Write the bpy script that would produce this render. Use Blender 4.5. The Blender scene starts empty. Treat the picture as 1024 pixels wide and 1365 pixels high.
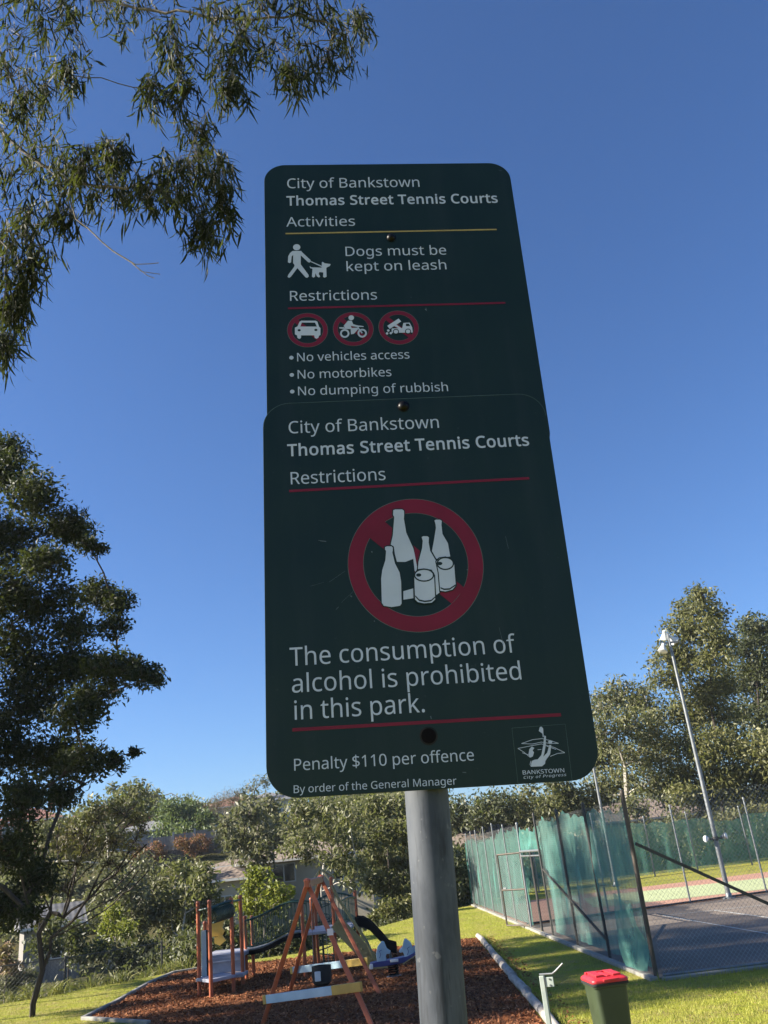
import bpy, bmesh, math, random
import numpy as np
from mathutils import Vector, Matrix, geometry

SC = bpy.context.scene
COL = SC.collection
R = math.radians

# ------------------------------------------------------------------ camera, sky, sun, exposure
cam = bpy.data.cameras.new('camera')
cam.sensor_fit = 'VERTICAL'; cam.sensor_height = 36.0; cam.lens = 1130.0/1365.0*36.0
cam.clip_start = 0.05; cam.clip_end = 3000
camera = bpy.data.objects.new('camera', cam); COL.objects.link(camera)
camera.matrix_world = Matrix(((0.99403474, 0.10906394, 0.0, 0.0),
                              (0.04120833, -0.37558251, -0.92587237, 0.0),
                              (-0.10097929, 0.9203493, -0.37783641, 2.15),
                              (0, 0, 0, 1)))
SC.camera = camera

SUN_EL, SUN_AZ = R(29), R(-95)          # azimuth measured from +Y towards +X: the sun stands to the left
world = bpy.data.worlds.new("World"); SC.world = world; world.use_nodes = True
wn = world.node_tree
sky = wn.nodes.new('ShaderNodeTexSky'); sky.sky_type = 'NISHITA'; sky.sun_disc = False
sky.sun_elevation = SUN_EL; sky.sun_rotation = SUN_AZ
sky.altitude = 60; sky.air_density = 1.0; sky.dust_density = 0.5; sky.ozone_density = 4.0
skm = wn.nodes.new('ShaderNodeMix'); skm.data_type = 'RGBA'; skm.blend_type = 'MULTIPLY'; skm.inputs[0].default_value = 1.0
skm.inputs[7].default_value = (.70, .895, 1.18, 1)
wn.links.new(sky.outputs[0], skm.inputs[6]); wn.links.new(skm.outputs[2], wn.nodes['Background'].inputs[0])
wn.nodes['Background'].inputs[1].default_value = 0.050

sl = bpy.data.lights.new('sun', 'SUN'); sl.energy = 5.0; sl.angle = R(0.53); sl.color = (1.0, 0.92, 0.78)
sun = bpy.data.objects.new('sun', sl); COL.objects.link(sun)
sd = Vector((math.sin(SUN_AZ)*math.cos(SUN_EL), math.cos(SUN_AZ)*math.cos(SUN_EL), math.sin(SUN_EL)))
sun.rotation_euler = (-sd).to_track_quat('-Z', 'Y').to_euler()
sun.location = (-20, 0, 30)

SC.view_settings.view_transform = 'Standard'
SC.view_settings.look = 'None'
SC.view_settings.exposure = 1.6
SC.view_settings.gamma = 1.0
SC.render.engine = 'CYCLES'
SC.cycles.max_bounces = 8
SC.cycles.transparent_max_bounces = 24
SC.cycles.use_adaptive_sampling = True

# ------------------------------------------------------------------ data measured for the place (world metres; sign artwork in millimetres)
TREE={
 'gum':([(-2.18,4.49,8.51,0.35,0.17),(-2.61,4.64,8.74,0.36,0.30),(-2.05,5.20,9.40,0.33,0.20),(-1.54,4.98,8.89,0.29,0.24),(-1.16,4.49,7.80,0.18,0.23),(-1.20,4.83,7.81,0.13,0.12),(-1.49,4.88,7.90,0.08,0.18),(-0.86,4.56,8.15,0.26,0.20),(-0.92,5.13,8.37,0.15,0.15),(-0.79,4.51,7.42,0.09,0.08),(-0.54,4.79,8.49,0.25,0.22),(-0.36,4.92,8.19,0.23,0.21),(-0.33,4.83,7.84,0.13,0.09),(-0.01,4.99,8.48,0.24,0.22),(-0.04,5.14,8.32,0.21,0.11),(0.26,5.36,9.01,0.09,0.19),(-0.16,4.68,8.46,0.24,0.12),(-0.71,5.05,8.54,0.19,0.19),(-2.68,5.10,8.90,0.32,0.30),(-2.08,4.69,8.39,0.24,0.24),(-2.34,4.40,7.56,0.24,0.22),(-2.55,5.37,8.62,0.22,0.24),(-2.07,4.70,7.94,0.08,0.14),(-2.39,4.71,7.47,0.26,0.20),(-2.47,5.29,7.76,0.22,0.24),(-2.58,4.99,7.24,0.19,0.21),(-2.04,4.87,7.06,0.21,0.16),(-1.92,5.17,7.33,0.24,0.19),(-1.60,4.43,6.85,0.11,0.07),(-1.72,5.11,7.06,0.21,0.13),(-1.41,4.77,6.76,0.16,0.12),(-1.17,4.49,6.61,0.16,0.14),(-1.14,5.06,7.30,0.19,0.18),(-1.22,5.33,7.89,0.15,0.11),(-0.91,4.61,6.68,0.12,0.19),(-1.16,5.03,6.79,0.19,0.15),(-0.89,4.70,6.49,0.08,0.18),(-1.15,5.14,6.65,0.13,0.08),(-2.19,5.12,6.96,0.12,0.09),(-1.88,4.62,6.96,0.13,0.09),(-2.58,5.23,6.87,0.21,0.15),(-2.53,5.06,6.40,0.14,0.20),(-2.41,5.08,6.51,0.11,0.11),(-2.65,5.22,6.17,0.12,0.22),(-2.46,4.83,5.59,0.06,0.11),(-2.54,5.16,6.24,0.09,0.11),(-2.56,5.28,7.17,0.16,0.13)],[]),
 'gum_limbs':([],[]),
 'dark':([(-8.06,16.35,11.25,0.66,0.46),(-6.50,16.36,9.21,0.63,0.38),(-5.71,15.54,8.40,0.30,0.15),(-7.38,14.90,9.95,0.67,0.59),(-6.46,14.25,9.07,0.70,0.63),(-6.18,15.17,8.80,0.66,0.44),(-7.23,15.24,8.63,0.88,0.73),(-6.17,14.23,7.67,0.61,0.43),(-4.17,14.24,5.37,0.25,0.19),(-5.40,16.90,6.29,0.40,0.24),(-6.08,15.93,8.67,0.34,0.27),(-7.21,14.76,7.41,0.83,0.69),(-6.60,15.32,7.36,0.86,0.57),(-6.23,16.83,7.92,0.63,0.44),(-5.60,16.61,7.54,0.46,0.39),(-5.69,16.46,7.04,0.54,0.27),(-5.96,15.20,6.67,0.56,0.42),(-7.06,15.48,6.57,0.85,0.71),(-6.39,15.99,6.18,1.01,0.58),(-4.92,14.27,5.66,0.64,0.39),(-4.83,15.66,5.79,0.48,0.31),(-5.38,14.86,5.36,0.66,0.33),(-7.34,16.56,5.80,1.04,0.74),(-5.54,14.28,4.90,0.63,0.38),(-7.61,16.00,4.89,0.70,0.84),(-6.97,16.54,4.61,0.86,0.65),(-5.56,14.74,4.21,0.64,0.45),(-5.69,16.61,4.41,0.40,0.26),(-5.24,16.54,4.55,0.14,0.11),(-6.30,14.15,3.59,0.72,0.54),(-6.40,16.08,3.84,0.48,0.34),(-6.35,14.10,2.92,0.59,0.53),(-6.57,15.51,2.47,0.51,0.45),(-6.97,15.32,2.05,0.50,0.50),(-6.30,14.67,1.97,0.31,0.26),(-8.32,15.01,8.98,0.88,1.17),(-9.00,16.36,7.15,1.21,1.36),(-7.92,14.99,4.68,0.92,1.05),(-7.91,14.52,3.19,0.98,1.10),(-9.86,16.06,8.26,1.22,1.37),(-9.43,15.36,5.55,1.23,1.65)],[(-8.11,15.50,-0.63),(-8.23,15.50,1.71),(-8.13,15.50,4.11),(-8.09,15.50,6.84),(-8.16,15.50,9.48)]),
 'lean':([(-7.85,18.96,2.81,0.35,0.32),(-7.46,18.65,3.14,0.41,0.34),(-7.09,18.69,3.40,0.44,0.35),(-6.70,18.70,3.58,0.41,0.32),(-6.55,19.68,3.76,0.47,0.30),(-6.00,19.11,3.52,0.26,0.23),(-7.02,19.18,3.03,0.42,0.32),(-6.35,18.63,3.10,0.44,0.31),(-6.13,19.19,2.94,0.35,0.26),(-6.99,18.30,2.73,0.33,0.24),(-6.27,18.18,2.66,0.33,0.21),(-7.58,19.46,2.34,0.22,0.19),(-7.43,18.11,2.29,0.18,0.18),(-8.20,19.67,1.66,0.16,0.13),(-5.97,19.42,3.30,0.23,0.16)],[(-8.04,18.90,-0.01),(-7.99,18.90,0.34),(-7.92,18.90,0.93),(-7.84,18.90,1.47),(-7.78,18.90,1.88)]),
 'gum_left':([(-19.50,46.75,5.08,1.18,1.02),(-18.77,48.38,5.61,1.39,1.06),(-18.83,47.65,4.10,1.35,0.95),(-15.90,44.35,5.72,1.28,0.98),(-14.73,44.80,6.16,1.14,0.91),(-16.45,48.24,4.99,1.30,1.05),(-13.60,43.03,6.47,0.88,0.66),(-17.75,47.93,4.55,1.28,0.96),(-14.69,47.78,5.93,0.81,0.81),(-19.25,45.81,3.96,0.84,0.76)],[(-15.65,46.00,-0.61),(-15.61,46.00,1.16),(-15.85,46.00,3.44),(-16.08,46.00,4.89)]),
 'gully_a':([(-11.33,33.31,2.68,0.88,0.71),(-11.04,35.95,2.74,0.89,0.77),(-10.62,33.27,1.86,0.98,0.65),(-10.35,35.15,2.02,0.69,0.69),(-12.35,35.48,1.94,0.70,0.58),(-10.43,33.56,1.08,0.81,0.60),(-9.80,33.75,1.26,0.55,0.55)],[(-10.74,34.00,-0.55),(-10.64,34.00,0.46),(-10.76,34.00,1.34),(-10.94,34.00,2.25)]),
 'gully_b':([(-9.30,34.48,2.46,0.91,0.68),(-7.80,32.15,2.23,0.69,0.63),(-8.61,33.41,1.65,0.93,0.60),(-9.40,34.11,1.45,0.67,0.61),(-7.90,33.86,1.44,0.61,0.61),(-8.80,34.66,0.85,0.84,0.56),(-9.58,34.44,0.69,0.55,0.50)],[(-8.72,33.00,-0.64),(-8.76,33.00,0.35),(-8.67,33.00,1.19),(-8.55,33.00,2.16)]),
 'gully_y':([(-11.00,32.41,1.28,0.53,0.47),(-10.10,30.92,0.88,0.45,0.40),(-11.11,32.16,0.77,0.41,0.41)],[(-10.60,31.50,-0.38),(-10.59,31.50,0.38),(-10.63,31.50,1.00)]),
 'under_a':([(-12.09,29.39,0.72,0.61,0.47),(-11.70,30.50,0.95,0.59,0.59),(-11.42,30.80,0.35,0.64,0.44),(-11.64,29.09,1.27,0.52,0.42),(-10.45,29.44,0.42,0.52,0.42)],[(-11.73,30.50,-0.29),(-11.75,30.50,0.30),(-11.82,30.50,0.74)]),
 'under_b':([(-9.55,29.25,0.27,0.61,0.37),(-9.48,31.34,0.29,0.60,0.50),(-8.32,29.07,0.04,0.51,0.28),(-8.90,29.04,0.06,0.60,0.23)],[(-9.19,30.00,-0.43),(-9.19,30.00,-0.01),(-9.15,30.00,0.24)]),
 'under_c':([(-8.16,31.09,0.18,0.55,0.55),(-7.40,31.07,0.26,0.55,0.60),(-6.88,30.93,0.00,0.49,0.49),(-7.29,29.28,-0.12,0.60,0.23),(-6.26,28.73,0.66,0.41,0.46)],[(-7.28,30.00,-0.57),(-7.28,30.00,-0.19),(-7.22,30.00,0.18)]),
 'under_d':([(-5.63,30.99,0.43,0.60,0.50),(-4.55,29.58,0.32,0.57,0.43),(-4.24,30.61,-0.07,0.49,0.29),(-6.28,31.08,0.09,0.55,0.40),(-5.06,30.42,-0.06,0.68,0.19)],[(-5.14,30.00,-0.66),(-5.12,30.00,-0.23),(-5.05,30.00,0.23)]),
 'pepper':([(-23.43,85.16,8.61,1.87,1.58),(-22.03,85.89,8.16,1.59,1.59),(-23.07,83.07,6.62,1.81,1.67),(-20.87,81.27,6.10,1.63,1.49),(-20.10,84.43,7.22,1.42,1.56),(-19.79,81.88,5.81,1.37,1.23)],[(-22.16,84.00,3.81),(-22.07,84.00,5.43),(-22.12,84.00,7.21)]),
 'skyline_a':([(-30.15,95.40,11.18,1.95,1.46),(-27.87,94.58,10.28,1.60,1.44),(-30.83,92.56,10.10,1.57,1.41),(-32.18,94.09,12.23,0.97,0.64)],[(-29.58,95.00,6.10),(-29.51,95.00,8.19),(-29.69,95.00,10.11)]),
 'skyline_b':([(-23.48,97.38,9.35,1.64,0.99),(-24.26,94.64,9.91,1.12,0.80),(-28.77,96.23,11.09,1.31,0.82)],[(-24.27,96.00,5.42),(-24.15,96.00,7.67),(-24.13,96.00,9.20)]),
 'bare':([(-19.48,87.60,8.88,1.63,1.18),(-18.24,88.87,9.32,1.50,1.20),(-20.50,87.12,8.05,1.47,1.03),(-18.50,86.33,7.47,1.60,1.16),(-17.89,89.88,7.90,1.06,1.06)],[(-19.38,88.00,5.00),(-19.34,88.00,6.57),(-19.15,88.00,7.74)]),
 'grey':([(-9.82,47.52,3.92,0.87,0.95),(-9.63,50.56,3.36,1.00,0.84),(-7.51,46.64,3.67,0.77,0.85),(-9.73,45.36,4.59,0.68,0.76),(-8.85,46.86,5.10,1.02,0.87),(-8.26,49.31,5.54,1.00,0.83),(-9.64,49.69,4.13,1.16,0.99),(-8.27,48.23,4.15,1.04,1.04),(-8.35,46.87,3.03,0.93,0.70),(-7.78,50.50,4.75,0.68,0.76),(-9.52,50.57,6.14,0.68,0.43)],[(-8.76,48.00,1.25),(-8.65,48.00,2.69),(-8.63,48.00,3.99),(-8.46,48.00,5.11)]),
 'skyline_c':([(-16.43,89.56,10.41,1.07,0.61),(-15.32,89.92,10.91,1.23,0.77),(-17.39,89.24,9.76,0.91,0.61)],[(-16.50,90.00,5.28),(-16.38,90.00,8.11),(-16.15,90.00,9.90)]),
 'multi':([(-5.03,40.41,2.84,0.67,0.53),(-3.95,39.53,2.58,0.78,0.52),(-5.80,40.05,3.07,0.53,0.46),(-2.86,36.95,1.62,0.42,0.54),(-5.33,39.65,4.42,0.86,0.80),(-4.50,41.40,4.74,1.04,0.83),(-3.24,38.62,4.31,0.84,0.78),(-4.73,37.06,3.37,0.74,0.62),(-4.05,41.29,3.55,0.96,0.75),(-3.12,39.88,3.11,0.73,0.79),(-2.70,37.49,3.91,0.69,0.69),(-5.73,39.86,3.84,0.47,0.53),(-3.66,41.46,2.23,0.68,0.68),(-2.55,37.55,2.15,0.49,0.62)],[(-4.34,39.00,0.14),(-4.30,39.00,1.14),(-4.18,39.00,2.30)]),
 'lime':([(-5.15,28.73,2.14,0.47,0.38),(-5.45,28.40,1.75,0.46,0.42),(-4.77,28.18,1.69,0.46,0.37),(-4.49,29.31,1.47,0.43,0.33),(-5.34,28.92,1.29,0.56,0.33),(-4.81,29.98,1.12,0.53,0.29),(-5.96,29.70,1.32,0.34,0.29)],[(-5.13,29.00,-0.05),(-5.10,29.00,0.69),(-5.11,29.00,1.48)]),
 'bushy':([(-2.03,43.97,4.44,1.18,0.96),(-0.75,43.71,4.30,1.17,0.95),(-1.66,41.14,3.30,1.16,0.89),(-0.49,41.07,3.02,0.88,0.95),(-2.40,43.77,2.42,1.01,0.86),(-1.19,44.77,2.13,1.25,0.95),(-2.21,41.51,1.30,0.88,0.74),(-1.06,41.59,1.03,1.01,0.81),(-0.48,44.08,1.89,0.72,0.94)],[(-1.81,43.00,-0.83),(-1.65,43.00,0.73),(-1.55,43.00,2.34),(-1.49,43.00,3.66)]),
 'shrub_a':([(-1.70,38.66,0.27,0.62,0.37),(-1.07,38.81,0.31,0.69,0.44),(-0.53,39.15,0.47,0.57,0.44),(-2.21,39.01,0.01,0.44,0.25)],[(-1.32,39.00,-0.47),(-1.28,39.00,-0.08),(-1.22,39.00,0.20)]),
 'shrub_b':([(0.98,40.32,0.56,0.46,0.72),(1.48,40.00,0.97,0.45,0.78),(1.18,40.43,0.09,0.52,0.45),(1.94,40.74,1.67,0.47,0.80),(1.19,40.00,1.75,0.65,0.78),(1.85,40.39,0.47,0.26,0.46)],[(1.13,41.00,-0.44),(1.25,41.00,0.21),(1.38,41.00,0.95)]),
 'mid_a':([(2.94,65.95,4.71,1.65,1.21),(4.50,64.41,4.73,1.61,1.29),(5.81,63.41,5.05,1.48,1.27),(3.37,67.28,3.41,1.56,1.00),(5.15,67.88,3.77,1.57,1.01),(7.32,66.29,4.27,1.32,1.21),(1.63,66.81,5.15,1.34,1.11)],[(4.10,66.00,1.28),(4.36,66.00,2.66),(4.50,66.00,4.03)]),
 'mid_b':([(7.88,65.19,5.04,1.52,1.41),(9.35,62.88,4.41,1.57,1.25),(10.79,61.73,4.69,1.44,1.34),(8.42,62.94,3.52,1.46,0.83),(10.81,66.59,3.40,1.43,0.88),(12.37,65.74,3.72,1.20,1.20),(9.80,61.06,5.48,1.33,1.13)],[(9.28,64.00,1.01),(9.59,64.00,2.44),(9.74,64.00,3.92)]),
 'white_gum':([(13.89,62.11,10.80,1.18,0.97),(15.69,62.31,11.45,1.41,0.97),(16.87,61.59,10.66,1.28,1.07),(12.46,57.19,8.45,1.08,1.08),(14.27,57.30,8.75,1.38,1.08),(16.37,58.98,8.52,1.31,1.21),(17.72,62.26,7.27,1.27,1.27),(13.83,62.71,7.22,1.38,1.17),(15.08,60.20,7.07,1.33,1.02),(14.02,61.71,5.34,1.45,1.03),(15.39,58.98,5.22,1.38,0.99),(17.32,61.91,4.76,1.03,1.14),(12.44,61.90,5.02,1.03,1.03),(13.71,57.44,3.68,1.14,0.57),(12.89,62.78,7.84,0.53,1.60)],[(13.46,60.00,0.37),(13.74,60.00,2.63),(13.98,60.00,4.49),(14.23,60.00,6.40)]),
 'tall':([(20.58,55.75,16.30,0.91,0.81),(20.43,58.03,16.07,1.04,0.84),(21.81,58.10,15.60,1.04,0.94),(18.92,56.83,14.43,1.22,0.91),(20.14,56.15,14.02,1.30,1.00),(21.06,55.60,13.37,0.99,0.89),(17.98,57.47,12.87,1.22,1.01),(19.28,57.40,12.46,1.41,1.11),(20.22,55.62,11.97,1.17,0.98),(17.15,56.69,11.28,0.99,0.69),(21.67,59.44,10.80,1.34,1.03),(19.49,58.59,10.38,1.73,1.12),(18.72,60.41,9.23,1.56,1.04),(20.54,59.81,8.94,1.74,1.23),(18.27,58.66,7.29,1.49,1.10),(19.40,56.43,6.67,1.62,1.15),(18.64,59.71,5.42,1.60,1.10),(19.82,57.61,4.88,1.64,1.06),(16.15,55.64,3.99,1.11,0.74),(19.39,60.26,3.71,1.60,0.80)],[(18.86,58.00,0.05),(19.35,58.00,2.89),(19.88,58.00,6.56),(20.49,58.00,10.41),(20.96,58.00,13.97)]),
 'right_dark':([(27.72,65.68,16.17,1.29,1.05),(29.07,66.65,15.47,1.30,1.30),(26.63,64.96,14.15,1.49,1.14),(28.42,67.46,13.03,1.65,1.41),(26.91,68.41,12.79,1.43,1.19),(27.49,68.84,11.02,1.78,1.42),(25.01,66.13,9.69,1.13,1.02),(26.29,65.05,8.56,1.44,1.33),(29.27,66.49,12.15,1.50,3.47),(27.85,67.46,6.78,1.48,2.27)],[(24.34,67.00,-0.28),(25.38,67.00,3.75),(26.56,67.00,8.53),(27.65,67.00,13.02)]),
 'right_low':([(21.67,58.61,6.92,1.29,1.19),(21.68,55.27,6.06,1.30,1.12),(21.56,57.69,4.94,1.45,1.06),(22.47,56.89,4.09,1.23,1.23),(20.68,57.71,3.42,1.24,0.86),(20.87,55.16,2.39,1.18,0.72),(23.00,55.20,5.01,1.20,1.85)],[(20.49,57.00,0.11),(21.06,57.00,2.23),(21.46,57.00,4.43)]),
 'hedge_a':([(5.98,52.64,2.18,1.29,0.69),(7.74,54.29,2.23,1.34,0.89),(9.07,53.51,1.67,1.31,0.87),(6.57,53.29,1.32,1.30,0.61),(8.47,54.75,0.91,1.33,0.62)],[(7.28,54.00,-0.17),(7.46,54.00,0.61),(7.60,54.00,1.41)]),
 'hedge_b':([(10.49,53.77,1.94,1.23,0.97),(12.08,54.27,1.58,1.33,0.97),(14.04,55.63,1.82,1.36,1.00),(10.75,53.02,0.69,1.20,0.69),(12.77,54.36,0.56,1.32,0.70)],[(11.63,54.00,-0.29),(11.81,54.00,0.38),(12.02,54.00,1.38)]),
 'hedge_c':([(14.68,52.02,2.08,1.19,1.02),(17.17,55.49,1.71,1.27,1.09),(17.97,52.97,1.97,1.21,1.04),(20.06,54.60,1.81,1.25,1.07),(15.58,53.94,0.81,1.22,0.70),(17.96,55.15,0.78,1.25,0.72),(19.84,55.52,0.59,1.26,0.72),(21.98,55.60,1.65,1.27,1.27)],[(17.07,54.00,-0.36),(17.31,54.00,0.43),(17.56,54.00,1.43)]),
 'shrub_left':([(-10.81,23.84,0.95,0.27,0.23),(-10.73,23.96,0.67,0.27,0.23),(-11.21,24.44,0.58,0.31,0.31),(-10.82,24.45,0.44,0.19,0.19)],[(-10.82,24.00,0.00),(-10.84,24.00,0.34),(-10.87,24.00,0.68)]),
 'shrub_grey':([(-10.94,24.24,0.20,0.31,0.23),(-10.69,24.42,0.22,0.23,0.23),(-10.58,24.82,0.30,0.28,0.24),(-11.48,24.42,0.26,0.31,0.27)],[(-10.96,24.50,-0.19),(-10.97,24.50,-0.00),(-10.94,24.50,0.17)]),
}
LIMBS=[[(-4.67,4.90,10.70),(-3.21,4.90,9.85),(-2.06,4.90,9.15),(-1.47,4.85,8.82),(-0.97,4.80,8.57),(-0.60,4.80,8.50),(-0.24,4.80,8.51),(0.17,4.80,8.24)],
 [(-4.24,5.00,9.20),(-3.13,5.00,8.33),(-2.67,4.90,7.74),(-2.29,4.90,7.29),(-2.09,4.90,6.97),(-2.01,4.85,6.70),(-1.73,4.85,6.37),(-1.57,4.85,6.23)],
 [(-3.43,5.00,7.72),(-2.84,5.00,7.11),(-2.58,5.00,6.64),(-2.57,5.00,6.16),(-2.57,5.00,5.84)],
 [(-2.29,4.90,7.29),(-1.97,4.85,7.03),(-1.62,4.80,6.88),(-1.42,4.80,7.02),(-1.17,4.80,7.10)]]
LEAN=[[(-7.78,18.90,1.88),(-7.42,18.90,1.74),(-6.89,18.90,2.07),(-6.43,18.90,2.45),(-6.04,18.90,2.92),(-5.81,18.90,3.34)],
 [(-7.42,18.90,1.74),(-7.21,18.90,2.32),(-6.83,18.90,2.71),(-6.45,18.90,3.26)],
 [(-7.78,18.90,1.88),(-7.68,18.90,2.29),(-7.54,18.90,2.78),(-7.40,18.90,3.28)],
 [(-7.92,18.90,0.93),(-7.63,18.90,1.38),(-7.18,18.90,1.68),(-6.81,18.90,2.21),(-6.20,18.90,2.65)],
 [(-6.89,18.90,2.07),(-6.59,18.90,2.69),(-6.21,18.90,3.39)],
 [(-7.42,18.90,1.74),(-7.33,18.90,2.26),(-7.10,18.90,2.88),(-6.77,18.90,3.52)],
 [(-6.43,18.90,2.45),(-6.09,18.90,2.64),(-5.73,18.90,2.96)],
 [(-7.63,18.90,1.38),(-7.18,18.90,1.54),(-6.57,18.90,1.76),(-6.03,18.90,2.13),(-5.65,18.90,2.45)],
 [(-6.89,18.90,2.07),(-6.42,18.90,2.17),(-5.88,18.90,2.61)],
 [(-7.21,18.90,2.32),(-7.04,18.90,3.03),(-6.93,18.90,3.46)],
 [(-7.78,18.90,1.88),(-7.96,18.90,2.39),(-7.87,18.90,2.96)],
 [(-7.54,18.90,2.78),(-7.64,18.90,3.23),(-7.58,18.90,3.60)],
 [(-6.45,18.90,3.26),(-6.13,18.90,3.60),(-5.89,18.90,3.81)],
 [(-7.18,18.90,1.68),(-6.42,18.90,1.95),(-5.88,18.90,2.47)]]
TWIGS=[[(-1.57,4.85,6.23),(-1.46,4.85,6.22),(-1.40,4.85,6.22)],
 [(-1.59,4.85,6.24),(-1.52,4.85,6.16),(-1.39,4.85,6.12)],
 [(-1.57,4.85,6.22),(-1.48,4.85,6.12),(-1.43,4.85,6.09)]]
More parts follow.
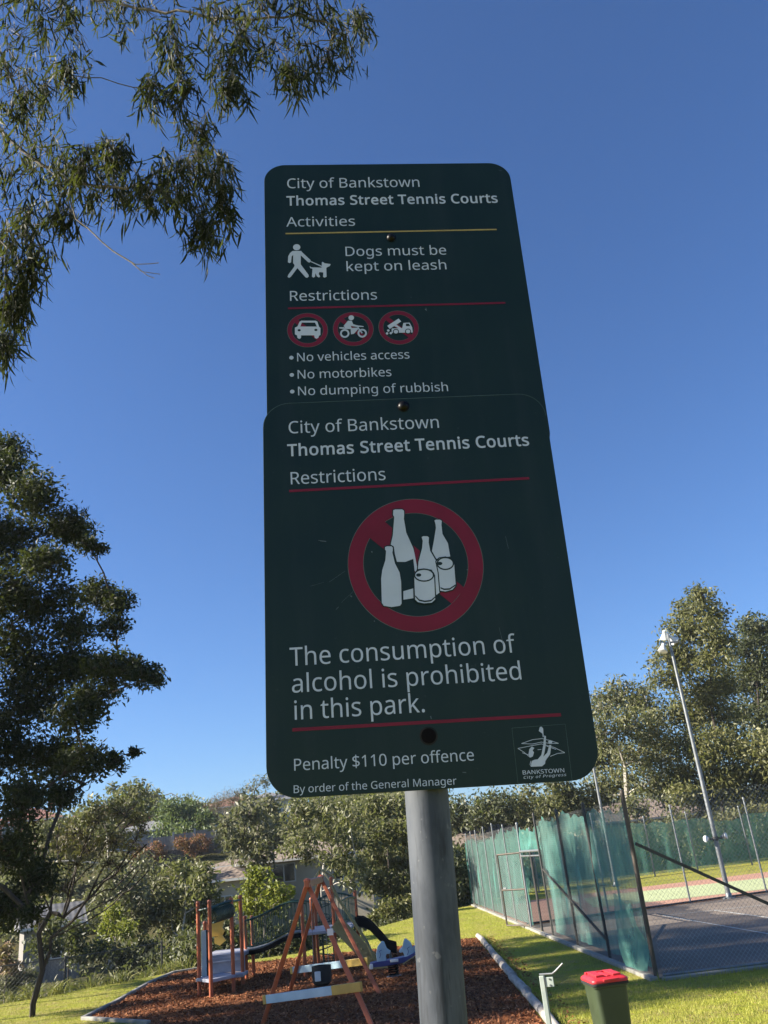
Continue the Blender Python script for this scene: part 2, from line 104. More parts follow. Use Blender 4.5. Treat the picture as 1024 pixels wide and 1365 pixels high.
SHAPE={
 'walker':[(47.6,195.1),(62.3,195.4),(64.7,199.2),(77.4,214.5),(78.8,218.3),(75.5,220.8),(73.0,218.8),(61.5,204.8),(61.0,224.2),(73.5,246.1),(74.1,249.8),(71.3,252.8),(68.3,251.5),(55.1,231.8),(43.4,250.0),(40.4,252.1),(37.9,249.9),(39.0,245.9),(49.3,229.5),(50.4,225.8),(48.0,220.8),(48.4,203.6),(45.8,206.7),(44.5,219.1),(42.0,221.3),(39.0,219.0),(39.8,206.5),(43.2,199.4)],
 'walker_head':[(61.2,187.4),(60.9,189.1),(60.3,190.7),(59.2,192.1),(57.9,193.1),(56.3,193.7),(54.7,193.9),(53.1,193.7),(51.5,193.0),(50.3,191.9),(49.3,190.5),(48.7,188.9),(48.5,187.2),(48.8,185.4),(49.4,183.9),(50.5,182.5),(51.8,181.5),(53.4,180.8),(55.0,180.6),(56.6,180.9),(58.2,181.6),(59.4,182.7),(60.4,184.1),(61.0,185.7)],
 'leash':[(75.5,217.6),(76.3,216.4),(98.1,228.7),(97.5,230.9)],
 'dog':[(76.0,228.2),(78.9,230.8),(96.5,231.8),(97.4,220.3),(99.0,219.4),(101.9,222.6),(112.4,224.7),(110.5,229.0),(106.6,230.8),(104.5,232.9),(104.3,251.4),(100.8,252.9),(98.3,251.3),(99.2,242.1),(92.4,241.0),(91.0,245.0),(93.4,250.3),(91.3,252.7),(87.9,250.1),(85.6,243.3),(84.6,251.0),(81.3,252.4),(79.4,249.9),(80.8,233.9),(76.9,232.3)],
 'car':[(48.0,353.6),(52.2,351.7),(56.1,342.2),(59.1,340.2),(82.9,340.9),(85.8,343.0),(87.9,352.7),(90.3,355.7),(89.8,369.3),(87.3,370.9),(86.2,374.9),(83.0,376.5),(80.2,374.7),(79.6,369.8),(57.8,369.2),(57.7,374.1),(54.8,376.3),(51.7,373.9),(51.1,369.0),(47.7,366.9)],
 'car_hole1':[(57.1,351.8),(59.7,344.0),(81.6,344.6),(84.5,352.6)],
 'car_hole2':[(57.6,359.1),(57.2,360.2),(56.2,361.1),(54.9,361.3),(53.6,361.0),(52.6,360.1),(52.3,358.9),(52.7,357.8),(53.7,357.0),(55.0,356.7),(56.3,357.1),(57.3,357.9)],
 'car_hole3':[(85.3,359.3),(84.9,360.4),(83.9,361.3),(82.5,361.5),(81.2,361.2),(80.3,360.3),(79.9,359.1),(80.3,358.0),(81.3,357.2),(82.7,356.9),(84.0,357.3),(85.0,358.1)],
 'rider_head':[(147.1,336.8),(146.6,338.7),(145.6,340.2),(144.0,341.3),(142.2,341.6),(140.4,341.2),(139.0,340.1),(138.0,338.4),(137.8,336.5),(138.2,334.6),(139.3,333.0),(140.9,332.0),(142.7,331.6),(144.4,332.1),(145.9,333.2),(146.8,334.8)],
 'rider':[(128.9,353.0),(136.7,342.4),(142.9,342.5),(145.0,349.3),(149.8,351.5),(155.8,353.1),(154.5,356.0),(143.6,353.4),(140.7,352.7),(142.2,357.1),(152.0,356.5),(152.5,360.3),(145.3,368.8),(140.4,369.5),(140.4,359.1),(134.8,358.9)],
 'bw1':[(138.0,367.7),(137.6,370.0),(136.8,372.0),(135.4,373.8),(133.8,375.1),(131.8,375.9),(129.8,376.2),(127.8,375.8),(126.0,374.9),(124.4,373.5),(123.3,371.7),(122.6,369.5),(122.4,367.3),(122.8,365.1),(123.7,363.0),(125.0,361.2),(126.7,359.9),(128.6,359.1),(130.6,358.8),(132.6,359.2),(134.5,360.1),(136.0,361.5),(137.2,363.4),(137.8,365.5)],
 'bw1h':[(135.1,367.7),(134.9,369.0),(134.3,370.2),(133.5,371.3),(132.4,372.1),(131.2,372.6),(130.0,372.7),(128.7,372.5),(127.6,371.9),(126.6,371.1),(125.9,370.0),(125.5,368.7),(125.3,367.4),(125.6,366.0),(126.1,364.8),(126.9,363.7),(128.0,362.9),(129.2,362.4),(130.4,362.3),(131.7,362.5),(132.9,363.1),(133.8,363.9),(134.5,365.0),(135.0,366.3)],
 'bw2':[(167.0,368.0),(166.7,370.2),(165.8,372.3),(164.4,374.0),(162.7,375.4),(160.8,376.2),(158.8,376.4),(156.8,376.1),(154.9,375.2),(153.4,373.7),(152.3,371.9),(151.6,369.8),(151.4,367.5),(151.8,365.3),(152.7,363.2),(154.0,361.5),(155.7,360.1),(157.7,359.3),(159.7,359.1),(161.7,359.4),(163.5,360.3),(165.1,361.8),(166.2,363.6),(166.9,365.7)],
 'bw2h':[(164.1,367.9),(163.9,369.2),(163.3,370.5),(162.5,371.5),(161.4,372.3),(160.2,372.8),(159.0,373.0),(157.7,372.7),(156.6,372.2),(155.6,371.3),(154.9,370.2),(154.5,369.0),(154.4,367.6),(154.6,366.3),(155.1,365.0),(156.0,364.0),(157.0,363.2),(158.2,362.7),(159.5,362.5),(160.8,362.8),(161.9,363.3),(162.9,364.2),(163.6,365.3),(164.0,366.5)],
 'bfend':[(121.5,355.1),(121.9,357.4),(136.0,359.0),(137.5,356.7),(128.8,355.3)],
 'bfork':[(151.3,356.5),(153.3,355.4),(160.2,367.2),(158.2,368.3)],
 'bbar':[(154.6,352.5),(162.4,353.9),(162.1,355.6),(154.5,355.1)],
 'bed':[(202.0,354.4),(221.9,340.3),(226.0,346.3),(205.7,360.9)],
 'chassis':[(209.0,359.9),(226.7,359.5),(229.5,349.3),(239.9,349.0),(243.6,358.5),(243.8,368.7),(208.4,368.6)],
 'chassis_hole':[(233.5,350.9),(238.5,351.0),(240.6,356.1),(233.2,355.9)],
 'hoist':[(213.5,355.3),(217.4,352.5),(225.5,359.7),(221.8,360.2)],
 'tw0':[(220.8,366.6),(220.4,368.5),(219.4,370.1),(217.9,371.3),(216.2,371.9),(214.4,371.9),(212.8,371.2),(211.5,369.9),(210.7,368.2),(210.5,366.3),(211.0,364.4),(212.0,362.8),(213.4,361.6),(215.2,361.0),(216.9,361.0),(218.6,361.7),(219.9,363.0),(220.6,364.7)],
 'twi0':[(219.4,366.6),(219.0,367.8),(218.3,369.0),(217.3,369.8),(216.1,370.2),(214.8,370.1),(213.6,369.7),(212.7,368.8),(212.1,367.6),(212.0,366.4),(212.3,365.1),(213.0,363.9),(214.1,363.1),(215.3,362.7),(216.6,362.8),(217.7,363.2),(218.7,364.1),(219.2,365.3)],
 'tw1':[(241.3,366.6),(240.8,368.5),(239.8,370.1),(238.3,371.3),(236.6,371.9),(234.8,371.9),(233.2,371.2),(231.9,369.9),(231.1,368.2),(230.9,366.3),(231.4,364.4),(232.4,362.8),(233.9,361.6),(235.6,361.0),(237.4,361.0),(239.0,361.7),(240.3,363.0),(241.1,364.7)],
 'twi1':[(239.8,366.6),(239.5,367.8),(238.7,369.0),(237.7,369.8),(236.5,370.2),(235.2,370.1),(234.0,369.7),(233.1,368.8),(232.5,367.6),(232.4,366.3),(232.7,365.1),(233.4,363.9),(234.5,363.1),(235.7,362.7),(237.0,362.7),(238.2,363.2),(239.1,364.1),(239.7,365.3)],
 'rub0':[(205.3,363.8),(204.8,365.2),(203.6,366.0),(202.3,366.0),(201.2,365.1),(200.9,363.7),(201.4,362.4),(202.5,361.5),(203.9,361.6),(205.0,362.5)],
 'rub1':[(202.9,369.6),(202.4,370.9),(201.3,371.7),(199.9,371.7),(198.9,370.8),(198.5,369.5),(199.0,368.1),(200.2,367.3),(201.6,367.3),(202.6,368.2)],
 'rub2':[(209.1,369.2),(208.6,370.5),(207.4,371.3),(206.1,371.3),(205.0,370.4),(204.7,369.1),(205.2,367.7),(206.4,366.9),(207.7,366.9),(208.8,367.8)],
 'slash':[(146.8,729.5),(171.5,704.9),(286.1,818.6),(264.5,841.1)],
 'big':[(189.4,690.4),(192.5,689.3),(202.6,689.7),(205.3,691.9),(205.2,698.7),(204.3,705.0),(206.2,727.6),(214.8,752.7),(213.9,769.7),(201.6,774.0),(189.1,773.4),(186.9,761.2),(186.1,749.0),(181.7,745.8),(185.7,731.7),(190.0,701.9),(188.4,698.0)],
 'bigedge':[(214.8,752.7),(216.0,760.1),(218.3,782.0),(216.8,791.6),(214.3,788.6),(213.7,769.7)],
 'biglabel':[(187.4,773.9),(201.6,774.5),(213.7,770.2),(214.3,788.6),(211.8,815.6),(196.1,819.5),(193.0,814.2),(193.4,800.0)],
 'bigfoot':[(195.4,819.0),(210.0,815.5),(209.3,830.3),(194.5,831.9)],
 'left':[(172.9,749.6),(175.8,748.5),(182.7,748.8),(184.4,750.8),(184.0,756.2),(183.2,758.6),(185.9,775.7),(191.8,790.4),(193.0,804.8),(191.4,837.6),(188.9,840.9),(176.5,842.2),(165.4,839.8),(162.8,835.0),(164.1,798.7),(166.5,785.6),(172.1,770.3),(174.1,755.8),(172.7,753.3)],
 'middle':[(228.8,736.1),(231.3,734.9),(237.5,735.2),(239.7,737.0),(238.6,745.1),(239.8,758.7),(246.6,773.6),(249.5,793.1),(247.9,823.9),(243.1,827.2),(241.6,823.6),(243.0,802.3),(242.6,792.8),(232.9,786.3),(218.9,788.1),(221.1,774.9),(228.2,753.3),(230.0,742.3)],
 'right':[(250.4,710.0),(252.9,708.8),(259.2,709.1),(261.4,711.2),(260.4,717.5),(260.7,732.5),(267.5,747.6),(269.0,768.6),(259.7,769.4),(247.9,771.3),(242.5,758.8),(247.0,741.8),(251.7,722.1),(251.6,715.8)],
 'can1':[(213.0,796.2),(218.9,788.1),(228.2,787.3),(238.3,789.7),(242.2,797.5),(240.7,834.1),(235.3,838.5),(224.0,839.1),(215.1,836.8),(211.4,832.7)],
 'can2':[(247.5,776.1),(252.6,771.0),(261.9,770.0),(270.9,773.5),(273.7,780.9),(272.8,814.4),(267.6,820.1),(257.1,822.7),(249.3,821.1),(249.5,793.1)],
 'can1rim':[(242.5,797.1),(241.8,799.7),(240.0,802.1),(237.5,804.1),(234.2,805.6),(230.5,806.4),(226.6,806.6),(222.8,806.0),(219.2,804.9),(216.2,803.1),(214.0,800.9),(212.7,798.3),(212.4,795.7),(213.1,793.0),(214.8,790.6),(217.4,788.6),(220.6,787.1),(224.3,786.3),(228.3,786.1),(232.2,786.6),(235.7,787.8),(238.7,789.6),(240.9,791.8),(242.2,794.4)],
 'can1rimh':[(240.4,797.0),(239.8,799.0),(238.4,800.9),(236.2,802.5),(233.4,803.7),(230.2,804.3),(226.8,804.4),(223.5,804.0),(220.4,803.1),(217.8,801.6),(215.9,799.9),(214.7,797.9),(214.5,795.8),(215.1,793.7),(216.5,791.8),(218.7,790.2),(221.5,789.0),(224.7,788.4),(228.1,788.2),(231.4,788.7),(234.5,789.6),(237.1,791.0),(239.0,792.8),(240.2,794.8)],
 'can2rim':[(273.7,780.2),(273.0,782.9),(271.5,785.3),(269.2,787.3),(266.3,788.9),(263.1,789.7),(259.7,789.9),(256.3,789.4),(253.3,788.3),(250.7,786.5),(248.8,784.3),(247.7,781.7),(247.5,779.0),(248.2,776.3),(249.7,773.9),(252.0,771.8),(254.9,770.3),(258.1,769.4),(261.6,769.2),(264.9,769.7),(268.0,770.9),(270.6,772.7),(272.5,774.9),(273.5,777.5)],
 'can2rimh':[(271.6,780.1),(271.1,782.2),(269.8,784.1),(267.9,785.7),(265.5,786.9),(262.7,787.6),(259.9,787.8),(257.0,787.4),(254.5,786.4),(252.3,785.0),(250.7,783.3),(249.8,781.2),(249.6,779.1),(250.1,777.0),(251.4,775.1),(253.3,773.4),(255.7,772.2),(258.5,771.5),(261.4,771.4),(264.2,771.8),(266.8,772.7),(269.0,774.2),(270.6,775.9),(271.5,778.0)],
 'can1open':[(223.4,795.9),(222.9,797.0),(221.7,797.9),(220.1,798.3),(218.4,798.3),(216.9,797.7),(215.9,796.7),(215.6,795.6),(216.1,794.5),(217.2,793.6),(218.8,793.2),(220.5,793.2),(222.1,793.8),(223.1,794.8)],
 'can2open':[(256.2,779.4),(255.7,780.5),(254.6,781.4),(253.0,781.8),(251.2,781.8),(249.7,781.2),(248.7,780.2),(248.4,779.0),(248.9,777.9),(250.1,777.0),(251.7,776.6),(253.4,776.7),(255.0,777.3),(256.0,778.2)],
 'can1base':[(212.1,826.4),(217.7,833.0),(225.4,835.2),(234.5,834.5),(241.1,829.4),(240.9,831.5),(234.6,836.8),(225.2,837.6),(217.0,835.3),(211.9,828.7)],
 'can2base':[(250.2,815.7),(255.3,818.1),(263.3,818.0),(273.0,812.3),(272.8,814.4),(263.3,820.4),(255.1,820.5),(250.1,817.9)],
 'logo_body':[(351.7,1075.1),(351.7,1071.2),(353.7,1067.4),(357.5,1066.2),(361.6,1066.0),(367.4,1060.5),(371.7,1048.0),(375.0,1034.9),(377.2,1036.0),(375.2,1048.2),(372.1,1057.8),(369.6,1063.0),(375.9,1058.0),(380.2,1048.0),(382.9,1048.2),(379.7,1060.2),(371.9,1068.5),(370.9,1072.3),(366.4,1075.4)],
 'logo_hair':[(349.8,1058.5),(352.0,1051.8),(355.7,1048.6),(359.0,1050.7),(356.0,1054.0),(357.7,1056.5),(355.5,1061.7),(352.3,1063.0)],
 'logo_hand':[(372.6,1037.2),(372.8,1032.3),(368.1,1028.5),(370.4,1023.2),(372.5,1022.8),(374.7,1025.4),(374.2,1031.4),(373.9,1036.8)],
 'logo_hand2':[(378.9,1043.5),(382.3,1041.7),(385.7,1042.9),(383.6,1046.7),(380.6,1046.5)],
 'logo_line_a':[(342.0,1043.9),(357.9,1039.6),(371.3,1038.9),(382.2,1042.2),(393.4,1046.5),(381.7,1046.1),(369.7,1043.5),(357.1,1045.4),(342.0,1043.9)],
 'logo_line_b':[(336.1,1050.1),(356.9,1047.4),(369.4,1045.9),(387.0,1051.8),(400.3,1059.4),(390.0,1059.8),(379.3,1063.1)],
 'logo_line_c':[(336.1,1050.1),(343.6,1055.2),(351.8,1063.0)],
 'logo_line_d':[(341.5,1056.1),(350.2,1059.5),(351.8,1063.0)],
 'logo_line_e':[(352.2,1067.4),(350.1,1072.1),(351.7,1075.1)],
 'logo_line_f':[(363.2,1053.4),(368.4,1053.2)],
 'logo_line_g':[(376.1,1049.2),(388.7,1054.4)],
 'logo_border':[(331.3,1022.5),(406.4,1021.2),(405.0,1096.4),(330.6,1098.2)],
}

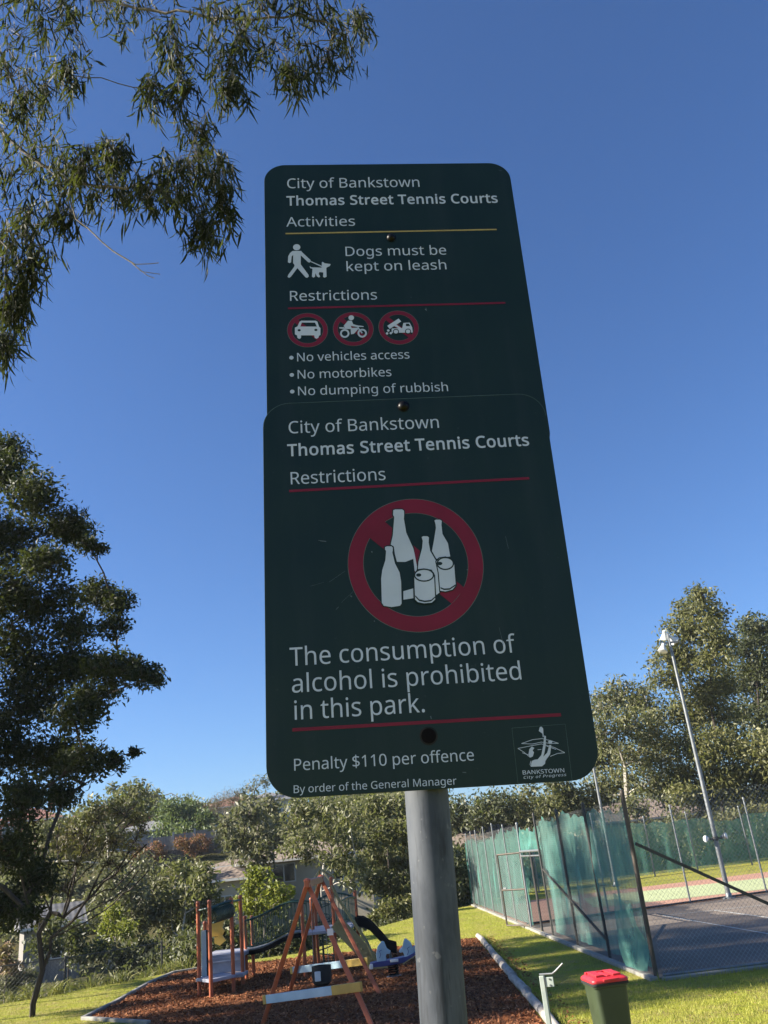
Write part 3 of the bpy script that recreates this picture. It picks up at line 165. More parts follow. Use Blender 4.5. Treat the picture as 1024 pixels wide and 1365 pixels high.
GLYPHS = '''$459:203,39 174,40 145,43 117,47 91,52 69,58 50,66 50,134 70,126 93,118 119,111 148,106 175,103 203,101 203,263 170,273 141,284 116,296 96,310 79,325 66,342 57,362 52,383 50,407 52,432 58,455 69,475 83,492 101,507 122,519 146,529 173,535 203,538 203,609 254,609 254,539 282,538 307,534 332,530 354,524 375,517 395,509 374,450 356,457 337,463 317,468 296,472 275,476 254,478 254,317 288,306 317,296 342,284 364,272 382,258 396,242 406,223 412,202 414,176 409,141 395,111 372,85 340,65 301,51 254,43 254,-47 203,-47/254,105 283,110 306,117 323,127 335,140 342,155 345,172 344,184 341,195 337,205 330,213 321,221 309,228 294,234 276,240 254,246/203,476 185,475 169,471 156,466 144,460 135,453 128,444 123,435 120,424 119,413 120,400 122,388 126,377 133,368 141,360 152,352 166,346 183,340 203,334
.215:58,43 59,61 64,75 72,85 82,92 94,96 107,97 120,96 132,92 142,85 151,75 156,61 157,43 156,26 151,12 142,2 132,-6 120,-10 107,-11 94,-10 82,-6 72,2 64,12 59,26
0459:419,287 418,242 415,201 409,163 401,128 390,97 376,70 359,47 339,27 316,12 290,1 261,-6 229,-8 188,-4 153,8 122,27 97,54 76,88 60,129 51,163 44,201 41,243 39,287 40,332 44,373 50,411 58,446 73,486 93,520 119,547 149,566 186,578 229,581 269,578 304,566 335,547 361,520 382,486 399,446 408,411 414,373 418,332/110,287 111,238 115,194 121,156 131,125 143,98 159,78 178,64 202,55 229,52 256,55 279,64 298,78 314,98 326,124 336,156 343,194 347,238 348,287 347,336 343,380 336,417 326,449 314,475 298,495 279,510 256,518 229,521 202,518 178,510 159,495 143,475 131,449 121,417 115,380 111,336
1459:285,0 216,0 216,400 216,415 216,428 216,439 216,450 217,460 217,470 219,499 211,491 203,483 196,477 169,455 108,405 71,452 226,573 285,573
A513:437,0 368,177 141,177 73,0 0,0 224,575 289,575 512,0/282,415 280,420 278,428 274,438 271,449 267,461 263,473 260,484 257,493 255,500 252,490 249,479 247,468 244,457 241,447 238,438 235,429 232,421 230,415 165,241 346,241
B521:241,573 292,571 336,565 373,555 404,541 434,515 453,478 459,431 457,409 453,389 446,371 437,354 424,340 409,328 392,317 372,309 350,304 350,300 373,295 395,288 415,279 433,267 448,253 461,236 470,215 476,191 478,163 475,130 467,100 454,74 436,52 413,33 385,19 354,8 318,2 279,0 78,0 78,573/256,329 300,331 334,339 357,352 372,371 381,394 384,423 380,451 369,474 351,490 324,502 289,509 245,511 150,511 150,329/150,269 150,61 265,61 311,64 346,74 371,91 388,112 398,138 401,168 399,188 395,205 388,221 377,235 362,247 344,256 321,263 293,267 260,269
C507:323,517 294,516 266,510 241,502 217,490 196,474 178,456 162,434 149,410 139,383 131,353 127,321 125,286 128,241 135,200 147,164 164,132 186,105 213,83 244,68 281,58 322,55 347,56 371,58 394,62 416,66 438,72 460,78 460,15 438,8 416,2 393,-2 369,-6 342,-7 312,-8 270,-6 232,1 197,12 166,28 130,56 101,90 78,131 65,165 56,203 51,244 49,287 51,329 57,369 67,406 81,440 99,471 120,499 145,523 174,543 206,559 242,571 281,578 324,581 353,580 381,577 409,572 435,565 460,557 482,547 453,486 435,494 415,501 394,508 372,513 348,516
D586:536,292 534,246 528,203 516,165 501,131 474,91 439,58 399,33 364,18 325,8 283,2 237,0 78,0 78,573 254,573 296,571 335,565 371,555 404,540 443,516 476,484 502,446 517,413 528,377 534,336/460,289 457,337 449,379 435,415 416,444 391,469 361,487 327,500 287,508 244,511 150,511 150,62 228,62 282,65 329,76 369,94 402,119 428,151 446,190 457,236
G584:326,302 524,302 524,22 493,12 462,5 431,-1 398,-5 362,-7 323,-8 280,-6 241,1 205,12 173,28 136,55 105,89 81,130 67,164 57,202 51,243 49,286 51,330 58,370 69,407 84,442 111,482 145,517 186,544 220,560 259,571 300,578 346,581 377,580 407,577 437,572 465,565 491,557 516,547 489,484 468,493 445,501 421,508 395,513 369,516 342,517 298,514 259,505 225,489 195,468 170,441 150,409 136,373 127,332 124,286 127,243 134,202 146,166 164,133 187,106 216,84 251,68 292,58 340,55 364,55 385,56 404,59 421,61 437,65 452,68 452,238 326,238
K497:496,0 411,0 209,273 150,222 150,0 78,0 78,573 150,573 150,290 166,308 182,327 199,345 249,399 403,573 488,573 261,323
M728:330,0 142,502 139,502 140,490 141,477 142,461 142,444 143,426 144,407 144,387 144,367 144,347 144,0 78,0 78,573 184,573 361,103 364,103 544,573 650,573 650,0 578,0 578,352 578,371 579,389 579,408 580,426 580,443 581,460 582,475 583,489 584,501 581,501 390,0
N610:532,0 447,0 141,476 138,476 139,462 140,448 141,432 143,378 144,359 144,340 144,320 144,0 78,0 78,573 161,573 467,99 470,99 469,109 469,121 468,137 467,155 466,173 466,193 465,213 464,232 464,249 464,573 532,573
O626:577,287 576,244 570,204 561,166 547,132 531,101 510,73 486,49 459,29 428,13 393,1 355,-6 314,-8 271,-6 232,1 196,13 165,29 138,49 114,73 94,101 78,132 65,167 56,204 51,245 49,288 51,331 56,370 65,408 78,442 100,482 130,517 166,545 197,561 232,572 271,579 314,581 369,577 417,565 459,545 495,517 524,483 547,442 560,408 570,370 576,330/125,287 127,241 134,200 145,163 161,131 182,104 207,83 238,67 273,58 314,55 354,58 390,67 420,83 445,104 465,131 481,163 492,200 499,241 501,287 498,338 490,384 476,423 456,457 431,484 398,503 360,514 314,518 274,515 238,506 207,490 182,469 161,443 145,411 134,374 127,333
P485:229,573 282,570 326,562 363,548 393,528 421,495 439,454 444,404 443,381 439,358 433,336 423,316 411,296 395,278 375,262 351,249 324,238 292,230 256,225 216,223 150,223 150,0 78,0 78,573/223,511 150,511 150,285 208,285 242,286 272,290 298,296 320,306 338,318 352,334 362,352 368,375 370,401 366,435 354,462 334,484 306,499 269,508
R499:236,573 281,571 320,565 353,555 381,540 404,522 422,500 434,474 442,444 444,410 442,381 437,356 427,334 415,315 401,298 385,285 367,274 349,264 330,257 487,0 403,0 264,237 150,237 150,0 78,0 78,573/232,510 150,510 150,298 236,298 278,301 312,310 338,325 355,347 366,374 370,407 368,430 363,450 355,467 343,480 328,491 310,500 287,505 261,509
S440:403,153 400,121 392,92 378,66 359,44 335,26 307,11 274,1 238,-6 198,-8 177,-8 157,-7 137,-5 118,-2 100,1 83,4 68,9 54,14 41,19 41,88 62,80 86,72 113,65 142,59 171,56 201,55 228,56 252,60 273,66 290,74 305,85 316,98 324,113 329,129 330,147 329,164 325,180 318,194 308,207 295,218 277,230 255,241 228,252 196,265 172,274 151,284 131,294 114,305 98,317 85,330 74,344 65,359 57,375 52,393 49,413 48,435 51,464 58,490 71,513 89,533 110,550 136,563 165,573 197,579 231,581 262,580 290,577 318,572 343,565 367,558 389,549 366,487 346,495 325,502 302,508 278,513 254,516 229,517 207,516 187,513 169,507 155,499 142,489 133,478 126,464 122,450 121,434 122,416 126,400 133,386 143,373 156,362 172,351 193,341 217,330 246,318 278,306 307,293 332,279 353,264 371,247 385,228 395,206 401,181
T446:259,0 187,0 187,509 8,509 8,573 437,573 437,509 259,509
W746:735,573 583,0 510,0 399,375 395,387 392,398 389,410 386,421 383,433 380,443 378,454 375,463 373,471 372,478 370,484 370,488 369,484 368,478 367,471 365,463 363,454 361,443 352,409 349,397 346,385 342,373 234,0 161,0 10,573 85,573 174,223 177,211 180,199 183,186 185,175 188,163 190,151 193,140 195,129 196,118 198,107 200,97 201,87 203,97 205,108 206,119 209,131 211,142 213,154 216,166 219,179 222,191 225,203 229,215 232,227 333,573 407,573 512,225 516,212 520,200 523,187 526,175 529,163 532,151 534,139 536,128 538,117 544,87 545,100 548,114 550,129 553,144 556,159 560,175 564,191 568,207 572,224 660,573
a450:231,437 279,433 318,422 347,403 368,375 381,338 385,293 385,0 334,0 320,61 317,61 304,46 292,33 279,22 265,13 250,5 234,-1 216,-5 195,-7 172,-8 148,-7 124,-2 103,6 84,16 68,30 55,48 45,68 39,92 37,119 43,159 59,192 87,219 116,234 152,245 194,253 243,257 316,259 316,285 313,317 306,342 293,359 275,371 253,378 227,380 205,379 183,376 163,370 143,363 124,355 106,347 84,400 104,410 126,419 151,426 177,432 204,436/252,208 204,203 167,195 141,182 124,165 113,144 110,119 112,97 120,79 132,66 148,56 167,51 188,49 223,52 253,62 279,79 299,103 311,134 315,172 315,210
b493:139,461 139,443 138,426 138,410 137,396 136,383 135,373 139,373 153,390 169,405 189,419 213,429 240,435 272,437 322,431 365,412 401,381 422,350 437,312 446,267 449,215 447,168 439,127 427,91 410,61 390,36 365,17 337,3 306,-5 272,-8 240,-6 213,0 189,10 169,24 153,38 139,55 133,55 119,0 68,0 68,609 139,609/260,379 231,377 207,371 188,361 172,348 159,330 150,308 144,282 140,252 139,217 139,214 142,165 150,125 165,93 187,69 219,55 261,51 297,55 325,69 348,93 363,126 373,166 376,216 373,265 363,306 348,338 325,360 296,374
c385:241,-8 204,-5 170,2 139,15 112,34 88,58 69,87 55,123 47,165 44,213 47,262 56,305 71,342 90,372 114,396 142,415 174,428 208,435 245,438 267,437 288,435 309,431 328,426 344,421 358,415 337,356 323,361 308,365 292,370 275,373 259,375 244,376 217,374 193,368 172,358 155,343 141,325 131,303 123,277 119,247 117,213 119,181 123,152 131,126 141,104 155,86 172,71 191,61 214,55 240,53 262,54 283,56 302,60 319,65 336,71 351,78 351,15 336,8 320,3 304,-2 285,-5 264,-7
d493:221,-8 171,-2 128,17 92,48 71,79 56,117 47,162 44,214 47,266 56,311 71,350 93,381 128,413 171,432 221,438 243,437 262,434 280,429 296,423 310,416 323,407 335,397 345,386 354,374 359,374 359,383 358,393 356,405 355,418 355,429 354,438 354,609 425,609 425,0 368,0 358,58 354,58 345,46 335,35 323,24 310,15 296,7 279,1 262,-4 242,-7/232,51 273,55 305,67 328,88 343,117 352,154 355,200 355,213 352,263 343,304 329,336 306,360 274,375 231,379 196,374 168,359 146,334 130,300 120,260 117,213 120,165 130,125 146,93 168,69 197,55
e452:234,438 269,435 301,427 329,414 354,396 374,373 390,346 402,315 409,281 411,244 411,201 117,201 122,157 134,119 154,90 181,69 215,56 254,52 280,53 305,56 327,60 348,66 370,73 392,82 392,20 370,11 349,4 327,-1 304,-5 279,-7 251,-8 212,-5 176,3 143,17 114,36 90,61 70,91 56,126 47,167 44,212 47,257 55,297 68,333 86,364 108,390 134,411 164,426 198,435/233,380 202,377 175,366 154,348 137,323 125,293 119,257 338,257 336,281 333,302 326,322 318,338 306,353 292,364 276,373 256,378
f276:266,375 158,375 158,0 87,0 87,375 12,375 12,408 87,432 87,457 89,492 95,522 104,547 116,568 132,585 152,597 174,606 199,612 227,613 244,613 259,612 274,609 287,606 300,603 310,599 292,544 283,546 273,549 262,552 251,554 239,555 228,556 206,553 189,545 175,532 166,513 160,489 158,458 158,430 266,430
g493:221,438 248,436 273,431 297,422 319,409 338,393 355,373 359,373 369,430 425,430 425,-7 423,-46 416,-80 404,-109 388,-135 367,-155 341,-172 310,-183 274,-190 233,-192 202,-192 174,-189 147,-186 122,-180 99,-174 78,-165 78,-100 99,-110 123,-118 149,-125 177,-130 206,-133 237,-134 271,-130 300,-119 324,-101 341,-77 352,-48 355,-13 355,4 355,11 356,21 356,32 357,43 357,51 358,57 354,57 338,37 320,21 299,8 275,-1 250,-6 221,-8 170,-2 126,18 91,51 70,83 56,121 47,164 44,214 47,263 56,306 70,344 91,377 126,411 169,431/230,379 207,376 187,370 169,359 153,344 140,326 130,303 123,277 119,247 117,213 120,165 130,124 146,92 169,68 197,54 232,50 253,51 271,53 288,58 303,65 315,74 326,85 336,98 343,113 349,131 353,151 355,173 356,197 356,214 355,251 350,282 343,309 332,331 319,348 302,362 281,371 257,377
h496:139,431 139,420 138,410 138,399 137,389 136,379 135,370 140,370 149,385 161,397 174,407 188,416 204,424 221,429 238,434 255,436 273,437 306,435 335,430 360,421 382,408 399,391 413,370 423,344 429,314 431,280 431,0 361,0 361,275 358,307 351,333 338,353 319,367 295,376 265,379 235,377 210,370 189,360 173,347 160,329 150,308 144,283 140,254 139,222 139,0 68,0 68,609 139,609
i207:139,430 139,0 68,0 68,430/104,591 115,590 124,586 133,580 140,572 144,560 145,546 144,532 140,521 133,512 124,506 115,502 104,501 93,502 83,506 75,512 68,521 64,532 63,546 64,560 68,572 75,580 83,586 93,590
k428:138,291 138,282 137,270 137,257 135,221 138,221 142,226 146,232 152,240 172,264 178,272 184,279 189,285 326,430 409,430 235,246 421,0 336,0 187,200 138,158 138,0 68,0 68,609 138,609
l207:139,0 68,0 68,609 139,609
m750:540,438 584,434 621,421 649,401 669,371 681,330 685,280 685,0 615,0 615,277 613,308 606,333 594,353 577,367 555,376 528,379 490,374 460,362 438,342 423,315 414,280 411,237 411,0 342,0 342,277 341,298 337,317 332,333 325,347 315,359 303,367 289,374 272,377 253,379 227,377 204,370 185,360 170,347 158,329 150,308 144,283 140,255 139,223 139,0 68,0 68,430 125,430 136,371 140,371 149,385 160,398 173,409 186,418 201,425 217,431 233,435 249,437 266,438 298,436 325,430 349,420 369,406 386,388 398,366 402,366 418,388 438,406 461,420 486,430 512,436
n496:275,438 322,434 361,421 391,401 413,371 426,330 431,280 431,0 361,0 361,275 358,307 351,333 338,353 319,367 295,376 265,379 222,374 189,361 166,338 151,308 142,269 139,223 139,0 68,0 68,430 125,430 136,371 140,371 150,385 162,398 175,409 190,418 206,425 222,431 239,435 257,437
o485:442,216 440,181 436,150 428,121 417,95 404,71 388,51 369,33 348,18 324,7 299,-1 271,-6 241,-8 214,-6 188,-1 163,7 140,18 119,33 100,51 84,71 70,95 59,121 51,150 46,181 44,216 47,261 55,301 68,336 87,367 110,392 137,412 169,426 204,435 244,438 281,435 316,426 347,412 374,392 398,367 417,336 431,301 439,261/117,216 119,184 123,154 130,128 141,105 155,86 172,71 192,59 216,53 243,51 270,53 294,59 314,71 331,86 345,105 356,128 363,154 367,184 369,216 367,248 363,277 355,303 345,325 331,344 314,359 294,370 270,376 242,379 202,374 171,359 147,335 130,303 120,263
p493:273,438 322,432 365,413 401,383 422,351 437,313 446,268 449,216 447,170 439,129 427,93 410,62 390,37 365,17 337,3 306,-5 272,-8 251,-7 231,-4 213,1 197,7 182,15 170,24 158,33 148,44 139,55 134,55 135,45 136,33 137,20 138,7 139,-5 139,-16 139,-192 68,-192 68,430 126,430 136,371 139,371 148,383 158,394 170,405 182,414 197,422 213,429 231,434 251,437/260,379 233,377 210,371 190,362 174,349 161,333 152,313 145,289 141,261 139,229 139,216 140,182 144,152 150,126 159,103 172,85 188,70 208,59 233,53 261,51 286,53 308,60 326,72 341,88 354,108 364,131 371,157 375,186 376,217 373,262 363,302 348,334 325,359 296,374
r331:269,438 277,438 286,437 295,437 304,436 312,435 319,433 310,368 303,370 296,371 287,372 279,373 271,374 264,374 248,373 232,369 217,363 202,355 189,346 176,334 166,321 156,305 149,289 143,270 140,251 139,229 139,0 68,0 68,430 126,430 134,351 137,351 147,367 158,381 170,395 183,407 198,418 214,426 231,433 249,437
s384:348,119 346,92 339,69 327,49 311,32 292,18 268,6 241,-2 210,-6 176,-8 148,-7 122,-5 99,-1 78,5 59,11 42,19 42,83 60,75 81,67 104,60 128,54 153,50 178,49 211,51 236,57 256,66 269,79 277,94 280,112 279,123 276,132 271,141 264,150 253,158 239,167 222,176 200,185 174,196 148,206 124,217 103,228 84,239 69,252 57,266 48,283 43,302 41,324 46,358 61,386 85,408 118,425 157,435 202,438 228,437 252,434 275,430 298,424 319,417 339,409 315,353 297,360 278,366 258,372 238,377 218,379 197,380 171,379 149,374 131,366 118,356 111,343 108,328 109,317 113,307 119,298 127,290 139,282 154,274 172,266 193,256 219,246 245,236 268,226 289,215 306,203 321,191 333,176 341,159 346,140
t290:212,50 222,50 233,51 245,53 255,54 264,56 272,59 272,5 263,1 253,-2 240,-4 226,-6 213,-8 200,-8 178,-7 157,-3 138,4 120,13 104,27 91,44 82,66 76,93 74,125 74,375 13,375 13,409 75,437 103,528 144,528 144,430 269,430 269,375 144,375 144,127 146,103 153,83 163,69 177,58 193,52
u496:427,430 427,0 370,0 359,57 356,57 346,43 334,31 321,20 306,11 290,4 273,-1 256,-5 238,-7 220,-8 187,-6 159,-1 134,8 112,21 95,38 81,59 71,85 65,114 63,148 63,430 135,430 135,153 137,122 145,96 158,76 176,62 200,53 230,51 260,53 285,59 306,69 323,82 336,100 345,121 352,146 356,175 357,206 357,430
v408:163,0 0,430 75,430 167,176 171,164 176,151 180,137 185,123 189,109 193,96 197,83 199,72 201,63 204,63 207,72 210,84 214,96 218,110 222,124 227,138 232,152 237,165 241,176 332,430 407,430 244,0
w630:346,243 342,254 339,265 336,276 333,287 330,297 328,308 325,317 323,326 321,335 319,343 317,351 316,357 313,357 312,351 310,343 308,335 306,326 304,317 302,307 299,297 297,286 294,275 291,264 287,253 284,242 207,1 127,1 9,431 82,431 141,201 145,186 149,170 153,154 157,139 160,124 163,109 166,96 168,84 169,73 172,73 174,80 176,88 178,97 185,128 187,138 190,149 193,160 196,170 199,180 201,188 277,431 354,431 428,188 432,176 436,163 440,149 444,135 447,122 451,109 454,96 456,84 457,74 460,74 462,84 464,95 466,108 469,122 473,137 477,153 481,169 485,185 489,201 549,431 621,431 502,1 419,1
y409:1,430 76,430 169,185 174,171 179,157 184,144 188,130 193,117 196,105 200,92 203,80 205,68 209,68 212,83 217,100 224,121 231,142 238,164 245,186 333,430 409,430 224,-59 213,-85 201,-108 188,-130 173,-148 157,-164 138,-176 117,-185 94,-191 67,-192 55,-192 44,-192 34,-190 25,-189 16,-188 9,-186 9,-130 15,-131 22,-132 30,-133 38,-134 47,-135 56,-135 72,-134 86,-131 99,-126 110,-118 121,-110 130,-99 138,-87 145,-73 152,-59 174,-2
 209:'''

# ------------------------------------------------------------------ object helpers
def tag(o, label=None, cat=None, group=None, kind=None):
    if label: o['label'] = label
    if cat: o['category'] = cat
    if group: o['group'] = group
    if kind: o['kind'] = kind
    return o

def empty(name, loc=(0, 0, 0), rz=0.0):
    o = bpy.data.objects.new(name, None); COL.objects.link(o)
    o.location = loc; o.rotation_euler = (0, 0, rz); o.empty_display_size = .2
    return o

def copy_tree(o, parent=None):
    c = o.copy(); COL.objects.link(c); c.parent = parent
    for ch in [k for k in COL.objects if k.parent == o]:
        copy_tree(ch, c)
    return c

def frame_of(d):
    d = Vector(d).normalized()
    a = Vector((0, 0, 1)) if abs(d.z) < .9 else Vector((1, 0, 0))
    u = d.cross(a).normalized(); v = d.cross(u).normalized()
    return d, u, v

class MB:
    """collects shapes and links them as one mesh object"""
    def __init__(self): self.v = []; self.f = []; self.m = []; self.mi = 0
    def add(self, vs, fs):
        n = len(self.v); self.v += [tuple(p) for p in vs]
        self.f += [tuple(n+i for i in f) for f in fs]; self.m += [self.mi]*len(fs)
    def box(self, c, s, rz=0.0, rot=None):
        hx, hy, hz = s[0]/2, s[1]/2, s[2]/2
        M = rot if rot is not None else Matrix.Rotation(rz, 3, 'Z')
        vs = [Vector(c)+M @ Vector((x*hx, y*hy, z*hz)) for z in (-1, 1) for y in (-1, 1) for x in (-1, 1)]
        self.add(vs, [(0, 2, 3, 1), (4, 5, 7, 6), (0, 1, 5, 4), (2, 6, 7, 3), (0, 4, 6, 2), (1, 3, 7, 5)])
    def bar(self, p0, p1, w, h, up=(0, 0, 1)):
        p0, p1 = Vector(p0), Vector(p1); d = (p1-p0).normalized(); u = Vector(up)
        s = d.cross(u)
        if s.length < 1e-4: s = d.cross(Vector((0, 1, 0)))
        s.normalize(); t = s.cross(d).normalized(); s = s*w/2; t = t*h/2
        vs = [p+a*s+b*t for p in (p0, p1) for a, b in ((-1, -1), (1, -1), (1, 1), (-1, 1))]
        self.add(vs, [(0, 1, 2, 3), (7, 6, 5, 4), (0, 4, 5, 1), (1, 5, 6, 2), (2, 6, 7, 3), (3, 7, 4, 0)])
    def tube(self, pts, r, n=8, cap=True):
        pts = [Vector(p) for p in pts]; k = len(pts)
        rs = r if hasattr(r, '__len__') else [r]*k
        d0 = (pts[1]-pts[0]); _, u, v = frame_of(d0); vs = []
        for i, p in enumerate(pts):
            d = (pts[min(i+1, k-1)]-pts[max(i-1, 0)])
            if d.length < 1e-9: d = d0
            d.normalize(); u = (u-d*u.dot(d)).normalized(); v = d.cross(u)
            for j in range(n):
                a = 2*math.pi*j/n; vs.append(p+(u*math.cos(a)+v*math.sin(a))*rs[i])
        fs = [(i*n+j, i*n+(j+1) % n, (i+1)*n+(j+1) % n, (i+1)*n+j) for i in range(k-1) for j in range(n)]
        if cap: fs += [tuple(range(n))[::-1], tuple((k-1)*n+j for j in range(n))]
        self.add(vs, fs)
    def lathe(self, prof, c=(0, 0, 0), n=20, M=None):
        c = Vector(c); vs = []; M = M or Matrix.Identity(3)
        for (r, z) in prof:
            for j in range(n):
                a = 2*math.pi*j/n; vs.append(c+M @ Vector((r*math.cos(a), r*math.sin(a), z)))
        k = len(prof)
        fs = [(i*n+j, i*n+(j+1) % n, (i+1)*n+(j+1) % n, (i+1)*n+j) for i in range(k-1) for j in range(n)]
        fs += [tuple(range(n))[::-1], tuple((k-1)*n+j for j in range(n))]
        self.add(vs, fs)
    def prism(self, poly, fn, d0, d1):
        """poly (2d) extruded between depths d0 and d1; fn(x, y, d) gives the point"""
        n = len(poly); vs = [fn(x, y, d0) for x, y in poly]+[fn(x, y, d1) for x, y in poly]
        tris = geometry.tessellate_polygon([[Vector((x, y, 0)) for x, y in poly]])
        fs = [tuple(t) for t in tris]+[tuple(n+i for i in reversed(t)) for t in tris]
        fs += [(i, (i+1) % n, n+(i+1) % n, n+i) for i in range(n)]
        self.add(vs, fs)
    def flat(self, loops, fn):
        """a flat region bounded by loops (holes allowed)"""
        pts = [p for l in loops for p in l]
        tris = geometry.tessellate_polygon([[Vector((p[0], p[1], 0)) for p in l] for l in loops])
        self.add([fn(p[0], p[1]) for p in pts], [tuple(t) for t in tris])
    def build(self, name, mats, parent=None, smooth=False, bevel=0, fix=True):
        me = bpy.data.meshes.new(name)
        me.from_pydata(self.v, [], self.f)
        for m in (mats if isinstance(mats, (list, tuple)) else [mats]): me.materials.append(m)
        if len(set(self.m)) > 1: me.polygons.foreach_set('material_index', self.m)
        if fix:
            bm = bmesh.new(); bm.from_mesh(me); bmesh.ops.recalc_face_normals(bm, faces=bm.faces[:]); bm.to_mesh(me); bm.free()
        if smooth:
            me.polygons.foreach_set('use_smooth', [True]*len(me.polygons))
            try: me.set_sharp_from_angle(angle=R(40))
            except Exception: pass
        me.update()
        o = bpy.data.objects.new(name, me); COL.objects.link(o)
        if parent: o.parent = parent
        if bevel:
            b = o.modifiers.new('bevel', 'BEVEL'); b.width = bevel; b.segments = 2; b.limit_method = 'ANGLE'
        return o

# ------------------------------------------------------------------ materials
def new_mat(name):
    m = bpy.data.materials.new(name); m.use_nodes = True
    nt = m.node_tree; return m, nt, nt.nodes['Principled BSDF']

def ramp(nt, fac, stops):
    r = nt.nodes.new('ShaderNodeValToRGB'); e = r.color_ramp.elements
    while len(e) < len(stops): e.new(.5)
    for i, (p, c) in enumerate(stops):
        e[i].position = p; e[i].color = (c[0], c[1], c[2], 1)
    nt.links.new(fac, r.inputs[0]); return r.outputs[0]

def noise(nt, scale, detail=4, rough=.55, stretch=None, dist=0.0):
    tc = nt.nodes.new('ShaderNodeTexCoord'); n = nt.nodes.new('ShaderNodeTexNoise')
    n.inputs['Scale'].default_value = scale; n.inputs['Detail'].default_value = detail
    n.inputs['Roughness'].default_value = rough; n.inputs['Distortion'].default_value = dist
    if stretch:
        mp = nt.nodes.new('ShaderNodeMapping'); mp.inputs['Scale'].default_value = stretch
        nt.links.new(tc.outputs['Object'], mp.inputs[0]); nt.links.new(mp.outputs[0], n.inputs[0])
    else: nt.links.new(tc.outputs['Object'], n.inputs[0])
    return n.outputs[0]

def mixc(nt, fac, a, b, mode='MIX'):
    m = nt.nodes.new('ShaderNodeMix'); m.data_type = 'RGBA'; m.blend_type = mode
    for s, x in ((m.inputs[0], fac), (m.inputs[6], a), (m.inputs[7], b)):
        if hasattr(x, 'is_linked') or hasattr(x, 'links'): nt.links.new(x, s)
        elif isinstance(x, (int, float)): s.default_value = x
        else: s.default_value = (x[0], x[1], x[2], 1)
    return m.outputs[2]

def bump(nt, p, h, strength=.3, dist=.01):
    b = nt.nodes.new('ShaderNodeBump'); b.inputs['Strength'].default_value = strength; b.inputs['Distance'].default_value = dist
    nt.links.new(h, b.inputs['Height']); nt.links.new(b.outputs[0], p.inputs['Normal'])

def surf(name, c1, c2=None, scale=6, rough=.6, metal=0, bumps=.0, stretch=None, spec=.5, lo=.35, hi=.65, bdist=.01):
    m, nt, p = new_mat(name)
    p.inputs['Roughness'].default_value = rough; p.inputs['Metallic'].default_value = metal
    p.inputs['Specular IOR Level'].default_value = spec
    c2 = c2 or tuple(x*.78 for x in c1)
    n = noise(nt, scale, 5, .6, stretch)
    nt.links.new(ramp(nt, n, [(lo, c1), (hi, c2)]), p.inputs['Base Color'])
    rr = nt.nodes.new('ShaderNodeMapRange'); rr.inputs[3].default_value = max(.02, rough-.1); rr.inputs[4].default_value = min(1, rough+.1)
    nt.links.new(n, rr.inputs[0]); nt.links.new(rr.outputs[0], p.inputs['Roughness'])
    if bumps: bump(nt, p, noise(nt, scale*6, 4, .6, stretch), bumps, bdist)
    return m

def leaf_mat(name, ca, cb, cc, rough=.5, trans=.3, spec=.4):
    m, nt, p = new_mat(name)
    at = nt.nodes.new('ShaderNodeAttribute'); at.attribute_name = 'tint'
    col = ramp(nt, at.outputs['Fac'], [(0, ca), (.55, cb), (1, cc)])
    nt.links.new(col, p.inputs['Base Color'])
    p.inputs['Roughness'].default_value = rough; p.inputs['Specular IOR Level'].default_value = spec
    tr = nt.nodes.new('ShaderNodeBsdfTranslucent')
    nt.links.new(mixc(nt, .5, col, (.18, .22, .03)), tr.inputs[0])
    mx = nt.nodes.new('ShaderNodeMixShader'); mx.inputs[0].default_value = trans
    nt.links.new(p.outputs[0], mx.inputs[1]); nt.links.new(tr.outputs[0], mx.inputs[2])
    nt.links.new(mx.outputs[0], nt.nodes['Material Output'].inputs[0])
    return m

M = {}
M['bark_dark'] = surf('bark_dark', (.06, .045, .035), (.025, .02, .016), 5, .9, bumps=.5, stretch=(3, 3, .6))
M['bark_grey'] = surf('bark_grey', (.2, .17, .14), (.09, .075, .06), 4, .85, bumps=.4, stretch=(3, 3, .5))
M['bark_pale'] = surf('bark_pale', (.5, .46, .4), (.26, .23, .19), 3, .8, bumps=.3, stretch=(3, 3, .4))
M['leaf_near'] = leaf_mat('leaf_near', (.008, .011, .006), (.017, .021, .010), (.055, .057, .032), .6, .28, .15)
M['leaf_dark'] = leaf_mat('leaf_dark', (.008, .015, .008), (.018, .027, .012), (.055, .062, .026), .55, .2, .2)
M['leaf_olive'] = leaf_mat('leaf_olive', (.075, .082, .036), (.145, .147, .066), (.24, .228, .105), trans=.35)
M['leaf_gold'] = leaf_mat('leaf_gold', (.08, .086, .032), (.155, .154, .06), (.255, .235, .095), trans=.35)
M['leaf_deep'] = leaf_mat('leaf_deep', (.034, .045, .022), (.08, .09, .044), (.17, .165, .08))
M['leaf_lime'] = leaf_mat('leaf_lime', (.09, .12, .014), (.19, .21, .026), (.3, .3, .04), trans=.4)
M['leaf_fern'] = leaf_mat('leaf_fern', (.055, .09, .032), (.1, .145, .055), (.16, .2, .08), trans=.35)
M['leaf_grey'] = leaf_mat('leaf_grey', (.10, .10, .062), (.165, .165, .10), (.25, .24, .15))
M['leaf_brown'] = leaf_mat('leaf_brown', (.07, .06, .025), (.12, .1, .045), (.17, .125, .07))
M['leaf_bare'] = leaf_mat('leaf_bare', (.12, .08, .06), (.17, .12, .09), (.22, .17, .13))
M['leaf_orange'] = leaf_mat('leaf_orange', (.2, .06, .03), (.26, .1, .045), (.14, .1, .04))
M['leaf_pink'] = leaf_mat('leaf_pink', (.14, .11, .05), (.2, .13, .08), (.28, .15, .1))
M['strap'] = leaf_mat('strap', (.11, .13, .03), (.2, .2, .055), (.33, .29, .10), trans=.35)
M['blade'] = leaf_mat('blade', (.23, .27, .035), (.36, .375, .05), (.48, .44, .10), rough=.55, trans=.35)
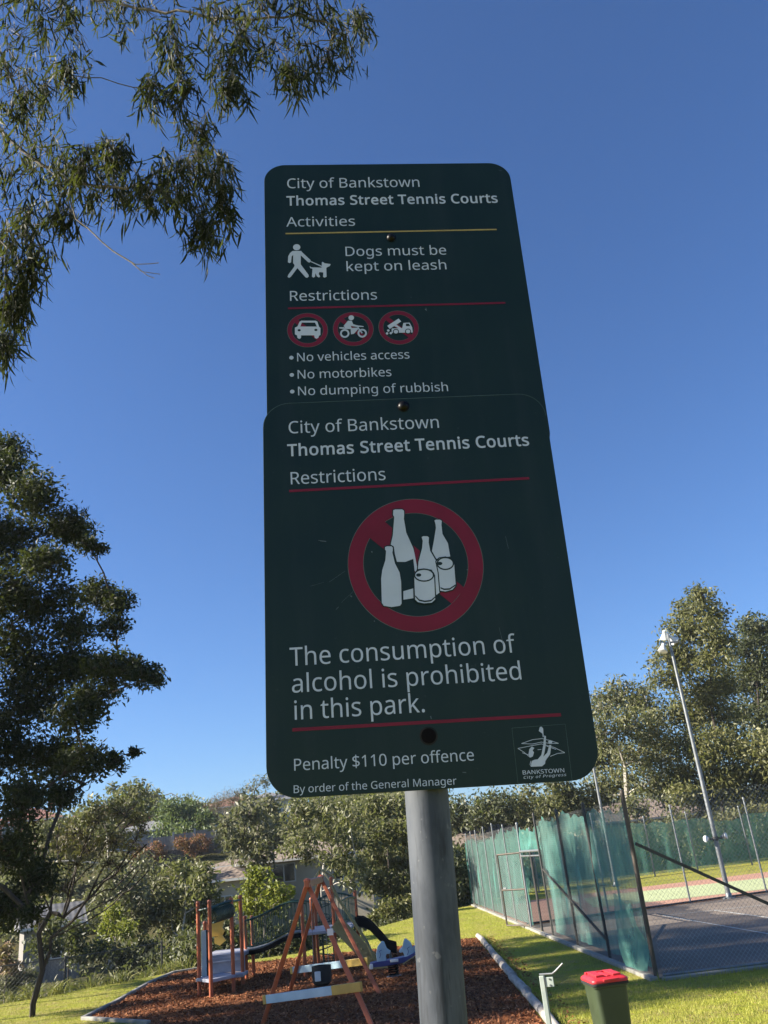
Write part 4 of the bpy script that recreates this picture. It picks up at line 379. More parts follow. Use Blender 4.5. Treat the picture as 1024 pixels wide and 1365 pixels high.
M['chip'] = leaf_mat('chip', (.08, .03, .015), (.25, .09, .034), (.42, .2, .095), rough=.85, trans=0.0, spec=.2)
M['litter'] = leaf_mat('litter', (.1, .06, .03), (.2, .12, .06), (.3, .2, .1), rough=.8, trans=.05)

def ground_mat():
    m, nt, p = new_mat('lawn_grass'); p.inputs['Roughness'].default_value = .9; p.inputs['Specular IOR Level'].default_value = .15
    a = noise(nt, .35, 5, .6); b = noise(nt, 2.2, 5, .65); c = noise(nt, 40, 3, .7)
    col = ramp(nt, a, [(.3, (.26, .29, .035)), (.52, (.36, .365, .045)), (.72, (.43, .37, .09))])
    col = mixc(nt, ramp(nt, b, [(.42, (0, 0, 0)), (.68, (.8, .8, .8))]), col, (.34, .26, .11))
    e = noise(nt, .8, 6, .7, None, .6); col = mixc(nt, ramp(nt, e, [(.56, (0, 0, 0)), (.68, (.7, .7, .7))]), col, (.15, .17, .035))
    g = noise(nt, 1.3, 6, .7); col = mixc(nt, ramp(nt, g, [(.64, (0, 0, 0)), (.74, (.8, .8, .8))]), col, (.2, .14, .085))
    col = mixc(nt, .55, col, ramp(nt, c, [(.3, (.35, .35, .35)), (.7, (1, 1, 1))]), 'MULTIPLY')
    nt.links.new(col, p.inputs['Base Color']); bump(nt, p, c, .8, .04)
    return m
M['lawn'] = ground_mat()

def earth_mat():
    m, nt, p = new_mat('scrub_earth'); p.inputs['Roughness'].default_value = .95; p.inputs['Specular IOR Level'].default_value = .1
    a = noise(nt, .2, 5, .6); c = noise(nt, 8, 5, .7)
    col = ramp(nt, a, [(.3, (.05, .055, .02)), (.5, (.085, .08, .03)), (.7, (.12, .1, .05))])
    col = mixc(nt, .7, col, ramp(nt, c, [(.3, (.35, .35, .35)), (.7, (1, 1, 1))]), 'MULTIPLY')
    nt.links.new(col, p.inputs['Base Color']); bump(nt, p, c, .8, .1)
    return m
M['earth'] = earth_mat()

def mulch_mat():
    m, nt, p = new_mat('bark_mulch'); p.inputs['Roughness'].default_value = .95; p.inputs['Specular IOR Level'].default_value = .1
    v = nt.nodes.new('ShaderNodeTexVoronoi'); v.inputs['Scale'].default_value = 28; v.inputs['Randomness'].default_value = 1
    tc = nt.nodes.new('ShaderNodeTexCoord'); mp = nt.nodes.new('ShaderNodeMapping'); mp.inputs['Scale'].default_value = (1, 1.9, 1)
    nt.links.new(tc.outputs['Object'], mp.inputs[0]); nt.links.new(mp.outputs[0], v.inputs['Vector'])
    sep = nt.nodes.new('ShaderNodeSeparateColor'); nt.links.new(v.outputs['Color'], sep.inputs[0])
    col = ramp(nt, sep.outputs[0], [(0, (.05, .02, .011)), (.5, (.19, .068, .026)), (.85, (.30, .11, .042)), (1, (.42, .22, .11))])
    big = noise(nt, .9, 5, .6)
    col = mixc(nt, ramp(nt, big, [(.35, (0, 0, 0)), (.7, (.6, .6, .6))]), col, (.07, .035, .022))
    nt.links.new(col, p.inputs['Base Color']); bump(nt, p, v.outputs['Distance'], .9, .03)
    return m
M['mulch'] = mulch_mat()

def panel_mat():
    m, nt, p = new_mat('sign_green_film')
    n = noise(nt, 9, 5, .6); s = noise(nt, 3.5, 4, .6, (6, 1, .6))
    col = ramp(nt, n, [(.3, (.0078, .0195, .0155)), (.7, (.0105, .0245, .0190))])
    col = mixc(nt, ramp(nt, s, [(.48, (0, 0, 0)), (.75, (.6, .6, .6))]), col, (.020, .031, .030))
    d = noise(nt, 130, 3, .6); col = mixc(nt, ramp(nt, d, [(.68, (0, 0, 0)), (.78, (.5, .5, .5))]), col, (.05, .06, .06))
    nt.links.new(col, p.inputs['Base Color'])
    r = nt.nodes.new('ShaderNodeMapRange'); r.inputs[3].default_value = .28; r.inputs[4].default_value = .5
    nt.links.new(n, r.inputs[0]); nt.links.new(r.outputs[0], p.inputs['Roughness'])
    p.inputs['Specular IOR Level'].default_value = .28
    return m
M['panel'] = panel_mat()
M['film_white'] = surf('film_white', (.54, .575, .655), (.47, .51, .59), 14, .5, spec=.3)
M['worn_rim'] = surf('worn_rim', (.03, .022, .02), (.012, .014, .013), 80, .7, spec=.2)
M['film_scuff'] = surf('film_scuff', (.14, .16, .17), (.06, .075, .08), 60, .7)
M['film_red'] = surf('film_red', (.19, .009, .027), (.15, .008, .022), 14, .5, spec=.3)
M['film_gold'] = surf('film_gold', (.42, .30, .10), (.34, .24, .08), 20, .5, spec=.3)
M['film_line'] = surf('film_line', (.12, .17, .16), (.08, .12, .11), 20, .6, spec=.2)
M['alu'] = surf('alu', (.3, .31, .32), (.2, .21, .22), 20, .45, .7)
M['black'] = surf('black', (.005, .005, .006), (.008, .008, .009), 20, .6, spec=.12)
M['bolt_dark'] = surf('bolt_dark', (.0022, .0024, .003), (.003, .0032, .004), 20, .4, spec=.2)
M['rust_hole'] = surf('rust_hole', (.006, .003, .003), (.003, .002, .002), 90, .6, spec=.1)
def pole_mat():
    m, nt, p = new_mat('grey_pole_paint')
    a = noise(nt, 5, 6, .65, (1.6, 1.6, .5)); b = noise(nt, 14, 5, .7, (2.2, 2.2, .25), .4); c = noise(nt, 60, 3, .6)
    col = ramp(nt, a, [(.40, (.034, .040, .052)), (.48, (.052, .059, .074)), (.505, (.066, .074, .09)), (.6, (.088, .096, .112))])
    col = mixc(nt, ramp(nt, b, [(.50, (0, 0, 0)), (.60, (.85, .85, .85))]), col, (.024, .027, .034))
    col = mixc(nt, ramp(nt, c, [(.66, (0, 0, 0)), (.72, (.35, .35, .35))]), col, (.2, .2, .2))
    nt.links.new(col, p.inputs['Base Color'])
    r = nt.nodes.new('ShaderNodeMapRange'); r.inputs[3].default_value = .55; r.inputs[4].default_value = .75
    nt.links.new(a, r.inputs[0]); nt.links.new(r.outputs[0], p.inputs['Roughness'])
    p.inputs['Metallic'].default_value = .05; p.inputs['Specular IOR Level'].default_value = .35
    bump(nt, p, c, .08, .002)
    return m
M['pole'] = pole_mat()
M['galv'] = surf('galv', (.24, .25, .26), (.16, .17, .175), 9, .5, .45)
M['galv_pale'] = surf('galv_pale', (.40, .45, .40), (.30, .35, .31), 7, .55, .2)
M['pipe_dark'] = surf('pipe_dark', (.035, .035, .036), (.07, .066, .06), 3, .6, .3)
M['pipe_warm'] = surf('pipe_warm', (.10, .078, .058), (.05, .042, .036), 3, .6, .3)
M['wire'] = surf('wire', (.42, .43, .42), (.3, .31, .3), 4, .5, .4)
M['wire_dark'] = surf('wire_dark', (.06, .065, .06), (.09, .09, .085), 4, .6, .3)
M['orange'] = surf('orange', (.42, .105, .035), (.33, .085, .035), 4, .5, bumps=.05)
M['lilac'] = surf('lilac', (.36, .37, .43), (.27, .28, .33), 4, .55)
M['skyblue'] = surf('skyblue', (.42, .56, .62), (.34, .47, .54), 4, .5)
M['yellow'] = surf('yellow', (.52, .33, .06), (.42, .27, .05), 5, .5)
M['yellow_dull'] = surf('yellow_dull', (.33, .27, .11), (.27, .21, .08), 5, .55)
M['playgreen'] = surf('playgreen', (.012, .045, .035), (.02, .06, .045), 6, .45)
M['navy'] = surf('navy', (.03, .04, .16), (.04, .05, .2), 6, .4)
M['white'] = surf('white', (.72, .72, .70), (.6, .6, .58), 6, .5)
M['bin_green'] = surf('bin_green', (.030, .046, .019), (.04, .058, .025), 5, .5, bumps=.05)
M['bin_red'] = surf('bin_red', (.56, .028, .036), (.48, .022, .03), 6, .45)
M['rubber'] = surf('rubber', (.02, .02, .02), None, 6, .8)
M['log'] = surf('log', (.42, .38, .33), (.24, .21, .18), 3, .85, bumps=.4, stretch=(4, .7, 4))
M['concrete'] = surf('concrete', (.30, .285, .255), (.2, .19, .17), 3, .85, bumps=.2)
M['asphalt'] = surf('asphalt', (.145, .118, .098), (.2, .165, .138), .9, .85, bumps=.3, spec=.2, bdist=.02)
M['court_red'] = surf('court_red', (.44, .25, .18), (.37, .205, .15), .7, .85, bumps=.15, spec=.2)
M['court_green'] = surf('court_green', (.42, .46, .26), (.36, .40, .22), .7, .85, bumps=.15, spec=.2)
M['line_white'] = surf('line_white', (.55, .56, .55), (.38, .38, .37), 2, .8)
M['cream'] = surf('cream', (.50, .44, .33), (.4, .35, .26), .8, .85, bumps=.1)
M['offwhite'] = surf('offwhite', (.62, .62, .6), (.5, .5, .48), .8, .8)
M['greyblue'] = surf('greyblue', (.26, .29, .33), (.2, .22, .26), .8, .7)
M['brick'] = surf('brick', (.33, .11, .06), (.24, .08, .05), 9, .9, bumps=.2)
M['stone'] = surf('stone', (.16, .14, .125), (.075, .068, .06), 1.6, .95, bumps=.6, bdist=.1)
M['paling'] = surf('paling', (.26, .24, .22), (.17, .155, .14), 3, .9, stretch=(6, 6, .5))
M['paling_post'] = surf('paling_post', (.38, .37, .34), None, 3, .85)
def tile_mat(name, c1, c2):
    m, nt, p = new_mat(name); p.inputs['Roughness'].default_value = .85
    tc = nt.nodes.new('ShaderNodeTexCoord'); w = nt.nodes.new('ShaderNodeTexWave'); w.wave_type = 'BANDS'; w.bands_direction = 'X'
    w.inputs['Scale'].default_value = 1.1; w.inputs['Distortion'].default_value = .4
    w2 = nt.nodes.new('ShaderNodeTexWave'); w2.bands_direction = 'Y'; w2.inputs['Scale'].default_value = .95
    nt.links.new(tc.outputs['Object'], w.inputs[0]); nt.links.new(tc.outputs['Object'], w2.inputs[0])
    n = noise(nt, 2, 5, .6)
    col = mixc(nt, .2, ramp(nt, n, [(.3, c1), (.7, c2)]), w2.outputs['Color'], 'MULTIPLY')
    nt.links.new(col, p.inputs['Base Color']); bump(nt, p, w.outputs['Fac'], .25, .04)
    return m
M['tile_tan'] = tile_mat('tile_tan', (.27, .205, .16), (.18, .14, .115))
M['tile_red'] = tile_mat('tile_red', (.26, .11, .08), (.17, .08, .06))
M['tile_grey'] = tile_mat('tile_grey', (.2, .2, .21), (.14, .14, .15))
def glass_mat():
    m, nt, p = new_mat('window_glass'); p.inputs['Base Color'].default_value = (.03, .035, .04, 1)
    p.inputs['Roughness'].default_value = .08; p.inputs['Specular IOR Level'].default_value = .8; return m
M['glass'] = glass_mat()
def lens_mat():
    m, nt, p = new_mat('lamp_lens'); p.inputs['Base Color'].default_value = (.75, .75, .72, 1); p.inputs['Roughness'].default_value = .15; return m
M['lens'] = lens_mat()
def cloth_mat(name, a, b, t0, t1, transl=.5):
    m, nt, p = new_mat(name); nt.nodes.remove(p)
    n = noise(nt, 2.2, 7, .72); s = noise(nt, 7, 5, .65, (1, 1, .3))
    col = ramp(nt, s, [(.38, a), (.62, b)])
    d = nt.nodes.new('ShaderNodeBsdfDiffuse'); t = nt.nodes.new('ShaderNodeBsdfTranslucent'); x = nt.nodes.new('ShaderNodeBsdfTransparent')
    nt.links.new(col, d.inputs[0]); nt.links.new(col, t.inputs[0])
    m1 = nt.nodes.new('ShaderNodeMixShader'); m1.inputs[0].default_value = transl
    nt.links.new(d.outputs[0], m1.inputs[1]); nt.links.new(t.outputs[0], m1.inputs[2])
    r = nt.nodes.new('ShaderNodeMapRange'); r.inputs[1].default_value = .3; r.inputs[2].default_value = .7
    r.inputs[3].default_value = t0; r.inputs[4].default_value = t1; nt.links.new(n, r.inputs[0])
    m2 = nt.nodes.new('ShaderNodeMixShader'); nt.links.new(r.outputs[0], m2.inputs[0])
    nt.links.new(m1.outputs[0], m2.inputs[1]); nt.links.new(x.outputs[0], m2.inputs[2])
    nt.links.new(m2.outputs[0], nt.nodes['Material Output'].inputs[0])
    return m
M['cloth'] = cloth_mat('shade_cloth', (.13, .34, .285), (.19, .43, .36), .3, .52)
M['cloth_thin'] = cloth_mat('shade_cloth_thin', (.15, .36, .31), (.21, .44, .375), .28, .5, .45)
M['cloth_far'] = cloth_mat('shade_cloth_far', (.12, .32, .265), (.17, .38, .32), .30, .52, .5)

# ------------------------------------------------------------------ the ground
YB = [(-60, 19), (-14, 21.2), (-9.6, 22), (-7.3, 24.4), (-6.4, 25.6), (-5.2, 26), (-3.6, 26.4), (-2.1, 32.2), (-.3, 36.9), (1.7, 39.6), (3.2, 46), (8, 52), (16, 55), (80, 60)]
def yb(x): return float(np.interp(x, [p[0] for p in YB], [p[1] for p in YB]))
def sstep(t): t = min(1, max(0, t)); return t*t*(3-2*t)
def height(x, y):
    b = yb(x)
    if y <= b: return -.05
    left = float(np.interp(y, [b, b+7, max(b+9, 46), 53, 62, 71, 74.5, 77.5, 95, 130, 200, 420, 900], [-.05, -1.7, -1.4, -.8, .2, 2.4, 3.2, 4.6, 6.6, 9, 10, 6, 0]))
    right = float(np.interp(y, [b, 62, 75, 110, 160, 420, 900], [-.05, -.05, .6, 3, 5, 4, 0]))
    t = sstep((x-1)/6)
    z = left*(1-t)+right*t
    return z+(.25*math.sin(x*.7+y*.31)*math.sin(y*.43-x*.2) if y > b+3 else 0)*min(1, (y-b-3)/5)
def build_ground():
    xs = list(np.arange(-60, 40.1, 1.25)); xs = [-900, -400, -200, -120, -80]+xs+[60, 90, 150, 300, 900]
    ys = list(np.arange(14, 100, 1.25)); ys = [-300, -100, -40, -10, 5]+ys+[105, 115, 130, 150, 200, 300, 420, 900]
    m = MB(); nx = len(xs)
    m.v = [(float(x), float(y), height(x, y)) for y in ys for x in xs]
    m.f = [(j*nx+i, j*nx+i+1, (j+1)*nx+i+1, (j+1)*nx+i) for j in range(len(ys)-1) for i in range(nx-1)]; m.m = [0]*len(m.f)
    o = m.build('ground', M['earth'], smooth=True, fix=False); o['kind'] = 'structure'
    return o
build_ground()

def sheet(name, poly, z, mat, label=None):
    m = MB(); m.flat([poly], lambda x, y: (x, y, z))
    o = m.build(name, mat); o['kind'] = 'structure'
    # every sheet faces up
    for p in o.data.polygons:
        if p.normal.z < 0: p.flip()
    return o

lawn_poly = [(-60, -40), (60, -40), (60, 58)]+[(x, y-.05) for x, y in reversed(YB[:-1])]
sheet('lawn', lawn_poly, 0.0, M['lawn'])
MULCH = [(-6.5, 17.84), (-6.52, 19.8), (-6.72, 22.8), (-6.62, 24.5), (-5.6, 25.05), (-4, 25.0), (-.6, 25.0), (1.2, 25.15), (1.33, 12.6), (1.4, 7), (-2.2, 7), (-3.6, 14.4), (-4.98, 16.47)]
sheet('mulch_bed', MULCH, .012, M['mulch'])
def divy(x): return 27.2+(x-3.16)*.2846
ASPH = [(3.46, 15.2), (22, 16.45), (22, divy(22)), (2.75, divy(2.75))]
REDC = [(2.72, divy(2.72)+.06), (22, divy(22)+.06), (22, 41.6), (2.1, 38.2)]
GRNC = [(5.45, 31.15), (6.4, 30.75), (11, 30.75), (15, 31.9), (22, 34.2), (22, 36.9), (13.2, 36.5), (6.9, 36.6), (6.0, 36.0)]
sheet('asphalt_court', ASPH, .008, M['asphalt'])
sheet('red_court', REDC, .012, M['court_red'])
sheet('green_court', GRNC, .017, M['court_green'])
def marks():
    m = MB(); w = .05
    def ln(a, b):
        a, b = Vector((a[0], a[1], 0)), Vector((b[0], b[1], 0)); d = (b-a).normalized(); s = Vector((-d.y, d.x, 0))*w/2
        m.add([(p.x, p.y, .014) for p in (a-s, b-s, b+s, a+s)], [(0, 1, 2, 3)])
    ln((6.3, 25.6), (6.95, 14.0+2)); ln((6.36, 25.55), (15, 25.0)); ln((7.65, 25.45), (8.25, 16.6)); ln((7.9, 20.9), (15, 20.5))
    o = m.build('court_lines', M['line_white']); o['kind'] = 'structure'
marks()

# ------------------------------------------------------------------ the sign
# sign frame: x along the panel, y away from the viewer, z up; artwork is measured in mm from the upper panel's corner
U = Vector((.9950387, .09179089, -.03837207)); Vd = Vector((-.04497278, -.00478083, -.99897677))
Vd = (Vd-U*U.dot(Vd)).normalized(); Nf = Vd.cross(U).normalized()     # Nf towards the viewer
TL = Vector((-.1481, 1.1806, 3.3342))
ORG = (206.0, 3336.0)
base = TL+U*(ORG[0]/1000)+Vd*(ORG[1]/1000)
sign = bpy.data.objects.new('park_sign', None); COL.objects.link(sign)
Ms = Matrix((( U.x, -Nf.x, -Vd.x, base.x), (U.y, -Nf.y, -Vd.y, base.y), (U.z, -Nf.z, -Vd.z, base.z), (0, 0, 0, 1)))
sign.matrix_world = Ms
tag(sign, 'tall dark green park rules sign of two overlapping panels bolted to a grey pole', 'sign')
def SL(x, y, d=0.0): return Vector(((x-ORG[0])/1000, d/1000, (ORG[1]-y)/1000))   # artwork mm -> sign frame

def round_rect(x0, y0, x1, y1, r, n=10):
    out = []
    for cx, cy, a0 in ((x1-r, y0+r, -90), (x1-r, y1-r, 0), (x0+r, y1-r, 90), (x0+r, y0+r, 180)):
        for i in range(n+1):
            a = R(a0+90*i/n); out.append((cx+r*math.cos(a), cy+r*math.sin(a)))
    return out

def offset_poly(poly, d):
    n = len(poly); A = sum(poly[i][0]*poly[(i+1) % n][1]-poly[(i+1) % n][0]*poly[i][1] for i in range(n))
    s = 1 if A > 0 else -1; out = []
    for i in range(n):
        a, b, c = poly[i-1], poly[i], poly[(i+1) % n]
        e1 = Vector((b[0]-a[0], b[1]-a[1])); e2 = Vector((c[0]-b[0], c[1]-b[1]))
        if e1.length < 1e-9 or e2.length < 1e-9: out.append(b); continue
        e1.normalize(); e2.normalize()
        nn = Vector((e1.y+e2.y, -e1.x-e2.x)); k = max(.5, nn.length_squared/2)
        nn = nn/k if nn.length > 1e-6 else nn
        out.append((b[0]+s*nn.x*d, b[1]+s*nn.y*d))
    return out

GL = {}
for ln in GLYPHS.strip('\n').split('\n'):
    ch = ln[0]; adv, rest = ln[1:].split(':', 1)
    GL[ch] = (int(adv), [[tuple(int(q) for q in p.split(',')) for p in c.split()] for c in rest.split('/') if c])
CAP = max(p[1] for c in GL['T'][1] for p in c)

def loop_area(l): return sum(l[i][0]*l[(i+1) % len(l)][1]-l[(i+1) % len(l)][0]*l[i][1] for i in range(len(l)))
def put_text(mb, s, a, b, cap, d, bold=0, slant=0, track=0):
    """one line of lettering from a to b (artwork mm, on the baseline) with the given capital height"""
    total = sum(GL[c][0]+bold*1.6+track for c in s)-track
    ax, ay = a; bx, by = b; L = math.hypot(bx-ax, by-ay); ux, uy = (bx-ax)/L, (by-ay)/L
    sx = L/(total-60); sy = cap/CAP; pen = -30
    for c in s:
        adv, loops = GL[c]
        if loops:
            big = max(loops, key=lambda l: abs(loop_area(l))); sg = loop_area(big)
            LL = []
            for l in loops:
                if bold:
                    q = offset_poly(l, bold if loop_area(l)*sg > 0 else -bold); l = q
                LL.append([((pen+bold*.8+x+slant*y)*sx, y*sy) for x, y in l])
            fn = lambda X, Y: SL(ax+ux*X+uy*Y, ay+uy*X-ux*Y, d)
            outer = [l for l in LL if loop_area(l)*sg > 0]; holes = [l for l in LL if loop_area(l)*sg <= 0]
            for q in outer:
                x0, x1 = min(p[0] for p in q), max(p[0] for p in q); y0, y1 = min(p[1] for p in q), max(p[1] for p in q)
                mb.flat([q]+[h for h in holes if x0 <= h[0][0] <= x1 and y0 <= h[0][1] <= y1], fn)
        pen += adv+bold*1.6+track

def put_line(par, s, a, b, cap, d, bold=0, bullet=False):
    m = MB(); put_text(m, s, a, b, cap, d, bold)
    if bullet: disc(m, (a[0]-8.0, a[1]-7.4), 3.6, d, n=16)
    m.build('lettering', M['film_white'], par, fix=False)
def strip(mb, a, b, w, d):
    ax, ay = a; bx, by = b; L = math.hypot(bx-ax, by-ay); nx, ny = -(by-ay)/L*w/2, (bx-ax)/L*w/2
    mb.flat([[(ax+nx, ay+ny), (bx+nx, by+ny), (bx-nx, by-ny), (ax-nx, ay-ny)]], lambda x, y: SL(x, y, d))
def disc(mb, c, r, d, hole=None, n=40):
    out = [(c[0]+r*math.cos(2*math.pi*i/n), c[1]+r*math.sin(2*math.pi*i/n)) for i in range(n)]
    L = [out]
    if hole: L.append([(c[0]+hole*math.cos(2*math.pi*i/n), c[1]+hole*math.sin(2*math.pi*i/n)) for i in range(n)][::-1])
    mb.flat(L, lambda x, y: SL(x, y, d))
def shape(mb, k, d, holes=(), grow=0):
    P = SHAPE[k]
    if grow: P = offset_poly(P, grow)
    mb.flat([P]+[SHAPE[h] for h in holes], lambda x, y: SL(x, y, d))

def build_sign():
    # pole: a steel tube standing behind the panels
    m = MB(); zt = (ORG[1]-30)/1000
    m.tube([(0, .0345, 0), (0.001, .0345, 1.0), (.004, .0345, 2.2), (.006, .0345, zt)], .030, 40)
    m.build('pole', M['pole'], sign, smooth=True)
    # upper panel
    m = MB(); m.prism(round_rect(0, 0, 450, 600, 38), lambda x, y, d: SL(x, y, d), 0, 2.5)
    up = m.build('upper_panel', M['panel'], sign, bevel=.0006)
    e = -.5
    put_line(up, 'City of Bankstown', (40.4, 55.0), (281.6, 55.2), 22.3, e)
    put_line(up, 'Thomas Street Tennis Courts', (39.9, 94.4), (419.9, 94.2), 20.7, e, bold=16)
    put_line(up, 'Activities', (39.0, 141.8), (159.0, 142.0), 20.9, e)
    put_line(up, 'Dogs must be', (137.4, 208), (315.8, 208.6), 20.0, e)
    put_line(up, 'kept on leash', (138, 240.2), (313.9, 240.3), 20.0, e)
    put_line(up, 'Restrictions', (39.4, 299.4), (188.5, 300.4), 20.0, e)
    for s, y, x1 in (('No vehicles access', 419.2, 235.1), ('No motorbikes', 451.9, 202.9), ('No dumping of rubbish', 483, 294)):
        put_line(up, s, (49, y), (x1, y), 16.2, e, bullet=True)
    Y = MB(); strip(Y, (36.1, 157.2), (410.3, 155.2), 3.0, e); Y.build('yellow_rule', M['film_gold'], up, fix=False)
    Q = MB(); strip(Q, (37.2, 314.6), (407.3, 312.9), 3.8, e)
    Q.build('red_rule', M['film_red'], up, fix=False)
    P = MB()
    for k in ('walker', 'walker_head', 'leash', 'dog'): shape(P, k, e)
    P.build('dog_walking_symbol', M['film_white'], up, fix=False)
    for key, c in (('car', (68.8, 358.8)), ('motorbike', (144.8, 358.6)), ('tip_truck', (220.9, 357.9))):
        rg = MB(); disc(rg, c, 33.4, e, hole=26.0)
        k = .7071; a = 27.2; hw = 4.0
        rg.flat([[(c[0]-a*k+hw*k, c[1]-a*k-hw*k), (c[0]+a*k+hw*k, c[1]+a*k-hw*k), (c[0]+a*k-hw*k, c[1]+a*k+hw*k), (c[0]-a*k-hw*k, c[1]-a*k+hw*k)]], lambda x, y: SL(x, y, e-.05))
        rg.build('prohibition_ring', M['film_red'], up, fix=False)
        o = MB(); disc(o, c, 34.0, e+.08, hole=33.4); disc(o, c, 26.0, e+.08, hole=25.6)
        o.build('ring_outline', M['film_line'], up, fix=False)
        s = MB(); f = e-.35
        if key == 'car': shape(s, 'car', f, ('car_hole1', 'car_hole2', 'car_hole3'))
        elif key == 'motorbike':
            shape(s, 'rider_head', f); shape(s, 'rider', f); shape(s, 'bw1', f+.05, ('bw1h',)); shape(s, 'bw2', f+.05, ('bw2h',))
            shape(s, 'bfend', f+.02); shape(s, 'bfork', f+.02); shape(s, 'bbar', f+.02)
        else:
            shape(s, 'bed', f); shape(s, 'hoist', f+.02); shape(s, 'chassis', f+.04, ('chassis_hole',))
            for i in '01': shape(s, 'twi'+i, f-.2)
            for i in '012': shape(s, 'rub'+i, f)
            g = MB()
            for i in '01': shape(g, 'tw'+i, f-.1)
            g.build('wheel_outline', M['panel'], up, fix=False)
        s.build(key+'_symbol', M['film_white'], up, fix=False)
    # lower panel, lapping over the upper one and turned a hair
    m = MB(); ca, sa = math.cos(-.012), math.sin(-.012)
    def rot(x, y): dx, dy = x-221, y-495; return (221+dx*ca-dy*sa*.0, 495+dy+dx*sa*(1-min(1, dy/420)))
    P0 = [rot(x, y) for x, y in round_rect(-6, 496, 447, 1096.5, 42)]
    m.prism(P0, lambda x, y, d: SL(x, y, d), -4.0, -1.2)
    lo = m.build('lower_panel', M['panel'], sign, bevel=.0006)
    o = MB(); pin = offset_poly(P0, -1.1)
    n = len(P0)
    for i in range(n):
        if P0[i][1] < 560 and P0[(i+1) % n][1] < 560:
            a, b, c, d_ = P0[i], P0[(i+1) % n], pin[(i+1) % n], pin[i]
            o.add([SL(*q, -4.25) for q in (offset_poly(P0, -.5)[i], offset_poly(P0, -.5)[(i+1) % n], c, d_)], [(0, 1, 2, 3)])
    o.build('worn_edge', M['film_line'], lo, fix=False)
    e = -4.5
    put_line(lo, 'City of Bankstown', (33.5, 553.3), (272.9, 551.8), 21.4, e)
    put_line(lo, 'Thomas Street Tennis Courts', (32.1, 592.8), (412.6, 588.4), 20.0, e, bold=16)
    put_line(lo, 'Restrictions', (34, 641.1), (181.2, 639.3), 20.6, e)
    put_line(lo, 'The consumption of', (29.5, 920.4), (348.2, 917.4), 26, e)
    put_line(lo, 'alcohol is prohibited', (30.4, 957.8), (355.0, 956.4), 25.6, e)
    put_line(lo, 'in this park.', (32, 994.9), (214.0, 994.1), 25.6, e)
    put_line(lo, 'Penalty $110 per offence', (30, 1061.7), (274.9, 1062.4), 15.2, e)
    put_line(lo, 'By order of the General Manager', (29.2, 1090.3), (247.4, 1092.0), 9.8, e)
    for a, b, w in (((32.8, 652), (404.6, 645.2), 4.2), ((30, 1008.1), (402.3, 1008.2), 4.6)):
        q = MB(); strip(q, a, b, w, e); q.build('red_rule', M['film_red'], lo, fix=False)
    c = (217, 777); rg = MB(); n = 72
    ov = lambda rx, ry: [(c[0]+rx*math.cos(2*math.pi*i/n), c[1]+ry*math.sin(2*math.pi*i/n)) for i in range(n)]
    rg.flat([ov(100.3, 103.8), ov(78, 81)[::-1]], lambda x, y: SL(x, y, e))
    # the slash is cut off at the ring
    sp = SHAPE['slash']
    cl = []
    N = 24
    for i in range(4):
        a, b = sp[i], sp[(i+1) % 4]
        for j in range(N): cl.append((a[0]+(b[0]-a[0])*j/N, a[1]+(b[1]-a[1])*j/N))
    def clamp(p):
        dx, dy = p[0]-c[0], p[1]-c[1]; q = math.hypot(dx/84, dy/87)
        return p if q < 1 else (c[0]+dx/q, c[1]+dy/q)
    rg.flat([[clamp(p) for p in cl]], lambda x, y: SL(x, y, e-.05))
    rg.build('prohibition_ring', M['film_red'], lo, fix=False)
    o = MB(); o.flat([ov(101, 104.5), ov(100.3, 103.8)[::-1]], lambda x, y: SL(x, y, e+.08)); o.flat([ov(78, 81), ov(77.4, 80.4)[::-1]], lambda x, y: SL(x, y, e+.08))
    o.build('ring_outline', M['film_line'], lo, fix=False)
    # bottles and cans: white films over dark outlines, stacked back to front
    d = e-.2; W = MB(); D = MB()
    for k in ('big', 'right', 'left', 'middle', 'can2', 'can1'):
        d -= .12; shape(D, k, d, grow=1.6)
        if k == 'big': shape(D, 'biglabel', d-.02)
        d -= .12; shape(W, k, d)
        if k == 'big': shape(W, 'bigfoot', d); shape(W, 'bigedge', d)
        if k.startswith('can'):
            d -= .1; shape(D, k+'rim', d, (k+'rimh',)); shape(D, k+'open', d); shape(D, k+'base', d)
    W.build('bottle_symbol', M['film_white'], lo, fix=False); D.build('bottle_outline', M['panel'], lo, fix=False)
    # council emblem
    E = MB()
    for k in ('logo_body', 'logo_hair', 'logo_hand', 'logo_hand2'): shape(E, k, e)
    for k in SHAPE:
        if k.startswith('logo_line'):
            L = SHAPE[k]
            for i in range(len(L)-1): strip(E, L[i], L[i+1], .75, e+.02*(i % 2))
    put_text(E, 'BANKSTOWN', (338.2, 1084.6), (396.6, 1084.8), 5.2, e, bold=4)
    put_text(E, 'City of Progress', (338.6, 1090.2), (397.4, 1089.8), 3.5, e, bold=6, slant=.25, track=60)
    for c0, h in ((345, 1), (369, 1), (377, 1), (390, 1)):
        pass
    E.build('council_emblem', M['film_white'], lo, fix=False)
    B = MB(); Lb = SHAPE['logo_border']
    for i in range(4): strip(B, Lb[i], Lb[(i+1) % 4], .35, e+.03*(i % 2))
    B.build('emblem_border', M['film_line'], lo, fix=False)
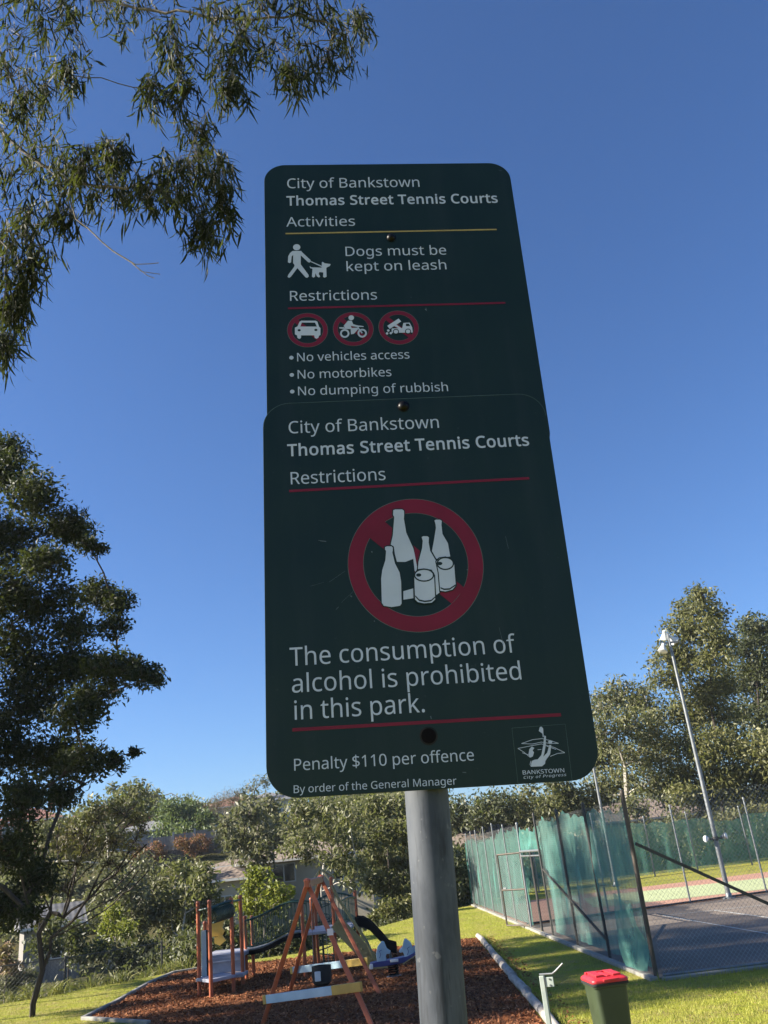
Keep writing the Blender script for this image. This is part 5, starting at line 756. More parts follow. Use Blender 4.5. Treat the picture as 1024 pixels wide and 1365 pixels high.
    # scuffs
    for par, lst, ee in ((up, [((268.5, 322), (270.8, 325.5), 1.6), ((269.8, 319.5), (270.6, 323), .8), ((246, 297), (246.8, 297.6), .9), ((430, 18), (436, 20), .9)], -.6),
                         (lo, [((77, 735), (86, 736.5), 1.3), ((74, 734), (78, 735), .7), ((152.5, 755), (153.4, 757), 1.5), ((118, 822), (120, 824), 1.7), ((104, 832), (122, 816), .3), ((88, 800), (112, 784), .35), ((150, 861), (151, 862.5), 1.4),
                               ((257, 1077), (262, 1077.5), 1.2), ((292, 790), (293.5, 791), 1.2), ((356, 740), (358, 760), .5), ((60, 805), (80, 800), .3), ((220, 1000), (221, 1004), 1.6), ((330, 880), (333, 905), .4), ((96, 842), (100, 838), .8)], -4.6)):
        for a, b, w in lst: s = MB(); strip(s, a, b, w, ee); s.build('scuff_mark', M['film_scuff'], par, fix=False)
    # fixings
    Rm = Matrix.Rotation(R(90), 3, 'X')
    for (x, y), dd, r in (((220.6, 170), 0, 7.5), ((217.6, 511), -4, 8.5)):
        b = MB(); k = r/1000
        b.lathe([(k*1.15, 0), (k*1.15, .0012), (k, .0016), (k*.93, .0035), (k*.7, .0058), (k*.35, .0072), (0.0001, .0076)], SL(x, y, dd), 24, Rm)
        b.build('bolt', M['bolt_dark'], sign, smooth=True)
    b = MB(); b.lathe([(.0102, 0), (.0102, .0006), (.009, .0007), (.0001, .0007)], SL(215.2, 1026.5, -4), 28, Rm); hole = b.build('bolt_hole', M['rust_hole'], sign, smooth=True)
    b = MB(); b.lathe([(.0125, 0), (.0125, .0003), (.0101, .0005), (.0101, 0)], SL(215.2, 1026.5, -4), 28, Rm); b.build('rim', M['worn_rim'], hole, smooth=True)
    # clamp bands behind the panels hold them to the tube
    for y in (170, 511, 1026):
        b = MB(); b.lathe([(.0305, -.012), (.0325, -.012), (.0325, .012), (.0305, .012)], SL(206+3, y, 34.5), 28)
        b.build('clamp', M['alu'], sign, smooth=True)
build_sign()
# ------------------------------------------------------------------ trees and plants
def quads_object(name, V, tint, mat, parent=None, k=4):
    """V: (n*k, 3) array of faces of k corners each; tint: one value per face"""
    n = len(V)//k
    me = bpy.data.meshes.new(name)
    me.vertices.add(n*k); me.vertices.foreach_set('co', V.astype(np.float32).ravel())
    me.loops.add(n*k); me.loops.foreach_set('vertex_index', np.arange(n*k, dtype=np.int32))
    me.polygons.add(n); me.polygons.foreach_set('loop_start', np.arange(0, n*k, k, dtype=np.int32))
    try: me.polygons.foreach_set('loop_total', np.full(n, k, dtype=np.int32))
    except Exception: pass
    a = me.attributes.new('tint', 'FLOAT', 'FACE'); a.data.foreach_set('value', tint.astype(np.float32))
    me.materials.append(mat); me.update(calc_edges=True); me.validate()
    o = bpy.data.objects.new(name, me); COL.objects.link(o)
    if parent: o.parent = parent
    return o

def unit(v): return v/np.maximum(1e-9, np.linalg.norm(v, axis=-1, keepdims=True))

def leaf_quads(rng, pos, L, W, droop=.5, out=None, outk=.5):
    n = len(pos)
    a = unit(rng.normal(size=(n, 3)))
    if out is not None: a = a+out*outk
    a[:, 2] -= droop; a = unit(a)
    s = unit(np.cross(a, rng.normal(size=(n, 3))))
    l = L*rng.uniform(.45, 1.5, (n, 1)); w = W*rng.uniform(.5, 1.4, (n, 1))
    nn = np.cross(a, s)*w*.35
    V = np.stack([pos, pos+a*l*.45+s*w*.5+nn, pos+a*l, pos+a*l*.5-s*w*.5+nn], 1)
    return V.reshape(-1, 3)

def sickle_quads(rng, pos, L, W, droop=1.3, seg=5):
    """long curved gum leaves: a strip of quads each"""
    n = len(pos)
    a = unit(rng.normal(size=(n, 3))*.75+np.array([0, 0, -droop]))
    s = unit(np.cross(a, rng.normal(size=(n, 3)))); b = np.cross(a, s)
    l = L*rng.uniform(.6, 1.3, (n, 1)); w = W*rng.uniform(.7, 1.25, (n, 1)); cv = rng.choice([-1, 1], (n, 1))*rng.uniform(.1, .6, (n, 1)); cb = rng.uniform(-.25, .25, (n, 1))
    prof = [.12, .75, 1.0, .9, .6, .06]
    ring = []
    for i in range(seg+1):
        t = i/seg; c = pos+a*l*t+s*l*cv*(t*t)+b*l*cb*t*t
        tw = unit(b+s*(.6*t-.3)); hw = w*prof[i]*.5
        ring.append((c-tw*hw, c+tw*hw))
    Q = [np.stack([ring[i][0], ring[i][1], ring[i+1][1], ring[i+1][0]], 1) for i in range(seg)]
    V = np.stack(Q, 1).reshape(-1, 3)
    return V, seg

class Skeleton:
    """limbs that reach every leafy clump, thickest where most clumps hang on them"""
    def __init__(self, path, rng): self.p = [np.array(q, float) for q in path]; self.par = [i-1 for i in range(len(path))]; self.rng = rng; self.ntrunk = len(path)
    def densify(self, step):
        P = [self.p[0]]
        for a, b in zip(self.p[:-1], self.p[1:]):
            k = max(1, int(np.linalg.norm(b-a)/step))
            for i in range(1, k+1):
                q = a+(b-a)*i/k
                P.append(q+self.rng.normal(size=3)*step*.05)
        self.p = P; self.par = [i-1 for i in range(len(P))]; self.ntrunk = len(P)
    def reach(self, c, zmin=-1e9, wob=.08, nseg=4):
        c = np.array(c, float); A = np.array(self.p)
        d = np.linalg.norm(A-c, axis=1)+1.2*np.maximum(0, A[:, 2]-c[2]+.05)
        d[A[:, 2] < zmin] += 1e3
        i = int(np.argmin(d)); a = self.p[i]; L = np.linalg.norm(c-a)
        if L < 1e-3: return i
        pr = i; mid = self.rng.normal(size=3)*L*wob; mid[2] += L*.06
        for k in range(1, nseg+1):
            t = k/nseg; q = a+(c-a)*t+mid*4*t*(1-t)*.6+(self.rng.normal(size=3)*L*.02 if k < nseg else 0)
            self.p.append(q); self.par.append(pr); pr = len(self.p)-1
        return pr
    def mesh(self, mb, rtip, rbase, expo=2.2, n=6):
        N = len(self.p); w = np.zeros(N); kids = [[] for _ in range(N)]
        for i, q in enumerate(self.par):
            if q >= 0: kids[q].append(i)
        for i in range(N-1, -1, -1):
            w[i] = max(1.0, w[i])
            if self.par[i] >= 0: w[self.par[i]] += w[i]*1.0
        # nodes are appended after their parents, so one backward pass is enough
        r = rtip*np.power(w, 1/expo); r = r/r[0]*rbase if r[0] > rbase else r; r[0] = max(r[0], rbase*.9)
        r = np.maximum(r, rtip)
        done = set()
        def chain(i, prev):
            pts = [self.p[prev]] if prev is not None else []; rs = [min(r[prev], r[i]*1.15)] if prev is not None else []
            while True:
                pts.append(self.p[i]); rs.append(r[i])
                if not kids[i]: break
                k = max(kids[i], key=lambda j: w[j])
                for j in kids[i]:
                    if j != k: stack.append((j, i))
                i = k
            if len(pts) > 1: mb.tube([tuple(q) for q in pts], [float(x) for x in rs], n if rs[0] > rtip*2.2 else 4)
        stack = [(0, None)]
        while stack: chain(*stack.pop())

def clumps(rng, blobs, nsub, spread=.75):
    C = []; S = []; B = []
    for b in blobs:
        x, y, z, a, c = b; k = max(4, int(nsub))
        d = unit(rng.normal(size=(k, 3)))*np.power(rng.uniform(.12, 1, (k, 1)), .45)
        C.append(np.array([x, y, z])+d*np.array([a, (a+c)/2, c])*spread); S.append(np.full(k, (a+c)/2)); B.append(np.tile([x, y, z], (k, 1)))
    return np.concatenate(C), np.concatenate(S), np.concatenate(B)

TREES = {}
def tree(key, name, label, leaf, bark, L, W, cover=2.0, nsub=16, rtip=.012, rbase=.2, droop=.5, sig=.3, cat='tree', seed=1, group=None, zmin=None, twigs=True, dist=1.2, limbs=(), grow=1.0):
    blobs, path = TREE[key]; blobs = [(b[0], b[1], b[2], b[3]*grow, b[4]*grow) for b in blobs]; cover *= 1.6; nsub = int(nsub*1.25); sig *= .85; rng = np.random.default_rng(seed*7+len(key))
    if path[0][2] > height(path[0][0], path[0][1]): path = [(path[0][0], path[0][1], height(path[0][0], path[0][1])-.1)]+list(path)
    root = empty(name, (path[0][0], path[0][1], height(path[0][0], path[0][1])))
    off = np.array(root.location)
    tag(root, label, cat, group)
    sk = Skeleton(path, rng); sk.densify(dist)
    for L0 in limbs:
        A = np.array(sk.p); pr = int(np.argmin(np.linalg.norm(A-np.array(L0[0]), axis=1)))
        for q in L0[1:]:
            a0 = sk.p[pr]; q = np.array(q); k = 3
            for i in range(1, k+1): sk.p.append(a0+(q-a0)*i/k+rng.normal(size=3)*.02); sk.par.append(pr); pr = len(sk.p)-1
    zm = path[0][2]+(path[-1][2]-path[0][2])*.25 if zmin is None else zmin
    order = sorted(blobs, key=lambda b: np.linalg.norm(np.array(b[:3])-np.array(path[-1]))*.3+b[2])
    for b in order: sk.reach((b[0], b[1], b[2]-b[4]*.15), zm)
    C, S, B = clumps(rng, blobs, nsub)
    mb = MB()
    sk.mesh(mb, rtip, rbase)
    if twigs:
        A = np.array(sk.p)
        for c, s in zip(C, S):
            d = np.linalg.norm(A-c, axis=1); i = int(np.argmin(d)); a = A[i]
            if .02 < d[i] < 3*s:
                m1 = a*.5+c*.5+rng.normal(size=3)*d[i]*.08
                mb.tube([tuple(a), tuple(m1), tuple(c)], [rtip*.75, rtip*.55, rtip*.3], 3, cap=False)
    mb.v = [tuple(np.array(v)-off) for v in mb.v]
    mb.build('trunk', M[bark], root, smooth=True)
    # leaves
    area = L*W*.5; P = []
    for c, s in zip(C, S):
        n = int(cover*math.pi*s*s/area/nsub*rng.uniform(.55, 1.4))
        P.append(c+rng.normal(size=(max(3, n), 3))*s*sig*np.array([1, 1, .8]))
    sizes = [len(p) for p in P]; P = np.concatenate(P)
    tc = np.repeat(rng.uniform(.1, .9, len(C)), sizes)
    tint = np.clip(tc*.45+rng.uniform(0, 1, len(P))*.55, 0, 1)
    V = leaf_quads(rng, P, L, W, droop)-off
    quads_object('crown', V, tint, M[leaf], root)
    return root

# the big dark tree whose crown fills the left edge, and its neighbours out of frame that shade the playground
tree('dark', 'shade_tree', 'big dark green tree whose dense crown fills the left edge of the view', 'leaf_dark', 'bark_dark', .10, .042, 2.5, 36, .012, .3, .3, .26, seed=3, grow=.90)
tree('lean', 'leaning_tree', 'slender dark-stemmed tree fanning to the right at the lawn edge, with sparse foliage', 'leaf_brown', 'bark_dark', .11, .035, .5, 22, .014, .15, .4, .3, seed=4, zmin=.9, limbs=LEAN)
tree('gum_left', 'gum_tree', 'tall olive gum tree behind the slender leaning tree', 'leaf_olive', 'bark_pale', .26, .11, 1.7, 18, .03, .28, .6, seed=5)
tree('gully_a', 'gully_tree', 'bushy gum tree in the gully just right of the slender leaning tree', 'leaf_grey', 'bark_grey', .2, .085, 1.7, 18, .02, .16, .6, seed=6)
tree('gully_b', 'gully_tree', 'pale-trunked bushy gum tree in the gully behind the climbing posts', 'leaf_olive', 'bark_pale', .2, .085, 1.8, 18, .02, .16, .6, seed=7)
tree('gully_y', 'small_tree', 'small yellow-green tree among darker bushes in the gully on the left', 'leaf_lime', 'bark_grey', .16, .07, 1.7, 14, .015, .08, .4, seed=8)
for k, s, lb in (('under_a', 9, 'dark leafy bush low behind the stem of the slender leaning tree'), ('under_b', 10, 'dark leafy bush at the gully edge left of the mulch corner'), ('under_c', 11, 'dark leafy bush at the gully edge right behind the climbing posts'), ('under_d', 12, 'dark leafy bush behind the green railed bridge')):
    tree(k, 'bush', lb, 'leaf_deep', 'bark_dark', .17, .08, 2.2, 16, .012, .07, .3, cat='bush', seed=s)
tree('pepper', 'rounded_tree', 'soft mid-green rounded tree on the hill above the fence', 'leaf_fern', 'bark_grey', .4, .16, 2.2, 18, .04, .3, .9, seed=13)
tree('skyline_a', 'hilltop_tree', 'airy gum tree on the skyline left of the rounded mid-green tree', 'leaf_olive', 'bark_grey', .45, .18, 1.6, 16, .04, .3, .4, seed=14)
tree('skyline_b', 'hilltop_tree', 'dark low-crowned tree on the skyline right behind the rounded mid-green tree', 'leaf_gold', 'bark_grey', .45, .18, 1.8, 16, .04, .3, .4, seed=15)
tree('bare', 'bare_tree', 'nearly leafless pinkish-grey tree in front of the hilltop house', 'leaf_bare', 'bark_grey', .22, .04, .5, 34, .03, .2, -.6, .3, seed=16)
tree('grey', 'gum_tree', 'grey-green gum tree left of the lower left corner of the sign', 'leaf_grey', 'bark_grey', .3, .12, 2.0, 20, .03, .25, .5, seed=17)
tree('skyline_c', 'hilltop_tree', 'thin feathery tree on the skyline just left of the sign', 'leaf_grey', 'bark_grey', .36, .09, .7, 16, .04, .2, .2, seed=18)
tree('multi', 'gum_tree', 'gum tree with several pale stems right under the sign, above the swing', 'leaf_olive', 'bark_pale', .23, .09, 1.5, 18, .022, .2, .6, seed=19)
tree('lime', 'small_tree', 'bright lime-green young tree behind the green railed bridge', 'leaf_lime', 'bark_grey', .16, .07, 1.9, 16, .015, .09, .3, seed=20)
tree('bushy', 'bushy_tree', 'big bushy olive tree under the sign, left of its pole', 'leaf_olive', 'bark_dark', .24, .11, 2.2, 20, .025, .25, .5, seed=21)
tree('shrub_a', 'shrub', 'rounded yellow-green shrub at the top of the sunny lawn, left of the sign pole', 'leaf_gold', 'bark_grey', .2, .08, 2.2, 16, .015, .06, .2, cat='shrub', seed=22)
tree('shrub_b', 'shrub', 'tall dark shrub at the lawn end, between the sign pole and the court fence', 'leaf_deep', 'bark_dark', .22, .1, 2.0, 16, .015, .1, .3, cat='shrub', seed=23)
tree('mid_a', 'dark_tree', 'dark spreading tree right of the sign pole, above the tan roof', 'leaf_deep', 'bark_grey', .33, .14, 2.2, 20, .03, .3, .4, seed=24)
tree('mid_b', 'dark_tree', 'dark spreading tree under the lower right corner of the sign', 'leaf_olive', 'bark_grey', .33, .14, 2.0, 20, .03, .3, .4, seed=25)
tree('white_gum', 'gum_tree', 'broad gum tree with white limbs just right of the sign, beyond the courts', 'leaf_olive', 'bark_pale', .3, .12, 1.6, 20, .06, .38, .5, seed=26, grow=1.35)
tree('tall', 'tall_tree', 'tallest tree on the right, olive gold and pointed, behind the light pole', 'leaf_gold', 'bark_dark', .3, .12, 2.1, 22, .03, .4, .5, seed=27, grow=1.25)
tree('right_dark', 'dark_tree', 'tall dark green tree at the right edge of the view', 'leaf_deep', 'bark_dark', .33, .14, 2.2, 22, .03, .4, .4, seed=28, grow=1.2)
tree('right_low', 'gum_tree', 'golden bushy tree below the tall dark tree at the right edge', 'leaf_gold', 'bark_dark', .3, .12, 2.0, 20, .03, .3, .5, seed=29, grow=1.2)
for k, s, lb in (('hedge_a', 30, 'bushy tree behind the green cloth at the far left of the courts'), ('hedge_b', 31, 'bushy tree behind the far green cloth, left of the tall light pole'), ('hedge_c', 32, 'bushy tree behind the far green cloth, right of the tall light pole')):
    tree(k, 'bushy_tree', lb, 'leaf_olive', 'bark_grey', .28, .12, 1.9, 18, .025, .2, .4, seed=s)
tree('shrub_left', 'shrub', 'pinkish flowering shrub at the far left edge of the lawn', 'leaf_pink', 'bark_grey', .13, .06, 1.9, 16, .01, .05, .2, cat='shrub', seed=33)
tree('shrub_grey', 'shrub', 'grey-green shrub at the far left edge, beside the strappy grasses', 'leaf_grey', 'bark_grey', .12, .04, 2.0, 16, .01, .05, -.3, cat='shrub', seed=34)

def off_frame_tree(x, y, h, r, seed, label):
    rng = np.random.default_rng(seed)
    bl = []
    for i in range(17):
        a = rng.uniform(0, 6.28); q = r*math.sqrt(rng.uniform(0, 1)); z = h*rng.uniform(.46, 1)
        bl.append((x+q*math.cos(a), y+q*math.sin(a), z, rng.uniform(.7, 1.3), rng.uniform(.55, .9)))
    TREE['side%d' % seed] = (bl, [(x, y, -.1), (x+.2, y, h*.3), (x, y+.2, h*.6), (x, y, h*.85)])
    tree('side%d' % seed, 'shade_tree', label, 'leaf_dark', 'bark_grey', .2, .085, 1.15, 14, .02, .28, .4, seed=seed)
OFF = [(-17.5, 16.0, 14.5, 2.2, 41, 'gum tree out at the left whose shadow falls across the mulch'),
       (-17, 20.6, 11.5, 2.1, 42, 'gum tree out at the left beside the playground lawn'),
       (-18, 18.2, 15, 2.3, 43, 'gum tree out at the left between two others'),
       (-19.5, 12.6, 13, 2.0, 44, 'gum tree out at the left nearest the sign')]
for a in OFF: off_frame_tree(*a)

def near_gum():
    rng = np.random.default_rng(77)
    blobs = TREE['gum'][0]
    trunk = [(-5.6, 4.4, -.1), (-5.5, 4.5, 2.0), (-5.1, 4.6, 4.0), (-4.6, 4.7, 5.6), (-3.9, 4.8, 6.6)]
    root = empty('overhanging_gum', (-5.6, 4.4, 0)); off = np.array(root.location)
    tag(root, 'gum tree hanging its long drooping leaves into the top left corner of the view', 'tree')
    mb = MB(); sk = Skeleton(trunk, rng); sk.densify(.5)
    # limbs follow the ones seen overhead
    fork = {0: len(sk.p)-1, 1: len(sk.p)-2, 2: len(sk.p)-4}
    for li, L in enumerate(LIMBS):
        pr = fork.get(li)
        if pr is None:
            A = np.array(sk.p); pr = int(np.argmin(np.linalg.norm(A-np.array(L[0]), axis=1)))
        prev = sk.p[pr]
        for q in L:
            q = np.array(q); k = max(1, int(np.linalg.norm(q-prev)/.12))
            for i in range(1, k+1):
                w = rng.normal(size=3)*.012 if i < k else 0
                sk.p.append(prev+(q-prev)*i/k+w); sk.par.append(pr); pr = len(sk.p)-1
            prev = q
    for tw in TWIGS:
        A = np.array(sk.p); pr = int(np.argmin(np.linalg.norm(A-np.array(tw[0]), axis=1)))
        for q in tw: sk.p.append(np.array(q)); sk.par.append(pr); pr = len(sk.p)-1
    extra = []
    for i in range(22):                                        # the crown goes on outside the frame, above and to the left
        extra.append((rng.uniform(-4.8, -3.2), rng.uniform(3.0, 6.4), rng.uniform(4.3, 7.4), rng.uniform(.3, .5), rng.uniform(.25, .4)))
    lowest = [b for b in blobs]
    for b in sorted(lowest+extra, key=lambda b: -b[2]): sk.reach((b[0], b[1], b[2]+b[4]*.4), 3.0, .1, 5)
    C = []; S = []
    for b in lowest+extra:
        k = 27
        d = unit(rng.normal(size=(k, 3)))*np.power(rng.uniform(.1, 1, (k, 1)), .5)
        C.append(np.array(b[:3])+np.array([0, 0, .09])+d*np.array([b[3], (b[3]+b[4])/2, b[4]])*1.2); S.append(np.full(k, (b[3]+b[4])/2))
    C = np.concatenate(C); S = np.concatenate(S)
    sk.mesh(mb, .0030, .16, 1.85, 7)
    A = np.array(sk.p); P = []
    for c, s in zip(C, S):
        d = np.linalg.norm(A-c, axis=1)+.5*np.maximum(0, c[2]-A[:, 2]); i = int(np.argmin(d)); a = A[i]
        m1 = a*.45+c*.55+np.array([0, 0, .25])*np.linalg.norm(c-a)+rng.normal(size=3)*.02
        e = c+np.array([rng.normal()*.05, rng.normal()*.05, -.16])
        mb.tube([tuple(a), tuple(m1), tuple(c), tuple(e)], [.0028, .0022, .0016, .0009], 3, cap=False)
        n = rng.integers(5, 10)
        for j in range(n):
            t = rng.uniform(.25, 1); q = (m1+(c-m1)*t*2 if t < .5 else c+(e-c)*(t*2-1))
            P.append(q+rng.normal(size=3)*.018)
    P = np.array(P)
    V, seg = sickle_quads(rng, P, .132, .0145, 2.2)
    tint = np.repeat(np.clip(rng.normal(.45, .25, len(P)), 0, 1), seg)
    mb.v = [tuple(np.array(v)-off) for v in mb.v]
    mb.build('trunk', M['bark_grey'], root, smooth=True)
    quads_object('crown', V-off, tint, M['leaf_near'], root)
near_gum()

# ------------------------------------------------------------------ ground cover nobody could count
def inside(poly, P):
    x, y = P[:, 0], P[:, 1]; r = np.zeros(len(P), bool); n = len(poly)
    for i in range(n):
        x0, y0 = poly[i]; x1, y1 = poly[(i+1) % n]
        c = ((y0 > y) != (y1 > y)) & (x < (x1-x0)*(y-y0)/((y1-y0) if abs(y1-y0) > 1e-9 else 1e-9)+x0)
        r ^= c
    return r

def blades(name, regions, n, h, w, mat, kind='stuff', label=None, z=0.0, seed=5, lean=.6, cat=None):
    rng = np.random.default_rng(seed); P = []
    for poly, avoid, share in regions:
        b = np.array(poly); lo, hi = b.min(0), b.max(0)
        Q = rng.uniform(lo, hi, (int(n*share*2.5), 2)); ok = inside(poly, Q)
        for a in avoid: ok &= ~inside(a, Q)
        P.append(Q[ok][:int(n*share)])
    P = np.concatenate(P); n = len(P)
    p = np.column_stack([P, np.full(n, z)])
    up = np.array([0, 0, 1.0])+rng.normal(size=(n, 3))*lean; up[:, 2] = np.abs(up[:, 2])+.25; up = unit(up)
    s = unit(np.cross(up, rng.normal(size=(n, 3)))); l = h*rng.uniform(.5, 1.4, (n, 1)); ww = w*rng.uniform(.7, 1.3, (n, 1))
    V = np.stack([p-s*ww/2, p+s*ww/2, p+up*l], 1).reshape(-1, 3)
    o = quads_object(name, V, rng.uniform(0, 1, n), mat, None, 3); o['kind'] = kind
    if label: o['label'] = label
    if cat: o['category'] = cat
    return o
LEFTL = [(-13, 16), (-4, 14), (-4.98, 16.4), (-6.55, 17.8), (-6.75, 23), (-7.2, 24.3), (-9.6, 21.9), (-14, 21)]
STRIP = [(1.45, 8.5), (6.5, 9), (5.4, 15.1), (3.42, 15.0), (2.2, 35), (1.3, 35), (1.25, 25.2)]
FRONT = [(1.5, 9), (7, 9), (7, 15.2), (3.4, 15.0), (1.45, 16)]
BACK = [(-5.5, 25.1), (1.2, 25.2), (1.9, 38), (1.5, 39.3), (-.3, 36.6), (-2.1, 32), (-3.6, 26.2), (-5.2, 25.9)]
blades('grass', [(LEFTL, [], .28), (STRIP, [], .22), (FRONT, [], .32), (BACK, [], .18)], 90000, .045, .007, M['blade'], label='short mown lawn grass', cat='grass')

def chips():
    rng = np.random.default_rng(9); b = np.array(MULCH); n = 60000
    Q = np.column_stack([rng.uniform(-6.8, 1.4, n), 9+16*np.power(rng.uniform(0, 1, n), 1.0)]); Q = Q[inside(MULCH, Q)]
    n = len(Q); p = np.column_stack([Q, rng.uniform(.012, .035, n)])
    a = unit(rng.normal(size=(n, 3))*np.array([1, 1, .45])); s = unit(np.cross(a, rng.normal(size=(n, 3))*.5+np.array([0, 0, 1.0])))
    l = .05*rng.uniform(.4, 1.5, (n, 1)); w = .018*rng.uniform(.5, 1.4, (n, 1))
    V = np.stack([p-a*l/2-s*w/2, p+a*l/2-s*w/2, p+a*l/2+s*w/2, p-a*l/2+s*w/2], 1).reshape(-1, 3)
    o = quads_object('mulch_chips', V, np.clip(rng.normal(.45, .28, n), 0, 1), M['chip']); tag(o, 'red-brown bark chips covering the playground', 'bark mulch', kind='stuff')
chips()
def stray_chips():
    rng = np.random.default_rng(15); n = 1500; y = rng.uniform(9, 25, n); x = np.interp(y, [9, 25], [1.42, 1.27])+.08+np.abs(rng.normal(0, .17, n))
    p = np.column_stack([x, y, rng.uniform(.012, .03, n)])
    a = unit(rng.normal(size=(n, 3))*np.array([1, 1, .3])); s = unit(np.cross(a, rng.normal(size=(n, 3))*.4+np.array([0, 0, 1.0])))
    l = .045*rng.uniform(.4, 1.5, (n, 1)); w = .018*rng.uniform(.5, 1.4, (n, 1))
    V = np.stack([p-a*l/2-s*w/2, p+a*l/2-s*w/2, p+a*l/2+s*w/2, p-a*l/2+s*w/2], 1).reshape(-1, 3)
    tag(quads_object('stray_chips', V, np.clip(rng.normal(.5, .28, n), 0, 1), M['chip']), 'bark chips spilled over the timber edging onto the grass', 'bark mulch', kind='stuff')
stray_chips()

def litter():
    rng = np.random.default_rng(19); n = 700
    Q = np.column_stack([rng.uniform(1.4, 7, n), rng.uniform(9, 30, n)]); Q = np.concatenate([Q[inside(STRIP, Q) | inside(FRONT, Q)], np.column_stack([rng.uniform(-12, -6.9, 250), rng.uniform(16, 22, 250)])])
    p = np.column_stack([Q, rng.uniform(.02, .045, len(Q))])
    V = leaf_quads(rng, p, .08, .028, 0)
    V = V.reshape(-1, 4, 3); V[:, :, 2] = .03+(V[:, :, 2]-V[:, :1, 2])*.2; V = V.reshape(-1, 3)
    tag(quads_object('fallen_leaves', V, rng.uniform(0, 1, len(Q)), M['litter']), 'dry leaves scattered on the lawn', 'leaf litter', kind='stuff')
litter()
EDGE = [(3.36, 15.0), (3.42, 15.0), (1.95, 39.4), (1.86, 39.4)]
EDGE2 = [(3.4, 14.86), (10, 15.3), (10, 15.42), (3.4, 14.98)]
EDGE3 = [(1.36, 25.1), (1.46, 25.1), (1.62, 9), (1.52, 9)]
blades('edge_grass', [(EDGE, [], .4), (EDGE2, [], .35), (EDGE3, [], .35)], 2600, .12, .009, M['blade'], label='longer unmown grass along the fence foot and timber edging', cat='grass', lean=.35)

def straps():
    rng = np.random.default_rng(29); P = []
    for x in np.arange(-13.5, -6.6, .22):
        y = yb(x)+rng.uniform(-.25, .8); k = rng.integers(30, 55)
        P.append(np.column_stack([x+rng.normal(0, .1, k), y+rng.normal(0, .1, k), np.full(k, height(x, y))]))
    p = np.concatenate(P); n = len(p)
    up = unit(np.array([0, 0, 1.0])+rng.normal(size=(n, 3))*np.array([.45, .45, .1])); s = unit(np.cross(up, rng.normal(size=(n, 3))))
    l = .42*rng.uniform(.5, 1.3, (n, 1)); w = .02
    out = up*np.array([1, 1, 0]); tip = p+up*l+out*l*.5; tip[:, 2] -= .06; mid = p+up*l*.6
    V = np.concatenate([np.stack([p-s*w/2, p+s*w/2, mid+s*w/2, mid-s*w/2], 1), np.stack([mid-s*w/2, mid+s*w/2, tip+s*.002, tip-s*.002], 1)]).reshape(-1, 3)
    tag(quads_object('strappy_grass', V, np.tile(rng.uniform(0, 1, n), 2), M['strap']), 'yellowish strappy grasses along the lawn edge', 'grass border', kind='stuff')
straps()

def scrub(name, label, pts, leaf, L, W, r, cover, seed):
    rng = np.random.default_rng(seed); V = []; T = []
    for (x, y) in pts:
        rr = r*rng.uniform(.6, 1.3); z = height(x, y)
        n = int(cover*math.pi*rr*rr/(L*W*.5)); k = 9
        cs = np.array([x, y, z+rr*.55])+unit(rng.normal(size=(k, 3)))*np.array([rr, rr, rr*.75])*rng.uniform(.3, .9, (k, 1))
        p = cs[rng.integers(0, k, n)]+rng.normal(size=(n, 3))*rr*.26; p = p[p[:, 2] > z-.1]
        V.append(leaf_quads(rng, p, L, W, .2)); T.append(np.clip(rng.uniform(.1, .8)*.5+rng.uniform(0, .6, len(p)), 0, 1))
    tag(quads_object(name, np.concatenate(V), np.concatenate(T), M[leaf]), label, 'scrub', kind='stuff')
rg = random.Random(4)
scrub('gully_scrub', 'tangled low scrub filling the gully beyond the lawn', [(x, yb(x)+rg.uniform(3.0, 9)) for x in np.arange(-22, 1.2, .33)], 'leaf_deep', .18, .075, 1.0, 1.9, 3)
scrub('hillside_scrub', 'olive scrub covering the far hillside', [p for p in [(rg.uniform(-48, 4), rg.uniform(58, 73)) for _ in range(110)]+[(rg.uniform(-60, 2), rg.uniform(84, 110)) for _ in range(90)] if not (-27 < p[0] < -12 and 66 < p[1] < 78) and not (p[0] < -31 and p[1] > 84 and p[1] < 100)], 'leaf_olive', .4, .17, 1.7, 1.8, 6)
scrub('far_scrub', 'dark scrub filling the gaps behind the courts', [(rg.uniform(-4, 34), rg.uniform(56, 66)) for _ in range(70)]+[(rg.uniform(4, 40), rg.uniform(70, 90)) for _ in range(60)], 'leaf_deep', .35, .15, 1.7, 2.0, 8)
scrub('skyline_wood', 'far wood along the top of the hill', [(rg.uniform(-90, 60), rg.uniform(118, 150)) for _ in range(140)], 'leaf_olive', .6, .26, 2.6, 1.8, 9)
